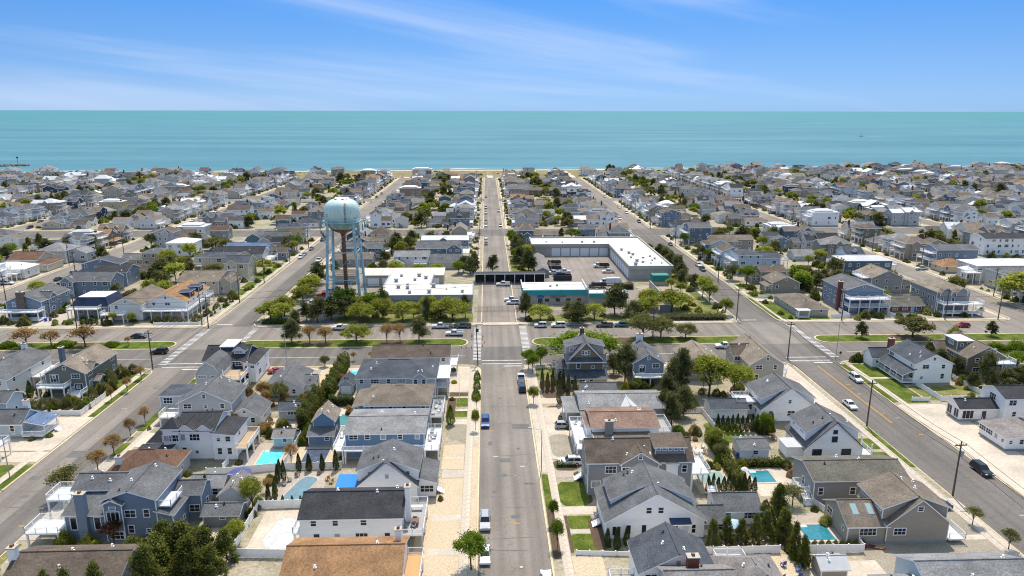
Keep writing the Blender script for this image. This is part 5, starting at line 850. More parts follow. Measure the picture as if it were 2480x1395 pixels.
for i, p in enumerate(AP): place(PT[0], p[0], p[1], R(90), f'wooden utility pole along the far kerb of the avenue, {ordi(i + 1)} from the left', 'utility pole', 'utility poles along the streets')
MP = [(-4.0, 312), (-4.0, 352), (-4.0, 395), (-4.0, 440), (-4, 500), (-4, 560), (-4, 620), (-4, 690), (12, 470), (12, 540), (12, 640)]
for i, p in enumerate(MP): place(PT[0], p[0], p[1], 0, f'wooden utility pole on the {"left" if p[0] < 0 else "right"} of the centre street, {ordi(i + 1 if i < 8 else i - 7)} past the yard', 'utility pole', 'utility poles along the streets')
XP = [(-179, 262), (-179, 308), (-178.6, 350), (-194, 330), (-194, 372), (198, 262), (198, 310), (198, 352), (-178.6, 445), (-178.6, 520), (198, 450), (198, 520), (52, 208.4 + 3)]
for i, p in enumerate(XP): place(PT[i % 2], p[0], p[1], 0, f'wooden utility pole away from the three main streets, {ordi(sorted(XP, key=lambda q: q[0] / q[1]).index(p) + 1)} from the left', 'utility pole', 'utility poles along the streets')
def wire(pts, label, zs=(10.7,), dx=(0,)):
    b = MB()
    for a, c in zip(pts, pts[1:]):
        for z in zs:
            for d in dx:
                q = None
                for k in range(9): t = k / 8; p = (a[0] + (c[0] - a[0]) * t + d, a[1] + (c[1] - a[1]) * t, z - 1.1 * 4 * t * (1 - t) * min(1, math.hypot(c[0] - a[0], c[1] - a[1]) / 50)); (b.bar(q, p, 0.042, WIRE, 3) if q else None); q = p
    tag(b.build('overhead_wire'), label, 'wire', 'overhead wires')
wire([(87, 60)] + RP, 'overhead wires strung along the right street', (10.7, 9.0), (-.9, .9)); wire(LP, 'overhead wires strung along the left street', (10.7, 9.0), (-.9, .9)); wire([(-260, 230.4)] + AP[:2] + [(-53.6, 247), (-4, 250), (52, 245), (86.4, 233.4)] + AP[2:] + [(260, 230.4)], 'overhead wires crossing in front of the public works along the avenue', (10.6, 8.6), (0,)); wire(MP[:8], 'overhead wires along the left of the centre street', (10.7,), (-.9, .9))
lm = lamp_template(9.0, -2.4); lm2 = lamp_template(11.5, -1.2)
place(lm, 10.6, 128.9, 0, 'slender grey street lamp on the right pavement of the centre street', 'street lamp')
lm3 = lamp_template(9.0, 2.2); place(lm3, -93.6, 129.3, 0, 'grey street lamp beside the left street lawn', 'street lamp')
place(lamp_template(10.5, -2.6), -56.6, 191.2, R(-8), 'grey street lamp by the avenue near the red sports car', 'street lamp')
dk = link('signal_pole', None); b = MB(); b.bar((0, 0, 0), (-.4, 0, 11.8), .17, plain('dark_bronze', (.03, .028, .03), .5), 8, .1); b.build('pole', dk); b = MB(); b.box(-.55, .3, -.2, .2, 9.6, 10.6, plain('dark_bronze', (.03, .028, .03), .5)); b.build('box', dk); b = MB(); b.box(-1.1, .3, -.06, .06, 11.2, 11.35, WOOD); b.build('crossarm', dk)
place(dk, -2.75, 191.0, 0, 'tall dark pole on the crosswalk corner of the centre street', 'pole')
place(lm2, 101.2, 192, R(200), 'grey lamp on the far right corner of the avenue', 'street lamp')
def stop_sign(x, y, label):
    r = thing('stop_sign', label, 'road sign', (x, y, 0)); b = MB(); b.bar((0, 0, 0), (0, 0, 2.9), .05, STEEL, 6); b.build('post', r); b = MB(); red = plain('sign_red', (.30, .015, .02), .4)
    pt = [(.42 * math.cos(R(22.5 + 45 * i)), 2.6 + .42 * math.sin(R(22.5 + 45 * i))) for i in range(8)]
    b.poly([(px, -.07, pz) for px, pz in pt], red); b.poly([(px, -.06, pz) for px, pz in reversed(pt)], STEEL); b.build('sign_plate', r)
stop_sign(101.6, 190.4, 'red stop sign on the lawn corner of the right street'); stop_sign(88.8 - 2.4, 240.5, 'red stop sign by the walled yard past the avenue')
# ------------------------------------------------------------ vehicles
TYRE = plain('tyre', (.015, .015, .015), .8); RIM = plain('wheel_rim', (.45, .45, .46), .3, .5, .7); CGL = plain('car_glass', (.012, .014, .018), .05, .6); LAMP = plain('headlamp', (.75, .75, .72), .2); TAIL = plain('tail_lamp', (.3, .01, .01), .3)
CARC = dict(white=(.72, .72, .72), silver=(.38, .39, .40), grey=(.13, .135, .14), black=(.012, .013, .016), blue=(.02, .06, .22), navy=(.02, .03, .07), red=(.35, .012, .012), tan=(.4, .35, .28), teal=(.05, .15, .2))
def cpaint(c): return plain('car_paint_' + c, CARC[c], .28, .5, .15 if c not in ('white',) else 0, .6)
WHEEL = {}
def wheel_mesh(rad):
    if rad in WHEEL: return WHEEL[rad]
    def cyl(r0, r1, w, mat, n=16):
        b = MB(); pr = [(r1, -w / 2), (r0 * .96, -w / 2), (r0, -w / 2 + .04), (r0, w / 2 - .04), (r0 * .96, w / 2), (r1, w / 2)]; b.lathe(pr, mat, n); b.v = [(z, x, y) for x, y, z in b.v]; return b.mesh('wheel')
    WHEEL[rad] = (cyl(rad, rad * .5, .24, TYRE), cyl(rad * .6, .03, .25, RIM)); return WHEEL[rad]
VT = {}
def prof_body(b, prof, hw, mat, inset=.1, zi=.75):
    k = [(y, z) for y, z in prof]; n = len(k)
    L_ = [(-hw + (inset if z > zi else 0) + (.04 if z < .4 else 0), y, z) for y, z in k]; R_ = [(-x, y, z) for x, y, z in L_]
    b.poly(L_[::-1], mat); b.poly(R_, mat)
    for i in range(n): j = (i + 1) % n; b.poly([L_[i], L_[j], R_[j], R_[i]], mat)
def cabin(b, gb, yb0, yb1, z0, hw0, yt0, yt1, z1, hw1, mat):
    B_ = [(-hw0, yb0, z0), (hw0, yb0, z0), (hw0, yb1, z0), (-hw0, yb1, z0)]; T_ = [(-hw1, yt0, z1), (hw1, yt0, z1), (hw1, yt1, z1), (-hw1, yt1, z1)]
    for i in range(4): j = (i + 1) % 4; gb.poly([B_[i], B_[j], T_[j], T_[i]], CGL); b.bar(B_[i], T_[i], .055, mat)
    b.slab([[(-hw1 - .04, yt0 - .05, z1 + .06), (hw1 + .04, yt0 - .05, z1 + .06), (hw1 + .04, yt1 + .05, z1 + .06), (-hw1 - .04, yt1 + .05, z1 + .06)]], .09, mat, mat)
    ym0, ym1 = (yb0 + yb1) / 2, (yt0 + yt1) / 2
    for s in (-1, 1): b.bar((s * hw0, ym0, z0), (s * (hw1 + .02), ym1, z1), .06, mat)
def vehicle(kind, c):
    if (kind, c) in VT: return VT[(kind, c)]
    r = link(kind, None); m = cpaint(c); b, g = MB(), MB(); wr, wy, hw = .34, (-1.4, 1.45), .9
    if kind in ('sedan', 'sports_car', 'hatchback'):
        l = 2.35 if kind != 'hatchback' else 2.1; prof_body(b, [(-l, .32), (-l - .02, .72), (-l + .15, .95), (-1.5, 1.0), (.95, .96), (1.9, .82), (l, .66), (l + .03, .35)], hw, m)
        if kind == 'sports_car': cabin(b, g, -1.2, .6, .95, .74, -.8, .1, 1.25, .6, m)
        elif kind == 'hatchback': cabin(b, g, -2.0, .95, .97, .8, -1.6, .2, 1.5, .64, m)
        else: cabin(b, g, -1.75, .95, .97, .8, -1.05, .25, 1.42, .62, m)
        wy = (-1.35, 1.4); ends = (l + .02, .62, -l, .8)
    elif kind in ('suv', 'jeep'):
        l = 2.4 if kind == 'suv' else 2.1; wr = .38; hw = .96; prof_body(b, [(-l, .38), (-l - .03, .8), (-l + .05, 1.1), (-1.5, 1.12), (.95, 1.08), (2.0, .98), (l, .8), (l + .04, .4)], hw, m, .08, .9)
        cabin(b, g, -l + .1, .95, 1.08, .86, -l + .35, .3, 1.72, .72, m)
        for s in (-1, 1): b.bar((s * .62, -l + .6, 1.83), (s * .62, .2, 1.83), .03, DARKM)
        ends = (l + .03, .78, -l - .02, .9)
    elif kind in ('pickup', 'utility_truck'):
        l = 2.85; wr = .41; hw = 1.0; wy = (-1.75, 1.8); prof_body(b, [(-l, .45), (-l, .72), (1.0, .72), (1.0, 1.15), (2.2, 1.12), (l, .98), (l + .03, .5)], hw, m, .04, .9)
        prof_body(b, [(-.9, .7), (-.9, 1.15), (1.1, 1.15), (1.1, .7)], hw, m, .04, .9); cabin(b, g, -.85, 1.15, 1.12, .9, -.65, .55, 1.82, .76, m)
        for s in (-1, 1): b.box(s * .98 - (.1 if s > 0 else 0), s * .98 + (.1 if s < 0 else 0), -l, -.92, .7, 1.22, m)
        b.box(-.96, .96, -l - .01, -l + .09, .7, 1.2, m); b.box(-.88, .88, -l + .1, -.93, .72, .76, DARKM)
        if kind == 'utility_truck':
            for s in (-1, 1): b.box(s * 1.04 - .2, s * 1.04 + .2, -l, -.95, .7, 1.5, m)
        ends = (l + .02, .9, -l - .02, .95)
    elif kind == 'dump_truck':
        l = 3.6; wr = .5; hw = 1.15; wy = (-2.0, 2.4); b.box(-.5, .5, -l, l, .55, .8, DARKM); prof_body(b, [(1.2, .6), (1.2, 1.5), (2.6, 1.45), (l, 1.3), (l, .6)], 1.1, m, .04, .9); cabin(b, g, 1.2, 2.5, 1.45, 1.0, 1.3, 2.1, 2.3, .9, m)
        b.box(-1.15, 1.15, -l, .9, .95, 1.15, DARKM); [b.box(x - .05, x + .05, -l, .9, 1.15, 1.9, DARKM) for x in (-1.1, 1.1)]; b.box(-1.15, 1.15, .85, .95, 1.15, 2.1, DARKM); ends = (l + .01, 1.0, -l - .01, 1.0)
    else:      # refuse truck
        l = 4.4; wr = .52; hw = 1.2; wy = (-2.2, 3.1); b.box(-.5, .5, -l, l, .6, .9, DARKM); prof_body(b, [(2.0, .7), (2.0, 1.8), (l - .9, 1.75), (l, 1.5), (l, .7)], 1.15, m, .04, .9); cabin(b, g, 2.0, 3.5, 1.75, 1.1, 2.1, 3.2, 2.7, 1.0, m)
        prof_body(b, [(-l, 1.2), (-l - .2, 2.2), (-l + .6, 3.1), (-2.2, 3.2), (1.7, 3.1), (1.7, .95), (-2.6, .95)], 1.25, cpaint('white'), .12, 3.0); [b.box(-1.28, 1.28, y - .06, y + .06, 1, 3.1, cpaint('silver')) for y in (-1.6, -.4, .8)]; ends = (l + .01, 1.0, -l - .2, 1.5)
    b.build('body', r); g.build('windows', r)
    t, rim = wheel_mesh(wr)
    for s in (-1, 1):
        for y in wy: w = link('wheel', t, r, (s * (hw - .1), y, wr)); link('rim', rim, w)
        q = MB(); q.box(s * hw * .72 - .2, s * hw * .72 + .2, ends[0] - .12, ends[0] + .015, ends[1] - .09, ends[1] + .07, LAMP); q.build('headlight', r)
        q = MB(); q.box(s * hw * .82 - .13, s * hw * .82 + .13, ends[2] - .02, ends[2] + .1, ends[3] - .14, ends[3] + .12, TAIL); q.build('tail_light', r)
    VT[(kind, c)] = r; return r
def car(kind, c, x, y, hd, label, group='parked cars', z=ZR + .02): return place(vehicle(kind, c), x, y, R(hd), label, {'suv': 'car', 'sedan': 'car', 'hatchback': 'car', 'jeep': 'car', 'sports_car': 'car', 'pickup': 'pickup', 'utility_truck': 'truck', 'dump_truck': 'truck', 'refuse_truck': 'truck'}[kind], group, z)
D_ = 180
car('suv', 'silver', -.65, 110.4, D_, 'silver SUV parked on the left of the centre street near the bottom'); car('sedan', 'white', -.65, 100.9, D_, 'white sedan half under the round street tree at the bottom'); car('sedan', 'white', 8.8, 94.2, 0, 'white car cut by the bottom edge on the right of the centre street')
car('suv', 'blue', -.65, 151.2, D_, 'bright blue SUV parked on the left of the centre street'); car('pickup', 'white', 8.9, 178.6, 0, 'pale pickup parked on the right of the centre street near the corner'); car('suv', 'black', 8.9, 171.8, 0, 'black SUV parked behind the pale pickup'); car('hatchback', 'silver', 17.3, 148.6, -90, 'silver hatchback on the concrete drive below the salmon-roofed house', z=.07); car('suv', 'white', 16.6, 131.4, 90, 'white SUV in the drive beside the large grey house', z=.07)
car('suv', 'white', 98.7, 175.6, D_, 'white SUV parked beside the lawn of the right street'); car('sedan', 'white', 88.4, 158.4, D_, 'white sedan driving down the left lane of the right street', None); car('suv', 'black', 98.6, 125.6, D_, 'black SUV parked on the right of the right street'); car('sedan', 'navy', 81.5, 112.8, 90, 'dark blue car behind the tan dormered house', z=.06)
car('hatchback', 'red', 159.3, 222.4, 90, 'red hatchback driving on the far side of the avenue', None); car('pickup', 'white', 72.3, 203.4, 90, 'white pickup on the near side of the avenue by the beige house'); car('sedan', 'black', -110.6, 219, -90, 'black sedan driving on the far lane of the avenue at left', None); car('suv', 'black', -97.4, 203.6, 90, 'black SUV waiting at the left crosswalk of the avenue', None)
car('pickup', 'white', -48.6, 225.8, 90, 'white pickup parked under the trees below the water tower'); car('pickup', 'white', -15.6, 226.6, 90, 'white pickup parked under the pale green tree by the hall'); car('pickup', 'grey', -8.2, 226.8, 90, 'dark grey pickup parked near the pole by the crosswalk'); car('utility_truck', 'white', -10.6, 218.6, 90, 'white service truck stopped beside the grassy median end', None)
car('jeep', 'white', 17.8, 226.6, 90, 'white jeep parked right of the yard entrance'); car('suv', 'white', 23.7, 226.6, 90, 'white SUV parked beside the white jeep'); car('pickup', 'grey', 39.2, 226.4, 90, 'dark pickup parked behind the median trees'); car('suv', 'teal', 44.9, 226.4, 90, 'blue-green SUV parked behind the dark pickup'); car('sports_car', 'red', -58, 186.4, -60, 'red sports car parked beside the white cottage', z=.07)
YG = 'yard vehicles'
car('utility_truck', 'white', 6.6, 284.4, 90, 'white flatbed truck in front of the black shelter', YG, .03); car('pickup', 'white', 9.3, 259.6, 90, 'white pickup nearer the yard beside the teal office', YG, .03); car('suv', 'white', 9.6, 255.6, 90, 'white SUV beside the teal office gate', YG, .03); car('refuse_truck', 'white', 51, 284.2, 90, 'white refuse truck in the yard behind the office', YG, .03); car('pickup', 'white', 54, 306.8, 90, 'white pickup beside the right wing roller doors', YG, .03)
car('dump_truck', 'white', 52.6, 318, 90, 'white dump truck by the far roller doors', YG, .03); car('dump_truck', 'black', 45, 280, 90, 'black trailer truck before the refuse truck', YG, .03); car('pickup', 'white', 34.4, 307.4, -90, 'white pickup facing right in the yard', YG, .03); car('utility_truck', 'white', 29.4, 305, 90, 'white utility truck facing left in the yard', YG, .03); car('pickup', 'navy', 31.4, 301, 90, 'dark blue pickup in the middle of the yard', YG, .03); car('dump_truck', 'black', 30, 312.4, 90, 'black plough truck by the long shed', YG, .03); car('dump_truck', 'tan', 31, 325, 90, 'tan loader truck near the corner roller door', YG, .03)
for (k, c, x, y), s in zip([('sedan', 'navy', -61.4, 279.6), ('pickup', 'silver', -62, 274.6), ('pickup', 'red', -63, 268.6), ('sedan', 'black', -63.8, 262.4), ('pickup', 'white', -64.8, 256.4), ('sedan', 'silver', -66, 249.4)], 'first second third fourth fifth sixth'.split()): car(k, c, x, y, 90, f'{c} {k} in the tower car park, {s} from the back', 'cars in the tower car park', .03)
car('suv', 'white', -198, 292.4, -90, 'white SUV in the drive at the far left', z=.07); car('suv', 'silver', -181.6, 312, 0, 'silver SUV on the second left street, farther of two'); car('sedan', 'navy', -181.8, 300, 0, 'dark car on the second left street below the silver SUV')
for k, c, x, y, s in (('suv', 'white', -91, 344, 'first'), ('sedan', 'silver', -91, 351, 'second'), ('sedan', 'grey', -91, 366, 'third'), ('suv', 'navy', -91, 392, 'fourth'), ('suv', 'navy', -91, 398, 'fifth'), ('pickup', 'white', -80.4, 336, 'only right-hand'), ): car(k, c, x, y, D_, f'{c} {k} parked on the water tower street past the cream house, {s} one')
car('suv', 'navy', 97.6, 311, D_, 'dark blue SUV parked on the right street past the yard'); car('suv', 'white', 98.4, 320, D_, 'white SUV parked on the right street behind the dark blue SUV'); car('suv', 'white', 106, 332, 90, 'white SUV in the drive beside the right street', z=.07); car('suv', 'black', 108, 344.6, 90, 'black SUV under the deck of the tan house', z=.07); car('sedan', 'navy', 98.8, 373, D_, 'dark car on the right street near the second avenue'); car('pickup', 'white', 197.8, 309, 90, 'white pickup by the orange-roofed cottage', z=.07)
car('sedan', 'white', -.4, 396, D_, 'white sedan on the centre street before the second avenue, farther one'); car('sedan', 'navy', -.4, 378, D_, 'dark sedan on the centre street before the second avenue, nearer one'); car('suv', 'white', 52, 398, 90, 'white SUV on the second avenue behind the garage building', z=ZR + .04); car('sedan', 'pink' if 'pink' in CARC else 'red', 66, 397, 90, 'red car between the houses behind the garage building', z=.06)
b = MB(); off = (32, 294.6, 0); [b.box(28.4, 36, 292.6, 292.8, .2, 2.2, DARKM), b.box(28.4, 36, 295.8, 296, .2, 2.2, DARKM), b.box(28.4, 28.6, 292.8, 295.8, .2, 2.2, DARKM), b.box(35.8, 36, 292.8, 295.8, .2, 2.2, DARKM), b.box(28.6, 35.8, 292.8, 295.8, .1, .3, DARKM)]
for i in range(9): b.box(29 + i * .8, 29.12 + i * .8, 292.5, 292.62, .2, 2.15, DARKM)
tag(b.build('skip_container', None, off), 'long black open skip container in the yard', 'container').location = off

# ------------------------------------------------------------ vegetation
BARK = noise_mat('bark', (.10, .075, .055), 3, .25, rough=.95)
LM = dict(pine=leafmat('pine_needles', (.07, .082, .03), (.23, .225, .085), trans=.35), conifer=leafmat('conifer_foliage', (.075, .095, .022), (.25, .25, .06), trans=.38),
          leafy=leafmat('spring_leaves', (.18, .21, .03), (.47, .47, .09), trans=.5), green=leafmat('green_leaves', (.085, .15, .015), (.27, .34, .04), trans=.48), olive=leafmat('olive_leaves', (.105, .11, .035), (.29, .275, .10), trans=.38),
          bud=leafmat('rust_buds', (.26, .16, .06), (.48, .31, .13), trans=.35), arb=leafmat('arborvitae_foliage', (.042, .066, .022), (.14, .17, .046), trans=.28), yellow=leafmat('yellow_leaves', (.25, .22, .02), (.45, .40, .04), trans=.35),
          hedge=leafmat('hedge_leaves', (.055, .075, .018), (.18, .185, .04), trans=.3), red=leafmat('bronze_leaves', (.08, .04, .025), (.17, .08, .045), trans=.3))
def quads(name, C, S, rg, mat, up=0.35, asp=1.3):
    n = len(C); d = rg.normal(size=(n, 3)); d[:, 2] = np.abs(d[:, 2]) + up; d /= np.linalg.norm(d, axis=1)[:, None]
    a = rg.normal(size=(n, 3)); u = np.cross(d, a); u /= np.linalg.norm(u, axis=1)[:, None]; w = np.cross(d, u); s = (S * rg.uniform(.6, 1.3, n))[:, None]
    u = u * s; w = w * s * asp; V = np.empty((n, 4, 3)); V[:, 0] = C - u * .5 - w * .25; V[:, 1] = C - w * .9 * .5 + u * .35; V[:, 2] = C + u * .5 + w * .3; V[:, 3] = C + w * .55 - u * .3
    me = bpy.data.meshes.new(name); me.vertices.add(4 * n); me.vertices.foreach_set('co', V.reshape(-1)); me.loops.add(4 * n); me.loops.foreach_set('vertex_index', np.arange(4 * n, dtype=np.int32))
    me.polygons.add(n); me.polygons.foreach_set('loop_start', np.arange(0, 4 * n, 4, dtype=np.int32)); me.materials.append(mat); me.update(calc_edges=True); me.validate(); return me
def crown_pts(kind, rg, n):
    """unit tree: radius .5, height 0..1; returns leaf centres, clump centres"""
    if kind in ('round', 'bare'):
        K = 34; d = rg.normal(size=(K, 3)); d /= np.linalg.norm(d, axis=1)[:, None]; d[:, 2] = np.where(d[:, 2] < -.35, -d[:, 2], d[:, 2]); cl = d * rg.uniform(.45, 1, K)[:, None] ** .6 * np.array([.40, .40, .27]) + np.array([0, 0, .66]); rad = rg.uniform(.09, .17, K)
    elif kind == 'spread':
        K = 30; a = rg.uniform(0, 6.28, K); q = np.sqrt(rg.uniform(.02, 1, K)) * .43; cl = np.stack([q * np.cos(a), q * np.sin(a), .86 - .9 * q ** 2 * 1.9 + rg.uniform(-.10, .05, K)], 1); rad = rg.uniform(.09, .16, K)
    elif kind == 'pine':
        K = 38; z = rg.uniform(.26, .98, K); a = rg.uniform(0, 6.28, K); q = (.46 * (1.08 - z) ** .55) * rg.uniform(.35, 1.05, K); cl = np.stack([q * np.cos(a), q * np.sin(a), z], 1); rad = rg.uniform(.09, .16, K)
    elif kind == 'cone':
        K = 60; z = rg.uniform(.05, .97, K); a = rg.uniform(0, 6.28, K); q = .46 * (1.02 - z) ** .75 * rg.uniform(.55, 1.05, K); cl = np.stack([q * np.cos(a), q * np.sin(a), z], 1); rad = rg.uniform(.06, .11, K)
    elif kind == 'column':
        z = rg.uniform(.02, 1, n) ** .9; a = rg.uniform(0, 6.28, n); q = .5 * np.minimum(1, (z + .12) * 3) * np.clip(1 - z, 0, 1) ** .55 * rg.uniform(.72, 1.03, n) * (1 + .12 * np.sin(3 * a + 9 * z)); return np.stack([q * np.cos(a), q * np.sin(a), z], 1), None
    else:      # bush
        d = rg.normal(size=(n, 3)); d /= np.linalg.norm(d, axis=1)[:, None]; d[:, 2] = np.abs(d[:, 2]); lump = 1 + .16 * np.sin(5 * d[:, :1] + 2) * np.cos(4 * d[:, 1:2]); return d * rg.uniform(.75, 1.02, n)[:, None] * lump * np.array([.5, .5, .95]), None
    idx = rg.integers(0, K, n); p = rg.normal(size=(n, 3)) * .62; p[:, 2] *= .72 if kind != 'pine' else .5
    return cl[idx] + p * rad[idx][:, None], cl
TV = {}
def tree_meshes(kind, mat, lod, var):
    k = (kind, mat, lod, var)
    if k in TV: return TV[k]
    rg = np.random.default_rng(hash((kind, var)) % 1000 if False else sum(map(ord, kind)) * 7 + var * 131); n = {2: 6500, 1: 2400, 0: 760}[lod]; s = {2: .030, 1: .048, 0: .085}[lod]
    if kind == 'bare': n = int(n * .42)
    if kind in ('column', 'bush'): n = int(n * .6); s *= 1.25
    C, cl = crown_pts(kind, rg, n); cm = quads('crown', C, np.full(n, s), rg, LM[mat])
    b = MB(); top = .62 if kind in ('round', 'bare', 'spread') else .9; lean = rg.uniform(-.03, .03, 2)
    b.bar((0, 0, 0), (lean[0], lean[1], top * .5), .028, BARK, 7, .02); b.bar((lean[0], lean[1], top * .5), (lean[0] * 2, lean[1] * 2, top), .02, BARK, 6, .007)
    if cl is not None:
        for q in cl[::2 if lod < 2 else 1][:22]: t = rg.uniform(.3, .85); z0 = min(q[2] * t, top * .9); b.bar((lean[0] * z0, lean[1] * z0, z0), tuple(q), .010, BARK, 4, .003)
    TV[k] = (b.mesh('trunk'), cm); return TV[k]
TREES = []
def tree(kind, mat, x, y, w, h, label, cat='tree', name='tree', group=None, lod=None, z=0):
    d = math.hypot(x, y); lod = (2 if d < 240 else 1 if d < 420 else 0) if lod is None else lod
    t, c = tree_meshes(kind, mat, lod, rnd.randrange(5)); r = thing(name, label, cat, (x, y, z), group, rnd.uniform(0, 6.28)); r.scale = (w, w * rnd.uniform(.9, 1.1), h)
    if kind != 'bush': link('trunk', t, r)
    link('crown', c, r) if kind != 'bush' else link('foliage', c, r); return r
def row(kind, mat, desc, cat, name, group, pts, w, h):
    pts = sorted(pts, key=lambda p: p[0] / p[1])
    for i, p in enumerate(pts):
        ww, hh = (p[2] if len(p) > 2 else w * rnd.uniform(.88, 1.15)), (p[3] if len(p) > 3 else h * rnd.uniform(.88, 1.14))
        tree(kind, mat, p[0], p[1], ww, hh, f'{desc}, {ordi(i + 1)} from the left' if len(pts) > 1 else desc, cat, name, group)
row('round', 'green', 'round green street tree over the white sedan at the bottom', 'tree', 'street_tree', None, [(-2.8, 97.8, 5.6, 6.6)], 5, 6)
row('round', 'green', 'young green street tree right of the centre street near the bottom', 'tree', 'street_tree', 'street trees of the centre street', [(11.2, 110, 1.9, 4.6), (11.3, 103.2, 2.2, 5.2)], 2, 5)
row('round', 'leafy', 'small street tree on the right pavement by the concrete drive', 'tree', 'street_tree', None, [(11.2, 162.4, 3.2, 4.6)], 3, 4)
row('round', 'leafy', 'thin young tree on the left pavement of the centre street', 'tree', 'street_tree', 'street trees of the centre street', [(-2.8, 159.4, 1.8, 3.8), (-2.85, 148, 2.2, 5)], 2, 4)
row('bush', 'green', 'clipped round bush on the left pavement of the centre street', 'shrub', 'round_bush', 'clipped pavement bushes', [(-2.8, 179.4, 2.0, 2.6), (-2.8, 173, 2.1, 3.0), (-2.95, 166, 2.2, 3.0)], 2, 3)
row('column', 'green', 'clipped tall topiary by the gravel drive', 'shrub', 'topiary', None, [(-8.6, 151, 2.4, 5.0)], 2, 5)
row('bare', 'bud', 'rust-brown budding tree beside the left street pavement', 'tree', 'street_tree', 'budding street trees', [(-78.2, 132.2, 3.8, 4.4), (-78.3, 138.8, 4.0, 4.6), (-92.6, 182, 2.6, 4), (-92.3, 173.6, 2.6, 4.2), (-93.3, 167.6, 2.2, 3.8), (-79, 154.3, 2.8, 4), (-79, 147.4, 2.8, 4.2)], 3, 4)
row('bare', 'olive', 'loose willow-green tree leaning over the left street', 'tree', 'tree', None, [(-78.2, 121.6, 6.4, 6.2)], 6, 6)
row('cone', 'conifer', 'large bushy conifer at the bottom left edge', 'conifer', 'conifer', 'conifers along the bottom edge', [(-56.4, 101.4, 5, 4.6), (-51.4, 101, 6.5, 7.5), (-48, 99.8, 7.5, 8), (-44.6, 100.4, 6.5, 6.5), (-61.4, 87.4, 4, 8.6), (-58.4, 87, 4, 9), (-50, 95.6, 7, 8.6), (-45.4, 95.6, 7, 8), (-42, 101.6, 5, 5.5), (-49.6, 91, 7, 9.6), (-54.6, 87.4, 5, 9.4), (-76.4, 96, 4.6, 8.5), (-42.6, 97, 5, 6)], 6, 7)
row('bush', 'leafy', 'yellow-green shrub below the large blue-grey house', 'shrub', 'shrub', 'shrubs below the blue-grey house', [(-57.6, 105.2, 3, 2), (-66, 105.6, 3, 2.4), (-70, 106, 3, 3), (-64.4, 105, 2, 1.8), (-54.6, 105.6, 3, 2)], 3, 2)
row('bare', 'red', 'leafless reddish tree before the large blue-grey house', 'tree', 'tree', None, [(-61.6, 105.4, 4.4, 5)], 4, 5)
row('column', 'arb', 'dark arborvitae by the covered pools', 'conifer', 'arborvitae', 'arborvitae by the covered pools', [(-40.7, 125.6, 1.3, 4.2), (-39.7, 126.4, 1.3, 4.6), (-40.4, 118.6, 1.3, 4), (-39.5, 119.6, 1.2, 4), (-37.6, 117.9, .9, 2), (-35.9, 117.9, .8, 1.9), (-34.4, 118, .8, 1.8), (-37.8, 130.3, 1.4, 4), (-35.8, 130.3, 1.5, 3.9), (-33.2, 130.4, 1.4, 3.8), (-30.5, 130.4, 1.5, 4.6), (-40, 121.4, 1.2, 3.6), (-41, 128, 1.3, 4)], 1.3, 4)
row('bare', 'bud', 'rusty ornamental tree in the back gardens left of the centre street', 'tree', 'garden_tree', 'rusty garden trees', [(-40.2, 133.6, 3, 4.6), (-41.6, 122.6, 2.2, 3), (-50.4, 145, 3.4, 3.6), (-44, 163.6, 2.8, 3), (-38.4, 175.6, 3, 3.4), (-38.6, 195.6, 2, 2.6), (-33.6, 196, 2, 2.6), (-48.6, 147.6, 3, 3), (-42.4, 108.6, 2.4, 2.4)], 3, 3)
row('column', 'arb', 'dark arborvitae before the wide-roofed white house', 'conifer', 'arborvitae', 'arborvitae before the white house', [(19.6, 103.2, 1.3, 3.4), (21, 102.2, 1.6, 4.2), (22.8, 103.3, 1.4, 3.6)], 1.4, 3.6)
row('column', 'arb', 'tall arborvitae beside the pale green pool cover', 'conifer', 'arborvitae', 'arborvitae by the pool cover', [(41.4 + i * .98, 119.4 + .1 * (i % 3), 1.35, 3.6 + .5 * math.sin(i * 2)) for i in range(10)], 1.3, 3.6)
row('column', 'arb', 'tall arborvitae in the row behind the garden house', 'conifer', 'arborvitae', 'arborvitae row behind the garden house', [(51.4 + i * 1.12, 145.2, 1.4, 4.2 + .3 * math.cos(i * 1.7)) for i in range(12)], 1.4, 4.4)
row('cone', 'conifer', 'dense green conifer in the hedge row beside the garage wing', 'conifer', 'conifer', 'conifers beside the garage wing', [(36.6, 101.8, 3.2, 5.6), (39.2, 102.6, 3.4, 5.6), (41.6, 102.4, 3.4, 5.2), (44.2, 102.8, 3.4, 5.6), (46.2, 103.6, 3.4, 6), (47.6, 105.4, 3, 5)], 3.4, 5.5)
row('cone', 'conifer', 'tall garden conifer left of the teal swimming pool', 'conifer', 'conifer', 'conifers by the teal pools', [(50.4, 108.6, 4.2, 7.6), (49.4, 104, 4, 6), (49.4, 99.6, 3, 6), (49.6, 96.8, 2.6, 5.5), (51.6, 112.8, 3, 4), (47.4, 108.4, 3, 4)], 3, 6)
row('bare', 'olive', 'brownish garden tree beside the long olive-roofed house', 'tree', 'garden_tree', 'brownish garden trees', [(55.6, 114.6, 4.2, 4.2), (53.4, 115.2, 3, 3.4)], 4, 4)
row('bush', 'conifer', 'low evergreen in front of the teal pool fence', 'shrub', 'shrub', 'evergreens by the pool fence', [(52.6 + i * 1.15, 101.6, 1.1, 1.5) for i in range(9)], 1.2, 1.5)
row('bare', 'olive', 'sparse shrub tree on the verge by the tan dormered house', 'tree', 'verge_tree', 'verge shrub trees', [(84.4, 107.4, 3, 3.4), (85.6, 100.2, 3.2, 3.6)], 3, 3.5)
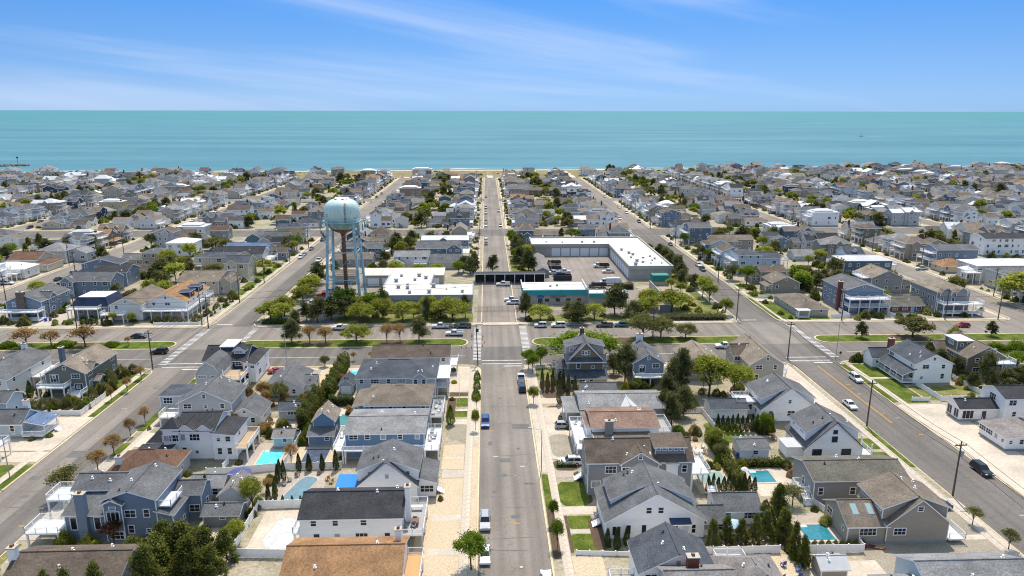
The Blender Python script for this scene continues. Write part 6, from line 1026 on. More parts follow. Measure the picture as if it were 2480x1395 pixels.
row('column', 'pine', 'slim dark cypress in front of the Victorian house', 'conifer', 'cypress', 'cypresses of the Victorian garden', [(14, 171, 1.5, 6), (15.4, 171.2, 1.5, 5), (16.8, 171.6, 1.5, 5.6), (19.4, 171, 1.5, 6), (20.6, 169.6, 1.6, 5.4), (17.6, 162, 2, 6), (22.2, 168.8, 1.6, 5), (18.2, 169.8, 1.5, 5.6)], 1.5, 5.6)
row('round', 'green', 'bright green tree at the right corner of the centre street', 'tree', 'tree', 'bright trees by the crosswalk corner', [(11.4, 187, 4, 6), (15, 189.6, 4.4, 5.4), (12.4, 183.6, 3.6, 5.4)], 4, 5.5)
row('spread', 'green', 'wide bright green tree behind the Victorian house', 'tree', 'tree', None, [(27, 190.4, 19, 9.6)], 17, 9)
row('pine', 'pine', 'dark pine between the Victorian and blue-grey houses', 'tree', 'pine_tree', 'pines behind the centre street houses', [(36.6, 176.8, 8, 10.5), (34.4, 182, 5, 6)], 8, 10)
row('pine', 'pine', 'dark pine in the wooded yard right of the Victorian house', 'tree', 'pine_tree', 'pines of the wooded yard', [(48.8, 165.6, 6.6, 12.5), (45.6, 163.4, 6, 11), (43.4, 157.6, 6, 9), (42, 149, 5.6, 8), (41, 152.6, 5, 7), (46, 153.6, 6, 7)], 6, 10)
row('round', 'leafy', 'broad yellow-green tree in the wooded yard', 'tree', 'tree', 'yellow-green trees of the wooded yard', [(55.8, 165.6, 11.5, 10.5), (62.6, 166.6, 9, 8)], 11, 10)
row('bush', 'yellow', 'yellow flowering shrub by the garage of the Victorian house', 'shrub', 'shrub', None, [(34.6, 166.6, 3, 4)], 3, 4)
row('pine', 'pine', 'wind-bent pine on the middle median', 'tree', 'pine_tree', 'median pines', [(-60.6, 212, 7, 7.6), (-21.4, 212.4, 7, 7.6)], 7, 7)
row('bare', 'bud', 'rusty budding tree on the middle median', 'tree', 'median_tree', 'budding median trees', [(-55, 211.4, 5.4, 5.6), (-50.2, 211.4, 5.4, 5.4), (-31.2, 211.6, 4.8, 6.4), (-27.2, 211.6, 4.4, 6.2)], 5, 6)
row('spread', 'leafy', 'pale green flat-topped tree on the middle median', 'tree', 'median_tree', None, [(-40.6, 211.6, 9, 6)], 9, 6)
row('spread', 'leafy', 'pale green tree on the verge below the grey hall', 'tree', 'verge_tree', 'pale verge trees', [(-42.2, 232.6, 10, 7.4), (-28.8, 233.2, 9.6, 7.6), (-11.8, 234.4, 12, 8.6), (-16, 236.6, 8, 7)], 9, 7.5)
row('pine', 'pine', 'dark pine on the verge below the water tower', 'tree', 'pine_tree', 'pines below the water tower', [(-57.6, 233.6, 8, 9), (-53.6, 237, 9, 8), (-48.6, 238.4, 8.6, 8), (-61.8, 236, 6, 6.6), (-20.8, 237, 3.6, 8), (-7.6, 238, 5, 8), (-36, 238.6, 5.6, 11)], 7, 8)
row('round', 'green', 'bright leafy tree beneath the water tower', 'tree', 'tree', None, [(-50.2, 245, 10, 9.4)], 9, 9)
row('spread', 'leafy', 'spring-green tree beside the tower car park', 'tree', 'car_park_tree', 'spring-green car park trees', [(-74.4, 237, 9, 7), (-71, 241.6, 9.6, 7.6), (-70, 235, 8, 7), (-69.6, 262, 7.6, 6.4), (-69.8, 272, 9, 7.2), (-70.8, 280, 8, 6.6)], 8, 7)
row('pine', 'pine', 'dark pine beyond the tower car park', 'tree', 'pine_tree', 'pines beyond the car park', [(-69.8, 290, 8.6, 9), (-66, 304, 6, 6.6), (-65, 232.6, 5, 5)], 7, 8)
row('pine', 'pine', 'ragged pine in front of the teal office', 'tree', 'pine_tree', 'pines in front of the office', [(13.4, 237.6, 6, 9), (28.6, 241, 5, 4.6), (45.2, 240.8, 10, 11), (30.8, 231, 10, 7.4), (50, 231.6, 8, 7)], 7, 9)
row('spread', 'leafy', 'pale blossom-green tree in front of the teal office', 'tree', 'verge_tree', 'pale trees before the office', [(18.2, 233.4, 8.4, 6), (37, 234.6, 8, 6), (55.6, 236, 9, 8), (66, 243, 11, 8.4), (58.6, 247, 8.6, 8), (70.6, 247.6, 8, 6.4)], 8, 7)
row('spread', 'olive', 'olive-green wide tree on the right median', 'tree', 'median_tree', 'olive median trees', [(49.2, 213, 10, 8.4), (55, 213.4, 9, 7.4), (63, 213, 7, 5)], 9, 8)
row('pine', 'pine', 'small dark pine on the far right median', 'tree', 'pine_tree', 'pines of the far right median', [(118.8, 211.4, 4.4, 5.4), (161.6, 212, 4, 5)], 4, 5)
row('spread', 'olive', 'wind-swept brownish tree on the far right median', 'tree', 'median_tree', None, [(135.6, 211.6, 11.5, 7.2)], 11, 7)
row('bush', 'leafy', 'yellowish round bush on the far right median', 'shrub', 'round_bush', None, [(149.9, 212.4, 4, 3.4)], 4, 3)
row('bare', 'bud', 'rusty spreading tree on the far left median', 'tree', 'median_tree', 'budding trees of the far left median', [(-140.6, 211, 8, 6), (-133, 211, 6, 5), (-122.3, 210, 8.4, 6.6), (-109.8, 210.6, 2.6, 3)], 7, 6)
row('bush', 'green', 'low bright hedge bush on the far left median', 'shrub', 'round_bush', 'bushes of the far left median', [(-146, 211, 5, 1.8), (-129, 211, 6, 1.8), (-115, 210.6, 5, 1.5)], 5, 1.8)
row('bush', 'olive', 'dark rounded garden shrub beside the grey-green house', 'shrub', 'shrub', 'shrubs of the grey-green house', [(-99.4, 178.6, 4, 4.4), (-98.6, 169, 2.6, 3.6), (-97.2, 172.6, 2.6, 3), (-98.8, 173, 2.4, 3), (-97.4, 187.4, 3, 2.6), (-99, 184.4, 3.4, 3.4), (-107.4, 163.6, 2.6, 2.6), (-104.6, 163.6, 2.6, 2.6), (-101.8, 163.6, 2.8, 2.8), (-110, 163.6, 2.6, 2.4), (-98.8, 163.6, 2.4, 2.4)], 3, 3)
row('bush', 'yellow', 'yellow-flowered low shrub beside the grey-green house', 'shrub', 'shrub', 'yellow shrubs of the grey-green house', [(-96.8, 175.6, 2, 1.2), (-97.6, 174.4, 2.2, 1.3), (-96.6, 171.6, 1.8, 1.2)], 2, 1.2)
row('column', 'arb', 'dark cypress between the two houses at left', 'conifer', 'cypress', 'cypresses at left', [(-114.6, 170.4, 1.8, 4.6), (-112.8, 171, 1.6, 4), (-116, 168, 2, 3.4), (-113.4, 166, 2, 3)], 1.7, 4)
row('pine', 'pine', 'shaggy pine between the two houses at right', 'tree', 'pine_tree', 'pines at right', [(126, 187.6, 5, 7), (125.4, 181, 5.6, 6.6), (126.6, 176, 5, 6), (131.6, 171.4, 6, 9), (126, 168.6, 4, 4.6), (136, 170, 5, 5), (139.4, 168, 5.6, 6), (141, 172, 6, 5)], 5, 7)
row('round', 'green', 'leafy green tree behind the olive-grey house', 'tree', 'tree', 'green trees at right', [(146, 188, 6, 6), (150.6, 186, 7, 7), (146, 180, 6, 6)], 6, 6)
row('spread', 'leafy', 'big golden-green tree at the right edge past the avenue', 'tree', 'tree', None, [(196.4 + 6, 252, 20, 12)], 20, 12)
row('round', 'green', 'bright green tree beside the cape house past the avenue', 'tree', 'tree', None, [(131.5, 288, 9, 7)], 9, 7)
row('pine', 'pine', 'dark pine in the thicket behind the ranch house', 'tree', 'pine_tree', 'pines behind the ranch house', [(134, 276, 7, 7), (139, 281, 7, 6.6), (143, 276, 6, 6), (128.6, 272, 4, 4), (146.6, 284, 7, 6)], 6, 6.6)
row('pine', 'pine', 'dark pine along the right flank of the garage building', 'tree', 'pine_tree', 'pines along the garage building', [(82, 290, 7, 8), (83, 300, 8, 9), (82.4, 310, 7.6, 9), (82.8, 320, 7, 8.4), (82.6, 331, 7, 8.4), (80, 282, 6, 7), (84, 276, 5, 6)], 7, 8.4)
row('round', 'leafy', 'leafy tree between the yard wall and the right street', 'tree', 'tree', 'leafy trees by the yard wall', [(83.6, 264, 7, 8.4), (84.2, 257, 7, 7), (76, 268, 5, 5), (74.4, 276, 5, 4.6)], 6, 7)
row('pine', 'pine', 'dark pine right of the centre street behind the yard', 'tree', 'pine_tree', 'pines behind the yard', [(18.6, 309, 8.6, 10), (15.6, 322, 8, 9), (16, 336, 8.4, 9.6), (14.6, 347, 8, 10), (16, 357, 8.6, 9), (2.6, 309.5, 6.6, 8), (-6, 309, 7, 9), (-10.6, 311, 6, 7), (-7.4, 304, 6, 8)], 8, 9.4)
row('round', 'green', 'yellow-green tree lining the centre street behind the yard', 'tree', 'tree', 'yellow-green trees behind the yard', [(13.8, 330, 6, 7), (13.4, 366, 6, 8), (13, 377, 6.4, 8), (-12.4, 306, 6.6, 6)], 6, 7)
row('pine', 'pine', 'dark pine in the grove left of the centre street', 'tree', 'pine_tree', 'pines of the grove', [(-46, 352, 9, 9), (-40, 356, 9, 8.4), (-47, 362, 9, 9.6), (-30, 372, 9, 8), (-22, 374, 9, 8), (-14, 376, 8, 7.6), (-40, 372, 8, 9), (-48, 330, 7, 6.4), (-46, 310, 6, 6)], 8.6, 8.6)
row('round', 'leafy', 'spring-green tree behind the grey hall', 'tree', 'tree', 'spring trees behind the hall', [(-39, 303, 7, 5.4), (-30, 304, 8, 5), (-22, 304.6, 6, 5), (-42, 345, 7, 8)], 7, 5)
row('spread', 'leafy', 'pale yellow-green tree in the front garden of the cream house', 'tree', 'tree', None, [(-98.6, 311, 7.6, 6.6)], 7, 6)
row('pine', 'pine', 'dark pine in the yards left of the water tower street', 'tree', 'pine_tree', 'pines left of the tower street', [(-138, 298, 11, 9), (-134, 288, 8, 6.6), (-139, 306, 9, 7), (-184, 340, 7, 7), (-208, 356, 11, 9), (-216, 350, 10, 9), (-222, 330, 9, 9), (-202, 364, 9, 8), (-130, 308, 6, 6)], 9, 8)
row('round', 'leafy', 'yellow-green tree between the houses left of the tower street', 'tree', 'tree', 'yellow-green trees left of the tower street', [(-126, 262, 6, 9), (-121.6, 264, 6, 8), (-131, 296, 8, 8), (-220, 318, 7, 8), (-173, 378, 6, 9), (-93 - 6, 356, 8, 7)], 6.6, 8)
row('spread', 'olive', 'brown-green budding tree left of the tower street', 'tree', 'tree', 'brown-green trees left of the tower street', [(-140, 366, 10, 7), (-132, 360, 9, 7), (-118, 304, 8, 6), (-142, 314, 9, 8)], 9, 7)
row('column', 'arb', 'small dark cone shrub beside the far avenue pavement', 'conifer', 'cypress', 'cone shrubs by the avenue', [(-136.4 + i * 1.75, 233.6, 1.2, 2.4 + .8 * (i % 2)) for i in range(6)], 1.2, 3)
row('round', 'leafy', 'small yellow-green tree in front of the beige balcony house', 'tree', 'tree', 'front trees of the balcony house', [(-126, 234.4, 3.4, 4.4), (-119.6, 234, 3.4, 4)], 3.4, 4)
row('bush', 'olive', 'dark shrub in front of the navy-gabled house', 'shrub', 'shrub', 'shrubs of the navy-gabled house', [(-112, 235.4, 3, 2.4), (-108, 235.2, 3, 3), (-104.6, 235, 3, 2.4), (-99, 236, 4, 3), (-98, 243, 3.4, 3), (-98, 252, 3, 2.6), (-100, 262.6, 3, 2), (-98.4, 268.6, 3.4, 3)], 3, 2.6)
row('bush', 'olive', 'dark shrub at the foot of the stone-chimney house', 'shrub', 'shrub', 'shrubs of the stone-chimney house', [(-163, 235.6, 3, 3), (-156, 235.6, 2.8, 3.4), (-160, 234.6, 2.4, 1.6)], 3, 3)
def scatter(desc, group, zones, n, mats, w, h, kind='bush', cat='shrub', name='shrub'):
    pts = []
    while len(pts) < n:
        z = rnd.choice(zones); p = (rnd.uniform(z[0], z[1]), rnd.uniform(z[2], z[3]))
        if not any(q[0] - .6 < p[0] < q[1] + .6 and q[2] - .6 < p[1] < q[3] + .6 for q in HREC): pts.append(p)
    pts.sort(key=lambda p: p[0] / p[1])
    for i, p in enumerate(pts): s = rnd.uniform(.6, 1.35); tree(kind, rnd.choice(mats), p[0], p[1], w * s, h * s * rnd.uniform(.85, 1.15), f'{desc}, {ordi(i + 1)} from the left', cat, name, group)
MASS = []
def mass_zone(zones, n, s):
    while n > 0:
        z = rnd.choice(zones); p = (rnd.uniform(z[0], z[1]), rnd.uniform(z[2], z[3]))
        if not any(q[0] - .6 < p[0] < q[1] + .6 and q[2] - .6 < p[1] < q[3] + .6 for q in HREC): MASS.append((p[0], p[1], s * rnd.uniform(.6, 1.35))); n -= 1
MX = ('olive', 'hedge', 'conifer', 'green', 'leafy', 'bud')
scatter('garden shrub in the back gardens left of the centre street', 'back garden shrubs, left', [(-58, -46, 145.5, 150), (-56, -44.6, 160.4, 167), (-50, -43.2, 144.6, 153), (-43, -41.8, 100, 130), (-50.4, -49.4, 106, 126), (-40.6, -38.8, 141.5, 150), (-34, -31, 157.6, 161), (-43, -40.8, 186, 189)], 52, MX, 1.9, 1.7)
scatter('small garden tree in the back gardens left of the centre street', 'back garden trees, left', [(-58, -46, 145.5, 150), (-56, -44.6, 160.4, 167), (-43, -41.6, 104, 128), (-60, -52, 163, 167), (-46, -42, 190, 190.6)], 13, ('olive', 'leafy', 'bud', 'green'), 3.2, 4, 'round', 'tree', 'garden_tree')
scatter('garden shrub in the back gardens right of the centre street', 'back garden shrubs, right', [(47, 51, 105, 119), (40, 52, 128, 131), (41, 51, 140.8, 146), (33, 51, 168.4, 173), (33, 38, 160.6, 168), (58.6, 60.6, 108, 114), (60, 64, 141, 149), (47, 68, 161.5, 171), (49, 51, 98, 104), (57.8, 61.4, 124.8, 131)], 64, MX, 2.0, 1.8)
scatter('small garden tree in the back gardens right of the centre street', 'back garden trees, right', [(47, 50, 131, 139), (33, 40, 162, 173), (47, 68, 161.5, 172), (60.4, 64, 142, 149), (50, 67, 190, 190.8)], 15, ('olive', 'leafy', 'pine', 'green'), 3.6, 4.6, 'round', 'tree', 'garden_tree')
scatter('shrub in the gardens left of the left street', 'left gardens shrubs', [(-117.6, -112, 166, 188), (-112, -97, 160, 167), (-101, -96, 171, 190), (-130, -113, 146, 153.6), (-106, -103, 161, 168)], 30, MX, 1.9, 1.8)
scatter('shrub in the gardens right of the right street', 'right gardens shrubs', [(122.6, 128.6, 162, 189), (104, 112, 189.2, 190.4), (108.6, 111, 172, 176), (119, 130, 156.6, 162), (131, 142, 166, 172)], 30, MX, 2.2, 2.0)
mass_zone([(-50, -6, 233, 244), (13, 56, 233, 239.6), (64, 85, 234, 262), (80.4, 86, 264, 366), (12, 21, 301, 344), (-75.6, -71, 234, 300)], 70, 2.3)
scatter('fuller leafy tree on the planted verges around the public works', 'public works leafy trees', [(-50, -8, 236, 243), (40, 56, 235, 239.4), (68, 85, 238, 262), (80.6, 86, 266, 362), (12.6, 20, 302, 344)], 22, ('leafy', 'leafy', 'green', 'olive', 'pine'), 6.4, 6.6, 'round', 'tree', 'verge_tree')
mass_zone([(-176, -96, 262, 270), (-145, -128, 255, 320), (-176, -96, 232.6, 236), (-132, -100, 292, 299), (-176, -165, 262, 400), (-145, -128, 320, 365)], 60, 2.4)
scatter('garden tree between the avenue and the second avenue at left', 'left town trees', [(-145, -128, 258, 320), (-176, -165, 268, 400), (-145, -126, 322, 366), (-118, -97, 352, 364)], 20, ('leafy', 'pine', 'olive', 'green'), 6, 6.4, 'round', 'tree', 'garden_tree')
mass_zone([(104, 182, 232.6, 235.4), (124, 150, 259, 300), (104, 109.6, 258, 370), (124, 150, 314, 345), (164, 182, 256, 330)], 56, 2.4)
scatter('garden tree between the avenue and the second avenue at right', 'right town trees', [(126, 150, 262, 300), (126, 152, 314, 346), (164, 181, 258, 294), (104.4, 108, 280, 372)], 15, ('leafy', 'pine', 'olive', 'green'), 6, 6.2, 'round', 'tree', 'garden_tree')
# hedges
def hedge(label, x0, x1, y0, y1, h, mat='hedge', lump=.25, dens=34):
    rg = np.random.default_rng(int(abs(x0 * 13 + y0 * 7)) + 5); off = ((x0 + x1) / 2, (y0 + y1) / 2, 0); A = 2 * (x1 - x0 + y1 - y0) * h + (x1 - x0) * (y1 - y0); n = int(A * dens)
    r = thing('hedge', label, 'hedge', off); P_ = rg.uniform(0, 1, (n, 3)) * np.array([x1 - x0, y1 - y0, h]); f = rg.random(n); top = (x1 - x0) * (y1 - y0) / A
    P_[:, 2] = np.where(f < top, h, P_[:, 2]); s = (f >= top); fx = rg.random(n) < (y1 - y0) / (x1 - x0 + y1 - y0); side = rg.integers(0, 2, n)
    P_[:, 0] = np.where(s & fx, side * (x1 - x0), P_[:, 0]); P_[:, 1] = np.where(s & ~fx, side * (y1 - y0), P_[:, 1]); ph = P_[:, 0] * 1.7 + P_[:, 1] * 1.3
    P_ += rg.normal(size=(n, 3)) * lump * .5; P_[:, 2] = np.clip(P_[:, 2] * (1 + .14 * np.sin(ph) + .08 * np.sin(2.7 * ph)), .05, None); P_[:, :2] -= np.array([(x1 - x0) / 2, (y1 - y0) / 2])
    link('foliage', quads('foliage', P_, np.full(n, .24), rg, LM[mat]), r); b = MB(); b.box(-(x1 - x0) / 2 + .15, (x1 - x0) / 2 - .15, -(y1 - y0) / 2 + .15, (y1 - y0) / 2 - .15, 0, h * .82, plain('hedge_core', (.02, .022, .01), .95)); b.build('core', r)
hedge('long tall hedge running down behind the avenue corner house', -41.4, -39, 167, 191, 3.6, 'hedge'); hedge('ragged yellow-green hedge beside the blue garden house', -42.8, -40.6, 149, 166, 4.2, 'conifer', .5); hedge('low dark hedge between the grey and blue houses', -38.6, -32.8, 162.2, 163.4, 2.4, 'arb'); hedge('ragged hedge between the pool gardens right of the large grey house', 47.6, 49.2, 121, 142, 2.2, 'conifer', .45)
hedge('clipped dark box hedge by the teal pool wall', 50.2, 59.6, 128.8, 129.9, 1.4, 'conifer', .4); hedge('dark clipped hedge row behind the ranch house', 133, 147, 294, 296, 3, 'arb', .3)
hedge('low box hedge in front of the large grey house', 13.9, 17.4, 130.4, 131.3, 1.0, 'green', .15)
hedge('scrubby green bank under the tower car park trees', -76, -64, 231.8, 235, 1.0, 'green', .5, 18); hedge('dark shrubbery at the yard drive corner', 60, 82, 232.4, 236, 1.5, 'olive', .6, 18); hedge('shrubs along the yard beside the garage building', 54, 59, 276.4, 279, 2.2, 'olive', .4, 24)
# ------------------------------------------------------------ fences
def fence(label, pts, h=1.5, name='vinyl_fence'):
    off = (pts[0][0], pts[0][1], 0); r = thing(name, label, 'fence', off); T = TRIM(); W = 2.4; key = ('fence', h)
    if key not in DM:
        b = MB(); b.box(0, 1, -.03, .03, h - .18, h - .06, T); b.box(0, 1, -.03, .03, .08, .2, T); [b.box(i / 14 + .004, (i + 1) / 14 - .004, -.015, .015, .2, h - .18, T) for i in range(14)]; p = MB(); p.box(-.07, .07, -.07, .07, 0, h, T); p.box(-.1, .1, -.1, .1, h, h + .07, T); DM[key] = (b.mesh('panel'), p.mesh('post'))
    pm, qm = DM[key]
    for (xa, ya), (xb, yb) in zip(pts, pts[1:]):
        d = math.hypot(xb - xa, yb - ya); n = max(1, round(d / W)); a = math.atan2(yb - ya, xb - xa)
        for i in range(n):
            x, y = xa + (xb - xa) * i / n, ya + (yb - ya) * i / n; link('post', qm, r, (x - off[0], y - off[1], 0), a); link('panel', pm, r, (x - off[0], y - off[1], 0), a, (d / n, 1, 1))
    link('post', qm, r, (pts[-1][0] - off[0], pts[-1][1] - off[1], 0))
fence('white vinyl fence around the grey-green house garden', [(-103, 159.4), (-96.2, 159.2), (-96.1, 170.4)], 1.3); fence('white vinyl fence around the silver-covered pool', [(-31.2, 101.6), (-41.6, 102.2), (-41.6, 116.6), (-31, 116.9)], 1.7); fence('white vinyl fence between the two covered pools', [(-29.6, 131.2), (-41.2, 131), (-41.2, 145.4)], 1.6); fence('white fence beside the turquoise pool garden', [(-41.3, 131), (-52, 129.2), (-55.6, 129.2)], 1.7)
fence('white fence before the teal pool and kayak', [(50.8, 100.2), (61.2, 100.1), (61.3, 101.9)], 1.6); fence('white fence beside the long olive-roofed house', [(57.6, 114.6), (59.4, 114.6), (60.4, 111.6)], 1.4); fence('pale fence below the conifer row of the garage wing', [(33.6, 100.4), (47.4, 100.4)], 1.5); fence('white picket gate on the lawn of the right street', [(105.4, 161), (109.8, 160.8)], 1.2); fence('white fence behind the long-porch house', [(112.6, 171.2), (112.8, 161), (125.4, 161.2), (125.2, 175)], 1.4)
fence('white fence of the lawn beside the garden house', [(42.4, 155.8), (51, 155.8), (51.4, 141)], 1.5); fence('white fence beside the ranch house drive', [(104.4, 261.4), (111, 261.2)], 1.4); fence('low white picket fence around the navy-gabled house', [(-112, 232.6), (-97, 232.6), (-96.6, 262)], 1.0); fence('white fence beside the red brick house', [(142.1, 233), (142.1, 247)], 1.4); fence('white front fence of the red brick house', [(143, 235.4), (150.8, 235.4)], 1.0); fence('low tan retaining wall fence below the arborvitae', [(14.2, 101.0), (22.6, 100.4)], .9, 'garden_fence'); fence('short white fence left of the turquoise pool garden', [(-53, 131), (-53, 134)], 1.6); fence('white garden fence behind the boxy beige house', [(-104, 296.4), (-96.8, 296.4)], 1.3); fence('white fence between the ranch house and the grey balcony house', [(119.9, 234), (126.6, 234.2), (126.6, 242)], 1.4)
# ------------------------------------------------------------ pools
POOLM = dict(aqua=(.10, .58, .62), teal=(.03, .20, .25), green=(.06, .22, .19))
def water_mat(c):
    if 'pool_' + c in MATS: return MATS['pool_' + c]
    m = noise_mat('pool_' + c, POOLM[c], 1.2, .18, .3, .1, .08, bump=.25, spec=.5); return m
def pool(label, x0, x1, y0, y1, c, cover=None):
    off = ((x0 + x1) / 2, (y0 + y1) / 2, 0); r = thing('swimming_pool', label, 'pool', off); k = MB(); w = .45; z = .10
    for a in ((x0 - w, x1 + w, y0 - w, y0), (x0 - w, x1 + w, y1, y1 + w), (x0 - w, x0, y0, y1), (x1, x1 + w, y0, y1)): k.box(*a, 0, z, CONC)
    k.build('coping', r, off); b = MB()
    if cover: b.poly([(x0 - .2, y0 - .2, z + .012), (x1 + .2, y0 - .2, z + .012), (x1 + .2, y1 + .2, z + .012), (x0 - .2, y1 + .2, z + .012)], cover); b.build('cover', r, off)
    else: b.poly([(x0, y0, .072), (x1, y0, .072), (x1, y1, .072), (x0, y1, .072)], water_mat(c)); b.build('water', r, off); s = MB(); s.box(x0 + .3, x0 + 1.6, y1 - .7, y1, .03, .085, plain('pool_step', (.5, .75, .78), .5)); s.build('step', r, off)
COVB = noise_mat('blue_cover', (.13, .22, .27), 1, .08, .5, .1, .6); COVN = noise_mat('navy_cover', (.045, .065, .11), .9, .25, .5, .4, .5); COVS = noise_mat('silver_cover', (.52, .53, .53), 1.6, .15, .5, .14, .5, bump=.8); COVG = noise_mat('green_cover', (.20, .31, .28), 1, .08, .5, .1, .6)
pool('turquoise rectangular pool beside the white turreted house', -47.4, -43.1, 132.6, 139.4, 'aqua'); pool('dark navy covered pool with arborvitae in front', -38.2, -33.8, 133.4, 139.6, 'teal', COVN); pool('small turquoise pool beside the tall hedge', -37.8, -35, 180.4, 187, 'aqua'); pool('murky green pool beside the blue garden house', -36.2, -31.6, 151.4, 157.4, 'green'); pool('narrow dark green pool behind the grey hip-roofed house', -38.4, -34, 164.4, 167, 'green')
pool('teal pool right of the arborvitae row', 51.8, 56, 122.8, 127.4, 'teal'); pool('teal pool behind the white fence at bottom right', 53.6, 58.4, 103.6, 108.2, 'teal'); pool('pale green covered pool behind the large grey house', 41.2, 46, 123.2, 127, 'teal', COVG); pool('small blue pool edge behind the white pool house', 57.6, 60, 137.6, 141, 'teal')
def freepool(label, pts, mat, z=.1):
    cx, cy = sum(p[0] for p in pts) / len(pts), sum(p[1] for p in pts) / len(pts); off = (cx, cy, 0); r = thing('swimming_pool', label, 'pool', off)
    P_ = []
    for i in range(len(pts)):      # Catmull-Rom outline
        a, b_, c, d = [pts[(i + k) % len(pts)] for k in (-1, 0, 1, 2)]
        for t in (0, .25, .5, .75): P_.append(tuple(.5 * (2 * b_[k] + (c[k] - a[k]) * t + (2 * a[k] - 5 * b_[k] + 4 * c[k] - d[k]) * t * t + (3 * b_[k] - a[k] - 3 * c[k] + d[k]) * t ** 3) for k in (0, 1)))
    k = MB(); g = [(cx + (x - cx) * 1.1, cy + (y - cy) * 1.08) for x, y in P_]; k.slab([[(x, y, z - .01) for x, y in g]], z - .005, CONC, CONC); k.build('coping', r, off); b = MB(); b.poly([(x, y, z + .01) for x, y in P_], mat); b.build('cover', r, off)
freepool('blue-grey covered kidney pool ringed by pavers', [(-35.6, 128), (-33.4, 127), (-34, 124), (-34.2, 120), (-36, 118.8), (-38.2, 120.4), (-37.6, 123.6), (-36.8, 126.4)], COVB); freepool('silver-covered pool beside the long white house', [(-36.6, 113), (-34, 112.6), (-33, 108), (-33.2, 104.6), (-36, 104.2), (-37.8, 106.2), (-37.4, 109.6)], COVS)
# ------------------------------------------------------------ garden furniture and small things
WHT = TRIM()
def chair_t(c):
    r = link('garden_chair', None); m = plain('chair_' + c, {'white': (.72, .72, .72), 'blue': (.05, .10, .3), 'grey': (.2, .2, .2), 'tan': (.45, .25, .08)}[c], .6); b = MB(); b.box(-.32, .32, -.3, .34, .36, .42, m); b.build('seat', r); b = MB(); [b.box(-.32 + i * .13, -.21 + i * .13, .3, .36, .42, 1.02, m) for i in range(5)]; b.build('backrest', r)
    for x in (-.29, .29):
        for y in (-.27, .3): b = MB(); b.box(x - .04, x + .04, y - .04, y + .04, 0, .36, m); b.build('leg', r)
        b = MB(); b.box(x - .06, x + .06, -.34, .34, .6, .64, m); b.build('armrest', r)
    return r
CH = {c: chair_t(c) for c in ('white', 'blue', 'grey', 'tan')}
def chairs(c, desc, group, pts):
    pts = sorted(pts, key=lambda p: p[0] / p[1])
    for i, p in enumerate(pts): place(CH[c], p[0], p[1], R(p[3]), f'{desc}, {ordi(i + 1)} from the left', 'chair', group, p[2])
chairs('blue', 'blue garden chair around the fire pit at bottom right', 'fire pit chairs', [(46.6, 97, .06, 200), (48.4, 95.8, .06, 250), (47.8, 93.6, .06, 320), (45.4, 93.2, .06, 30), (44.6, 95.4, .06, 100)])
chairs('white', 'white chair on the hip-roofed blue house deck', 'white deck chairs', [(-12.2, 157, 3, 200), (-11.2, 156.4, 3, 160), (-12, 153.6, 3, 60), (-11.2, 151.4, 3, 300), (-12.4, 150.4, 3, 90)]); chairs('white', 'white chair on the salmon-roofed house deck', 'white roof deck chairs', [(19.2, 144, 3.1, 200), (20.6, 143, 3.1, 160), (19.4, 136, 3.1, 90), (20.6, 134.4, 3.1, 20)])
chairs('grey', 'grey lounger chair by the kidney pool', 'kidney pool chairs', [(-39.2, 124.8, .06, 90), (-38.6, 126.4, .06, 120), (-37.6, 128.2, .06, 150), (-33.6, 129, .06, 200)]); chairs('grey', 'dark chair on the long white house deck', 'long deck chairs', [(-12.4, 105, 3, 0), (-12.4, 107.2, 3, 180), (-13.6, 104.2, 3, 90)]); chairs('white', 'white chair on the patio beside the ragged hedge', 'patio chairs', [(43, 136, .06, 0), (44.4, 136.6, .06, 90), (45.4, 135.4, .06, 180), (44.2, 133.6, .06, 30), (46, 137.8, .06, 60), (42.4, 132.6, .06, 200)]); chairs('tan', 'tan lounger by the kidney pool patio', 'tan loungers', [(-31.4, 126.6, .06, 230), (-30.4, 125.4, .06, 250)])
chairs('white', 'white chair on the low blue house deck', 'blue house deck chairs', [(-30.8, 139, 3, 90), (-30.6, 141, 3, 120), (-12, 141, 3, 200), (-11.2, 139.4, 3, 260), (-12.2, 137, 3, 300)])
def table(x, y, z, label, c='white', w=1.7, l=.9):
    r = thing('patio_table', label, 'table', (x, y, z)); m = plain('table_' + c, {'white': (.72, .72, .72), 'brown': (.16, .09, .05), 'grey': (.25, .25, .25), 'red': (.22, .06, .05)}[c], .6); b = MB(); b.box(-w/2, w/2, -l/2, l/2, .68, .74, m); b.build('tabletop', r)
    for sx in (-1, 1):
        for sy in (-1, 1): b = MB(); b.box(sx * (w/2 - .1) - .04, sx * (w/2 - .1) + .04, sy * (l/2 - .1) - .04, sy * (l/2 - .1) + .04, 0, .68, m); b.build('leg', r)
table(-12.3, 106.1, 3, 'brown table on the long white house deck', 'brown', 1.3, 1.6); table(-12.4, 110.4, 3, 'white bench table at the back of the long white house deck', 'white', 2, .7); table(-11.8, 138.2, 3, 'grey table on the low blue house deck', 'grey'); table(44.2, 135, .06, 'white table on the patio beside the ragged hedge'); table(19.8, 135.2, 3.1, 'white table on the salmon-roofed house deck'); table(-54.6, 166.6, .06, 'red picnic table before the white cottage', 'red', 1.9, 1.2); table(62.6, 141.6, .06, 'brown table on the patio by the navy-edged house', 'brown', 1.2, 2.2)
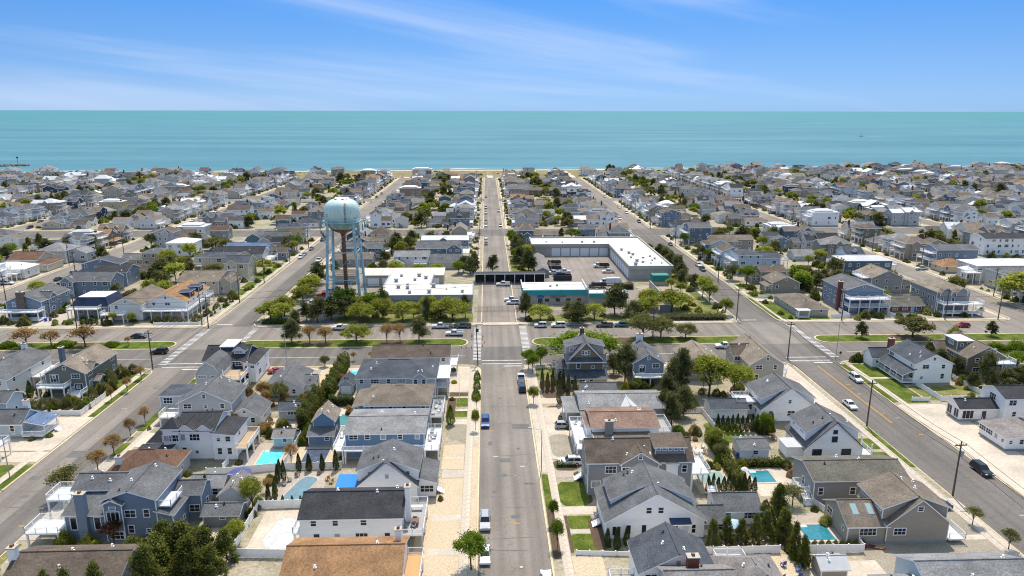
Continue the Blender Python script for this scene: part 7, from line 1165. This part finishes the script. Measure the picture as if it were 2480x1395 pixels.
def umbrella(x, y, z, label, col, rad=1.5):
    r = thing('parasol', label, 'parasol', (x, y, z)); b = MB(); b.bar((0, 0, 0), (0, 0, 2.5), .04, WHT, 6); b.build('pole', r); b = MB(); b.lathe([(rad, 2.1), (rad * .5, 2.45), (.05, 2.65)], plain('parasol_' + label[:6], col, .8), 8); b.build('canopy', r); b = MB(); b.lathe([(.3, 0), (.3, .1)], DARKM, 10); b.build('base', r)
umbrella(41.6, 105.6, .06, 'pale blue patio parasol below the garage wing', (.35, .5, .62), 1.7); umbrella(-48, 126, .06, 'dark blue patio canopy parasol behind the red-brown roof', (.06, .08, .22), 2.4); umbrella(50, 124.2, .06, 'small white parasol by the teal pool', (.7, .7, .68), .8)
off = (-26, 120.4, 0); r = thing('canvas_awning', 'bright blue canvas awning beside the white dormered cape house', 'awning', off); CB = plain('blue_canvas', (.03, .22, .62), .8)
part(r, 'canopy', off, lambda b: b.slab([[(-28.2, 118.3, 2.7), (-24, 118.3, 2.7), (-24, 122.6, 3.4), (-28.2, 122.6, 3.4)]], .06, CB, CB)); part(r, 'valance', off, lambda b: [b.box(-28.2 + i * .42, -27.8 + i * .42, 118.24, 118.28, 2.25 if i % 2 else 2.2, 2.66, CB) for i in range(10)])
for x, y in ((-28, 118.5), (-24.2, 118.5), (-28, 122.4), (-24.2, 122.4)): part(r, 'pole', off, lambda b: b.bar((x, y, 0), (x, y, 2.65 if y < 120 else 3.3), .05, WHT, 6))
off = (63.3, 101.4, 0); r = thing('kayak', 'red and orange kayak lying beside the tan dormered house', 'kayak', off); b = MB(); v_ = []
for i in range(13): t = -1 + i / 6; v_.append((2.1 * t, .36 * (1 - t * t) ** .7 + .01, .12 * t * t))
KR, KO = plain('kayak_red', (.45, .02, .02), .35), plain('kayak_orange', (.6, .2, .02), .35)
for (xa, wa, za), (xb, wb_, zb) in zip(v_, v_[1:]):
    for s in (-1, 1): b.poly([(xa, 0, .05 + za), (xb, 0, .05 + zb), (xb, s * wb_, .22 + zb), (xa, s * wa, .22 + za)], KR); b.poly([(xa, s * wa, .22 + za), (xb, s * wb_, .22 + zb), (xb, 0, .34 + zb), (xa, 0, .34 + za)], KO if xa > .2 else KR)
o = b.build('hull', r); o.rotation_euler = (0, 0, R(-22)); b = MB(); b.lathe([(.3, .3), (.33, .38), (.27, .38)], DARKM, 14); o2 = b.build('cockpit', r); o2.scale = (1.7, .8, 1); o2.rotation_euler = (0, 0, R(-22))
off = (-7.0, 163.0, 0); r = thing('flagpole', 'thin white flagpole on the front lawn left of the centre street', 'flagpole', off); b = MB(); b.bar((0, 0, 0), (0, 0, 8.6), .07, WHT, 8, .04); b.build('pole', r); b = MB(); b.lathe([(.02, 8.55), (.12, 8.65), (.02, 8.78)], YPAINT, 10); b.build('finial', r)
ORG = plain('cone_orange', (.55, .10, .03), .6)
cn = link('traffic_cone', None); b = MB(); b.lathe([(.15, .04), (.09, .42), (.03, .75)], ORG, 12); b.lathe([(.118, .3), (.098, .42)], WHT, 12, cap=False); b.build('cone', cn); b = MB(); b.box(-.2, .2, -.2, .2, 0, .04, ORG); b.build('base', cn)
for i, (x, y) in enumerate(sorted([(-7.9, 205.8), (-6.5, 205.8), (-4.9, 205.6), (-1.5, 207.2), (-1.0, 210.4), (-1.5, 213.7), (-1.4, 217)], key=lambda p: p[0] / p[1])): place(cn, x, y, 0, f'orange traffic cone around the crosswalk, {ordi(i + 1)} from the left', 'traffic cone', 'crosswalk cones', ZR + .03, (1.15, 1.15, 1.15))
for x, y, l in ((-15, 250, 'blue bin by the grey hall'),) : pass
def bins(label, x, y, col, z=.06):
    r = thing('wheeled_bin', label, 'bin', (x, y, z)); m = plain('bin_' + str(col), col, .5); b = MB(); b.box(-.3, .3, -.35, .35, .12, 1.0, m); b.build('body', r); b = MB(); b.box(-.33, .33, -.4, .38, 1.0, 1.08, m); b.build('lid', r)
    for s in (-.28, .28): q = link('wheel', wheel_mesh(.34)[0], r, (s, .3, .12)); q.scale = (.3, .35, .35)
bins('blue bin beside the blue pool house wall', 51.6, 133, (.02, .08, .4)); bins('blue bin by the stone-chimney house', -150.6, 238, (.02, .08, .45)); bins('second blue bin by the stone-chimney house drive', -149.4, 238.6, (.02, .08, .42)); bins('blue bin beside the red brick house', 141.2, 241.6, (.02, .08, .44)); bins('black bin beside the wide-roofed white house porch', 23.8, 101.4, (.03, .03, .03)); bins('blue bin on the second left street pavement', -178.4, 330, (.02, .08, .43))
# skylights on the tan house
for i, x in enumerate((61.6, 64.2)):
    par = [o for o in COL.objects if o.get('label', '').startswith('tan shingled house')][0]; b = MB(); y0, y1 = 104.2, 105.9; fz = lambda y: 3.5 + (y - 102.6) * 2.3 / 4.1
    b.slab([[(x - .5, y0, fz(y0) + .12), (x + .5, y0, fz(y0) + .12), (x + .5, y1, fz(y1) + .12), (x - .5, y1, fz(y1) + .12)]], .2, plain('skylight_glass', (.30, .42, .42), .1), WHT); b.build('skylight', par, tuple(par.location))
# ------------------------------------------------------------ the person at the crosswalk
def skin(name, verts, edges, radii, mat, parent):
    me = bpy.data.meshes.new(name); me.from_pydata(verts, edges, []); me.materials.append(mat); o = link(name, me, parent); md = o.modifiers.new('skin', 'SKIN'); 
    for v_, r_ in zip(me.skin_vertices[0].data, radii): v_.radius = (r_, r_)
    me.skin_vertices[0].data[0].use_root = True; o.modifiers.new('sub', 'SUBSURF').levels = 2; o.modifiers['sub'].render_levels = 2; return o
r = thing('person', 'person in dark clothes standing beside the crosswalk cones', 'person', (-4.9, 214.6, ZR + .02), None, R(70)); SK = plain('skin_tone', (.42, .26, .18), .6)
V = [(0, 0, .95), (0, 0, 1.2), (0, 0, 1.42), (0, .02, 1.52), (0, .03, 1.62), (0, .03, 1.74), (.19, 0, 1.4), (.25, .02, 1.14), (.24, .14, .92), (.24, .2, .84), (-.19, 0, 1.4), (-.25, -.02, 1.14), (-.24, .1, .92), (-.24, .16, .84), (.1, 0, .88), (.11, .03, .48), (.11, -.02, .08), (.11, .1, .04), (-.1, 0, .88), (-.11, .01, .48), (-.11, -.05, .08), (-.11, .07, .04)]
E_ = [(0, 1), (1, 2), (2, 3), (3, 4), (4, 5), (2, 6), (6, 7), (7, 8), (8, 9), (2, 10), (10, 11), (11, 12), (12, 13), (0, 14), (14, 15), (15, 16), (16, 17), (0, 18), (18, 19), (19, 20), (20, 21)]
skin('body', V, E_, [.13, .13, .13, .055, .085, .08, .06, .048, .038, .035, .06, .048, .038, .035, .085, .06, .045, .04, .085, .06, .045, .04], SK, r)
J = [0, 1, 2, 6, 7, 8, 10, 11, 12]; mpj = {a: i for i, a in enumerate(J)}; skin('jacket', [V[i] for i in J], [(mpj[a], mpj[c]) for a, c in E_ if a in mpj and c in mpj], [.16, .165, .16, .085, .068, .055, .085, .068, .055], plain('jacket_dark', (.05, .045, .05), .8), r)
J = [0, 14, 15, 16, 18, 19, 20]; mpj = {a: i for i, a in enumerate(J)}; skin('trousers', [V[i] for i in J], [(mpj[a], mpj[c]) for a, c in E_ if a in mpj and c in mpj], [.145, .11, .08, .065, .11, .08, .065], plain('trousers_dark', (.03, .035, .05), .8), r)
b = MB(); b.lathe([(.1, 1.66), (.115, 1.74), (.09, 1.82), (.02, 1.85)], plain('hair_dark', (.03, .02, .015), .8), 12, (0, .02)); b.build('hair', r)
# ------------------------------------------------------------ out at sea
off = (1097, 2086, -1); r = thing('fishing_boat', 'dark fishing boat trailing a white wake on the sea', 'boat', off); DH = plain('boat_hull', (.03, .04, .06), .5); b = MB()
b.slab([[(-7, 0, 1.6), (-4.5, -1.9, 1.5), (6, -2, 1.3), (6, 2, 1.3), (-4.5, 1.9, 1.5)]], 1.7, WHT, DH); b.build('hull', r); b = MB(); b.box(-1.5, 3, -1.2, 1.2, 1.4, 3.8, WHT); b.box(-2, 3.4, -1.4, 1.4, 3.8, 4.0, DH); b.build('cabin', r); b = MB(); b.bar((1, 0, 4), (1, 0, 8), .1, DH); b.bar((2, -1, 4), (5, -4, 8), .08, DH); b.bar((2, 1, 4), (5, 4, 8), .08, DH); b.build('mast', r)
b = MB(); b.poly([(1105, 2084, -.9), (1130, 2080, -.9), (1210, 2083, -.9), (1130, 2087, -.9), (1105, 2088, -.9)], noise_mat('wake_foam', (.4, .52, .55), .05, .3)); b.poly([(1165, 2076, -.9), (1320, 2000, -.9), (1330, 2004, -.9), (1170, 2082, -.9)], noise_mat('faint_foam', (.14, .31, .345), .05, .2)); struct(b.build('boat_wake'), 'stuff')
off = (-640, 952, -1); r = thing('rock_jetty', 'low rock jetty reaching into the sea at the left edge', 'jetty', off); RK = noise_mat('jetty_rock', (.20, .185, .17), .6, .25, .1, .2, .95); rg = np.random.default_rng(9)
RKM = []
for q in range(4):
    b = MB(); b.lathe([(.4, -.6), (1.05, -.2), (.95, .35), (.35, .7)], RK, 7); b.v = [(x * rg.uniform(.8, 1.25), y * rg.uniform(.8, 1.25), z * rg.uniform(.8, 1.2)) for x, y, z in b.v]; RKM.append(b.mesh('rock'))
for k in range(150): x = rg.uniform(-60, 40); w = rg.uniform(-3.2, 3.2); o = link('rock', RKM[k % 4], r, (x, w + x * .28, .6 + 1.4 * (1 - abs(w) / 3.2) + rg.uniform(-.3, .3)), rg.uniform(0, 6)); o.scale = (1.6,) * 3
b = MB(); b.bar((-610, 960, 0), (-610, 960, 9), .25, DARKM); b.box(-610.8, -609.2, 959.2, 960.8, 9, 11, DARKM); tag(b.build('beacon'), 'dark navigation beacon post on the rock jetty', 'beacon')

# ------------------------------------------------------------ the rest of the town, lot by lot
SNAME = {8: 'centre street', 7: 'left street', 9: 'right street'}
for k, w in zip(range(6, -1, -1), 'second third fourth fifth sixth seventh eighth'.split()): SNAME[k] = w + ' left street'
for k, w in zip(range(10, 17), 'second third fourth fifth sixth seventh eighth'.split()): SNAME[k] = w + ' right street'
ANAME = {1: 'the avenue', 2: 'the second avenue', 3: 'the third avenue'}
WN = dict(white='white', offwhite='off-white', lgrey='light grey', grey='grey', bluegrey='blue-grey', slate='slate-blue', navy='navy', taupe='taupe', tan='tan', cream='cream', beige='beige', yellow='yellow', olive='olive', paleblue='pale-blue', cedar='cedar', teal='teal')
RN = dict(grey='grey', lgrey='pale', dark='charcoal', slate='slate', brown='brown', taupe='taupe', tan='tan', orange='orange', white='white', silver='silver', red='red-brown', weather='weathered')
TN = dict(gx='gable', gy='gable', hip='hip', flat='flat', gam='gambrel', man='mansard')
def seen(x, y, z=4, m=60):
    zz = z - 70; a = x * math.cos(YAW) - y * math.sin(YAW); b_ = x * math.sin(YAW) + y * math.cos(YAW); f = b_ * math.cos(PITCH) - zz * math.sin(PITCH)
    return f > 5 and -m < 1240 + 1720 * a / f < 2480 + m
CLEAR = [(-79, 14, 228, 300), (9, 88, 228, 371)]      # public works
hit = lambda x0, x1, y0, y1, g=2.0: any(x0 - g < q[1] and x1 + g > q[0] and y0 - g < q[3] and y1 + g > q[2] for q in HREC) or any(x0 < q[1] and x1 > q[0] and y0 < q[3] and y1 > q[2] for q in CLEAR)
rr = random.Random(21)
WW = ['white'] * 12 + ['offwhite'] * 8 + ['lgrey'] * 7 + ['grey'] * 4 + ['bluegrey'] * 5 + ['slate'] * 4 + ['navy'] * 2 + ['taupe'] * 3 + ['tan'] * 3 + ['cream'] * 4 + ['beige'] * 4 + ['paleblue'] * 4 + ['cedar', 'yellow', 'olive', 'teal']
RW = ['grey'] * 11 + ['lgrey'] * 5 + ['dark'] * 4 + ['slate'] * 5 + ['brown'] * 6 + ['taupe'] * 8 + ['tan'] * 7 + ['orange', 'red', 'weather'] + ['white'] * 2 + ['silver']
def lot_spec(x0, x1, y0, y1, front):
    """front = -1: street to the west, +1: street to the east; a main house body, wings, bays, dormers and stacked porches"""
    t = rr.random(); wall = rr.choice(WW); roof = rr.choice(RW); dk = rr.uniform(2.0, 3.0); decks = []; U = rr.uniform; bl = []
    hx0, hx1 = (x0 + dk, x1) if front < 0 else (x0, x1 - dk); dx0, dx1 = (x0, hx0 - .1) if front < 0 else (hx1 + .1, x1); sd = 'SNW' if front < 0 else 'SNE'
    def wing(a, b_, ya_, yb_, hh, kk, rh_, **o): bl.append((a, b_, ya_, yb_, hh, kk, rh_, 0, o))
    def bay(c, w, hh, rise): bl.append((c - w / 2, c + w / 2, y0 - .8, y0 + 4, hh, 'gy', rise, 0, {'nw': (1, 0, 0)}))
    def dormer(c, w, hh): bl.append((c - w / 2, c + w / 2, y0 + .9, y0 + 4, hh + 1.75, 'gy', .8, hh - .2, {'nw': (1, 0, 0)}))
    def porch_roof(hh, kk='hip'): bl.append((dx0 - .1, dx1 + .3 if front < 0 else dx1 + .1, y0 + .5, y1 - .5, hh, kk, .7, hh - .02, {'nowall': 1}))
    if t < .50:
        h = U(7.4, 9.2); k = rr.choice(('gx', 'gx', 'hip', 'gy')); s = U(.5, .78); L_ = hx1 - hx0; m = (hx0, hx0 + L_ * s) if front < 0 else (hx1 - L_ * s, hx1); r_ = (m[1] - .2, hx1) if front < 0 else (hx0, m[0] + .2)
        bl.append((m[0], m[1], y0, y1, h, k, U(1.8, 3.0))); wing(r_[0], r_[1], y0 + U(.3, 1.6), y1 - U(.3, 1.2), h - rr.choice((2.8, 2.8, .6, 4.4)), rr.choice(('gx', 'hip', 'gx')), U(1.3, 2))
        if U(0, 1) < .75: bay(U(m[0] + 2, m[1] - 2), U(2.8, 4), h - rr.choice((0, 0, 2.6)), 1.3)
        if k == 'gx' and U(0, 1) < .5: dormer(U(m[0] + 1.4, m[1] - 1.4), 1.9, h)
        decks = [(dx0, dx1, y0 + .4, y1 - .4, 3.2, sd), (dx0, dx1, y0 + .4, y1 - .4, 6.0, sd, {'nopost': 1})]
        if U(0, 1) < .5: porch_roof(h + .1)
    elif t < .82:
        h = U(5.3, 6.6); k = rr.choice(('gx', 'gx', 'gx', 'hip', 'gy')); s = U(.55, .95); L_ = hx1 - hx0; m = (hx0, hx0 + L_ * s) if front < 0 else (hx1 - L_ * s, hx1); bl.append((m[0], m[1], y0, y1, h, k, U(2.0, 3.2)))
        if s < .85: r_ = (m[1] - .2, hx1) if front < 0 else (hx0, m[0] + .2); wing(r_[0], r_[1], y0 + U(.4, 2), y1 - U(.4, 1.5), rr.choice((3.2, 3.5, 5)), rr.choice(('gx', 'gx', 'hip')), 1.7)
        if U(0, 1) < .5: bay(U(m[0] + 2.2, m[1] - 2.2), U(3, 4.4), h - .1, 1.7)
        if k == 'gx':
            for c in ([.3, .7] if U(0, 1) < .4 else [.5] if U(0, 1) < .5 else []): dormer(m[0] + (m[1] - m[0]) * c, 1.9, h)
        if U(0, 1) < .75: decks = [(dx0, dx1, y0 + .4, y1 - .4, 3.0, sd)]; porch_roof(5.4) if U(0, 1) < .4 else None
        else: porch_roof(3.0)
    elif t < .89: k = rr.choice(('hip', 'gx', 'gx', 'gy')); h = U(3, 3.7); bl = [(hx0, hx1 - 3, y0 + .6, y1 - .6, h, k, U(1.6, 2.3))]; wing(hx1 - 3.2, hx1, y0 + 1.4, y1 - 2, 2.8, 'gx', 1.2)
    elif t < .94:
        h = U(6.4, 8.8); k = 'flat'; roof = rr.choice(('white', 'white', 'silver', 'lgrey')); bl = [(hx0, hx1, y0, y1, h, 'flat', 0), (hx0 + 2, hx1 - 3, y0 + 2, y1 - 2, h + 1.1, 'hip', .8, h)]; decks = [(dx0, dx1, y0 + .4, y1 - .4, 3.1, sd), (dx0, dx1, y0 + .4, y1 - .4, 6.0, sd, {'nopost': 1})][:1 + (h > 7.4)]
    else: h = 4.4; k = 'gam'; bl = [(hx0, hx0 + 8, y0, y1, h, 'gam', 3.4)]; wing(hx0 + 7.6, hx1, y0 + 1, y1 - 1, 5.4, 'gx', 2.2); decks = [(dx0, dx1, y0 + .4, y1 - .4, 3.0, sd)]
    q = bl[0]; ch = [((q[0] + 1.2) if U(0, 1) < .5 else q[1] - 1.4, (y0 + y1) / 2 + U(-2, 2), .9, .9, q[4] + q[6] + 1.0, rr.choice(('brick', 'brick', 'white', 'lgrey')), 3)] if U(0, 1) < .33 else []
    return bl, wall, roof, dict(decks=decks, chim=ch), k
REAR = []; LOTS = []; FT = []; FC = []; drv = MB(); lwn = MB(); SHR = []
for si, (xa, xb) in enumerate(SX):
    for ai, (ya, yb) in enumerate(AVE):
        if ai == 0: continue
        ymax = yb - 2 + (0 if ai < 3 else (36 + .09 * max(0, (xa + xb) / 2) if (xa + xb) / 2 > 150 else 22 if (xa + xb) / 2 < -250 else -10))
        for front in (-1, 1):
            y = ya + 4.5; lst = []; ccount = 0
            while y < ymax - 9:
                w = rr.uniform(11.6, 15.2); dp = rr.uniform(15, 20); st = rr.uniform(4.6, 6.6); xs_, xe = (xb + st, xb + st + dp) if front < 0 else (xa - st - dp, xa - st); y0, y1 = y + rr.uniform(1.6, 2.6), y + w - rr.uniform(1.6, 2.6); cx, cy = (xs_ + xe) / 2, (y0 + y1) / 2
                if seen(cx, cy, 8):
                    rx = (xe + 2.5, xe + 2.5 + rr.uniform(7, 10)) if front < 0 else (xs_ - 2.5 - rr.uniform(7, 10), xs_ - 2.5)
                    if rr.random() < .72 and not hit(rx[0], rx[1], y0 + 1, y1 - 1): REAR.append((rx[0], rx[1], y0 + rr.uniform(.5, 2), y1 - rr.uniform(.5, 3)))
                    if not hit(xs_, xe, y0, y1): lst.append((xs_, xe, y0, y1, lot_spec(xs_, xe, y0, y1, front)))
                    if not hit(cx - 14 * front - 2, cx - 14 * front + 2, cy - 2, cy + 2) or rr.random() < .2:
                        for _ in range(2):
                            if rr.random() < .62: FT.append((cx - front * rr.uniform(dp / 2 + 1.5, dp / 2 + 18), cy + rr.uniform(-6, 6)))
                    fx = (xb + 3.3, xs_) if front < 0 else (xe, xa - 3.3)
                    if not any(q[0] < fx[0] < q[1] and q[2] < cy < q[3] for q in CLEAR):
                        (drv if rr.random() < .75 else lwn).poly([(fx[0], y0 + 1, .012), (fx[1], y0 + 1, .012), (fx[1], y1 - 5, .012), (fx[0], y1 - 5, .012)], CONC if rr.random() < .6 else PEB) if True else None
                        if rr.random() < .5: lwn.poly([(fx[0], y1 - 4.8, .02), (fx[1], y1 - 4.8, .02), (fx[1], y1 + 1, .02), (fx[0], y1 + 1, .02)], LAWN)
                        for _ in range(rr.choice((1, 2, 3, 4))): SHR.append((rr.uniform(*fx), rr.uniform(y1 - 5, y1 + 1.4), rr.uniform(1.2, 2.6)))
                        for _ in range(rr.choice((3, 4, 5, 6))): SHR.append((cx - front * (dp / 2 + rr.uniform(.5, 10)), cy + rr.uniform(-8, 8), rr.uniform(1.6, 4.6)))
                    if rr.random() < .42 and cy > 420: ccount += 1; FC.append((si, ai, front, ccount, cy, rr.random() < .6, fx))
                y += w
            hand = [q for q in HREC if ya < (q[2] + q[3]) / 2 < yb and ((xb < (q[0] + q[1]) / 2 < xb + 30) if front < 0 else (xa - 30 < (q[0] + q[1]) / 2 < xa))]
            for i, q in enumerate(lst): LOTS.append((math.hypot((q[0] + q[1]) / 2, q[2]), q, i + 1 + sum(1 for p in hand if p[2] < q[2]), si, ai, front))
struct(drv.build('driveway')); struct(lwn.build('lawn'))
LOTS.sort(key=lambda t: t[0]); n_hand = len(HREC); keep = max(0, 296 - n_hand); FARMB = MB(); seen_lab = set()
for n, (d, q, k, si, ai, front) in enumerate(LOTS):
    bl, wall, roof, kw, rk = q[4]; det = 1
    if n < keep:
        lab = f'{WN[wall]} house, {RN[roof]} {TN[rk]} roof, {ordi(k)} past {ANAME[ai]}, {"right" if front < 0 else "left"} of {SNAME[si]}'
        cx, cy = (q[0] + q[1]) / 2, (q[2] + q[3]) / 2; root = thing('house', lab, 'house', (cx, cy, 0), 'houses of the town beyond the avenue'); build_house(Sink(root, (cx, cy, 0)), bl, wall, roof, detail=1, rr=rr, vents=False, **kw)
    else: build_house(Sink(mb=FARMB), bl, wall, roof, detail=0, rr=rr, vents=False, **kw)
for q in REAR:
    k = rr.choice(('gx', 'gy', 'hip', 'gx')); hh = rr.choice((2.8, 3.2, 5.2, 5.6)); build_house(Sink(mb=FARMB), [(*q, hh, k, rr.uniform(1.4, 2.2))], rr.choice(WW), rr.choice(RW), detail=0, rr=rr, vents=False)
# far oceanfront row
for i in range(44):
    x = -640 + i * 30 + rr.uniform(-6, 6); y = 778 + (.09 * x + 30 if x > 150 else 30 if x < -250 else 0) + rr.uniform(-4, 10)
    if not seen(x, y, 8) or min(abs(x - s) for s in (4, -85.5, 93.5)) < 14 or rr.random() < .25: continue
    w = rr.uniform(14, 24); bl, wall, roof, kw, rk = lot_spec(x - w / 2, x + w / 2, y, y + rr.uniform(10, 14), rr.choice((-1, 1))); build_house(Sink(mb=FARMB), bl, wall, roof, detail=0, rr=rr, vents=False, **kw)
struct(FARMB.build('distant_houses'), 'stuff')
# trees of the far yards: the nearer ones singly, the rest as one mass
FT = [p for p in FT if seen(p[0], p[1], 5, 20) and not hit(p[0] - 2, p[0] + 2, p[1] - 2, p[1] + 2, .5)]
occ = [q[1][:4] for q in LOTS] + REAR; FT = [p for p in FT if not any(q[0] - 1 < p[0] < q[1] + 1 and q[2] - 1 < p[1] < q[3] + 1 for q in occ)]
FT.sort(key=lambda p: math.hypot(*p)); KIN = [('pine', 'pine', 'dark pine', 9, 8.4), ('pine', 'olive', 'olive pine', 8, 8), ('round', 'leafy', 'yellow-green tree', 6.4, 6.6), ('cone', 'conifer', 'bushy conifer', 5, 7), ('round', 'leafy', 'spring-green tree', 7, 7.4), ('round', 'green', 'green leafy tree', 7, 7), ('spread', 'olive', 'brownish tree', 8, 6.6)]
cnt = {}; mass = {}
def zone(x, y):
    a = 2 if y < 417 else 3 if y < 574 else 4
    for i in range(len(SX) - 1):
        if SX[i][0] <= x < SX[i + 1][0]: return i, a
    return 0, a
N_SINGLE = 40; sel = []
for i, (x, y) in enumerate(FT):
    k = KIN[rr.randrange(len(KIN))]; s = rr.uniform(.7, 1.2)
    if i < N_SINGLE: sel.append((x, y, k, s))
    else: mass.setdefault(k[:2], []).append((x, y, k[3] * s, k[4] * s * rr.uniform(.85, 1.15)))
zs = {}
for t in sel: zs.setdefault((zone(t[0], t[1]), t[2][2]), []).append(t)
for ((zi, za), nm), ts in zs.items():
    ts.sort(key=lambda t: t[0] / t[1])
    for i, (x, y, k, s) in enumerate(ts): tree(k[0], k[1], x, y, k[3] * s, k[4] * s, f'{nm} {"before the second avenue" if za == 2 else "before the third avenue" if za == 3 else "near the beach"}, right of {SNAME[zi]}, {ordi(i + 1)} from left', 'tree', 'pine_tree' if k[0] == 'pine' else 'tree', 'trees of the far yards')
def merge_trees(name, items, lod):
    Vs, Ls, n0, mi, mats = [], [], 0, [], []
    for (kind, mat), L_ in items.items():
        if LM[mat] not in mats: mats.append(LM[mat])
        for j, (x, y, w, h) in enumerate(L_):
            me = tree_meshes(kind, mat, lod, j % 3)[1]; n = len(me.vertices); co = np.empty(n * 3, np.float32); me.vertices.foreach_get('co', co); co = co.reshape(-1, 3); a = rr.uniform(0, 6.28); c, s = math.cos(a), math.sin(a)
            Vs.append(np.stack([x + w * (co[:, 0] * c - co[:, 1] * s), y + w * (co[:, 0] * s + co[:, 1] * c), h * co[:, 2]], 1)); mi.append(np.full(n // 4, mats.index(LM[mat]), np.int32)); n0 += n
    V_ = np.concatenate(Vs); me = bpy.data.meshes.new(name); me.vertices.add(n0); me.vertices.foreach_set('co', V_.reshape(-1).astype(np.float32)); me.loops.add(n0); me.loops.foreach_set('vertex_index', np.arange(n0, dtype=np.int32)); me.polygons.add(n0 // 4); me.polygons.foreach_set('loop_start', np.arange(0, n0, 4, dtype=np.int32))
    for m in mats: me.materials.append(m)
    me.polygons.foreach_set('material_index', np.concatenate(mi)); me.update(calc_edges=True); return link(name, me)
if mass: struct(merge_trees('distant_trees', mass, 0), 'stuff')
SHR = [p for p in SHR if seen(p[0], p[1], 1, 20) and not hit(p[0] - 1, p[0] + 1, p[1] - 1, p[1] + 1, .2)]
SHR += MASS
struct(merge_trees('yard_shrubs', {('bush', m): [(x, y, s, s * .75) for i, (x, y, s) in enumerate(SHR) if i % 5 == j] for j, m in enumerate(('olive', 'hedge', 'green', 'conifer', 'leafy'))}, 0), 'stuff')
# dune scrub behind the beach
rg = np.random.default_rng(4); SC = [(x, y, rg.uniform(2, 6)) for x, y in zip(rg.uniform(-640, 700, 420), rg.uniform(772, 850, 420)) if min(abs(x - s) for s in (4, -85.5, 93.5)) > 7]
struct(merge_trees('dune_scrub', {('bush', 'olive'): [(x, y, s, s * .5) for x, y, s in SC[::2]], ('bush', 'conifer'): [(x, y, s, s * .5) for x, y, s in SC[1::4]], ('bush', 'bud'): [(x, y, s, s * .4) for x, y, s in SC[3::4]]}, 0), 'stuff')
# cars of the far streets
FC = [c for c in FC]; FC.sort(key=lambda c: c[4]); 
for i, (si, ai, front, k, cy, kerb, fx) in enumerate(FC[:95]):
    kd, c = rr.choice((('sedan', 'white'), ('suv', 'white'), ('suv', 'silver'), ('sedan', 'silver'), ('suv', 'black'), ('sedan', 'grey'), ('suv', 'navy'), ('sedan', 'red'), ('pickup', 'white'), ('suv', 'grey'))); xa, xb = SX[si]
    if kerb: x, hd, z = (xb - 1.3 if front < 0 else xa + 1.3), 180, ZR + .02
    else: x, hd, z = (sum(fx) / 2, 90, .05)
    if not seen(x, cy, 1, 0): continue
    car(kd, c, x, cy, hd, f'{c} {kd} {ordi(k)} past {ANAME[ai]}, {"right" if front < 0 else "left"} of {SNAME[si]}', 'cars of the far streets', z)
# shrubs at the foot of the near houses
cand = []
for q in HREC:
    if q[2] > 262 or q[1] - q[0] < 6: continue
    for _ in range(4): cand.append((rnd.uniform(q[0], q[1]), q[2] - rnd.uniform(.6, 1.2)) if rnd.random() < .55 else ((q[0] - .9 if rnd.random() < .5 else q[1] + .9), rnd.uniform(q[2], q[3])))
cand = [p for p in cand if seen(p[0], p[1], 0, 0) and p[1] > 92 and not any(q[0] - .4 < p[0] < q[1] + .4 and q[2] - .4 < p[1] < q[3] + .4 for q in HREC)]
cand.sort(key=lambda p: p[0] / p[1]); kinds = ('green', 'olive', 'hedge', 'leafy', 'conifer')
for i, p in enumerate(cand[:80]): tree('bush', kinds[rnd.randrange(5)], p[0], p[1], rnd.uniform(.9, 1.9), rnd.uniform(.7, 1.4), f'low shrub against a near house wall, {ordi(i + 1)} from the left', 'shrub', 'shrub', 'foundation shrubs of the near houses')
print('objects', len(bpy.data.objects), 'hand', n_hand, 'lots', len(LOTS), 'trees', len(FT), 'cars', len(FC), 'tris', sum(len(p.vertices) - 2 for m in bpy.data.meshes for p in m.polygons))
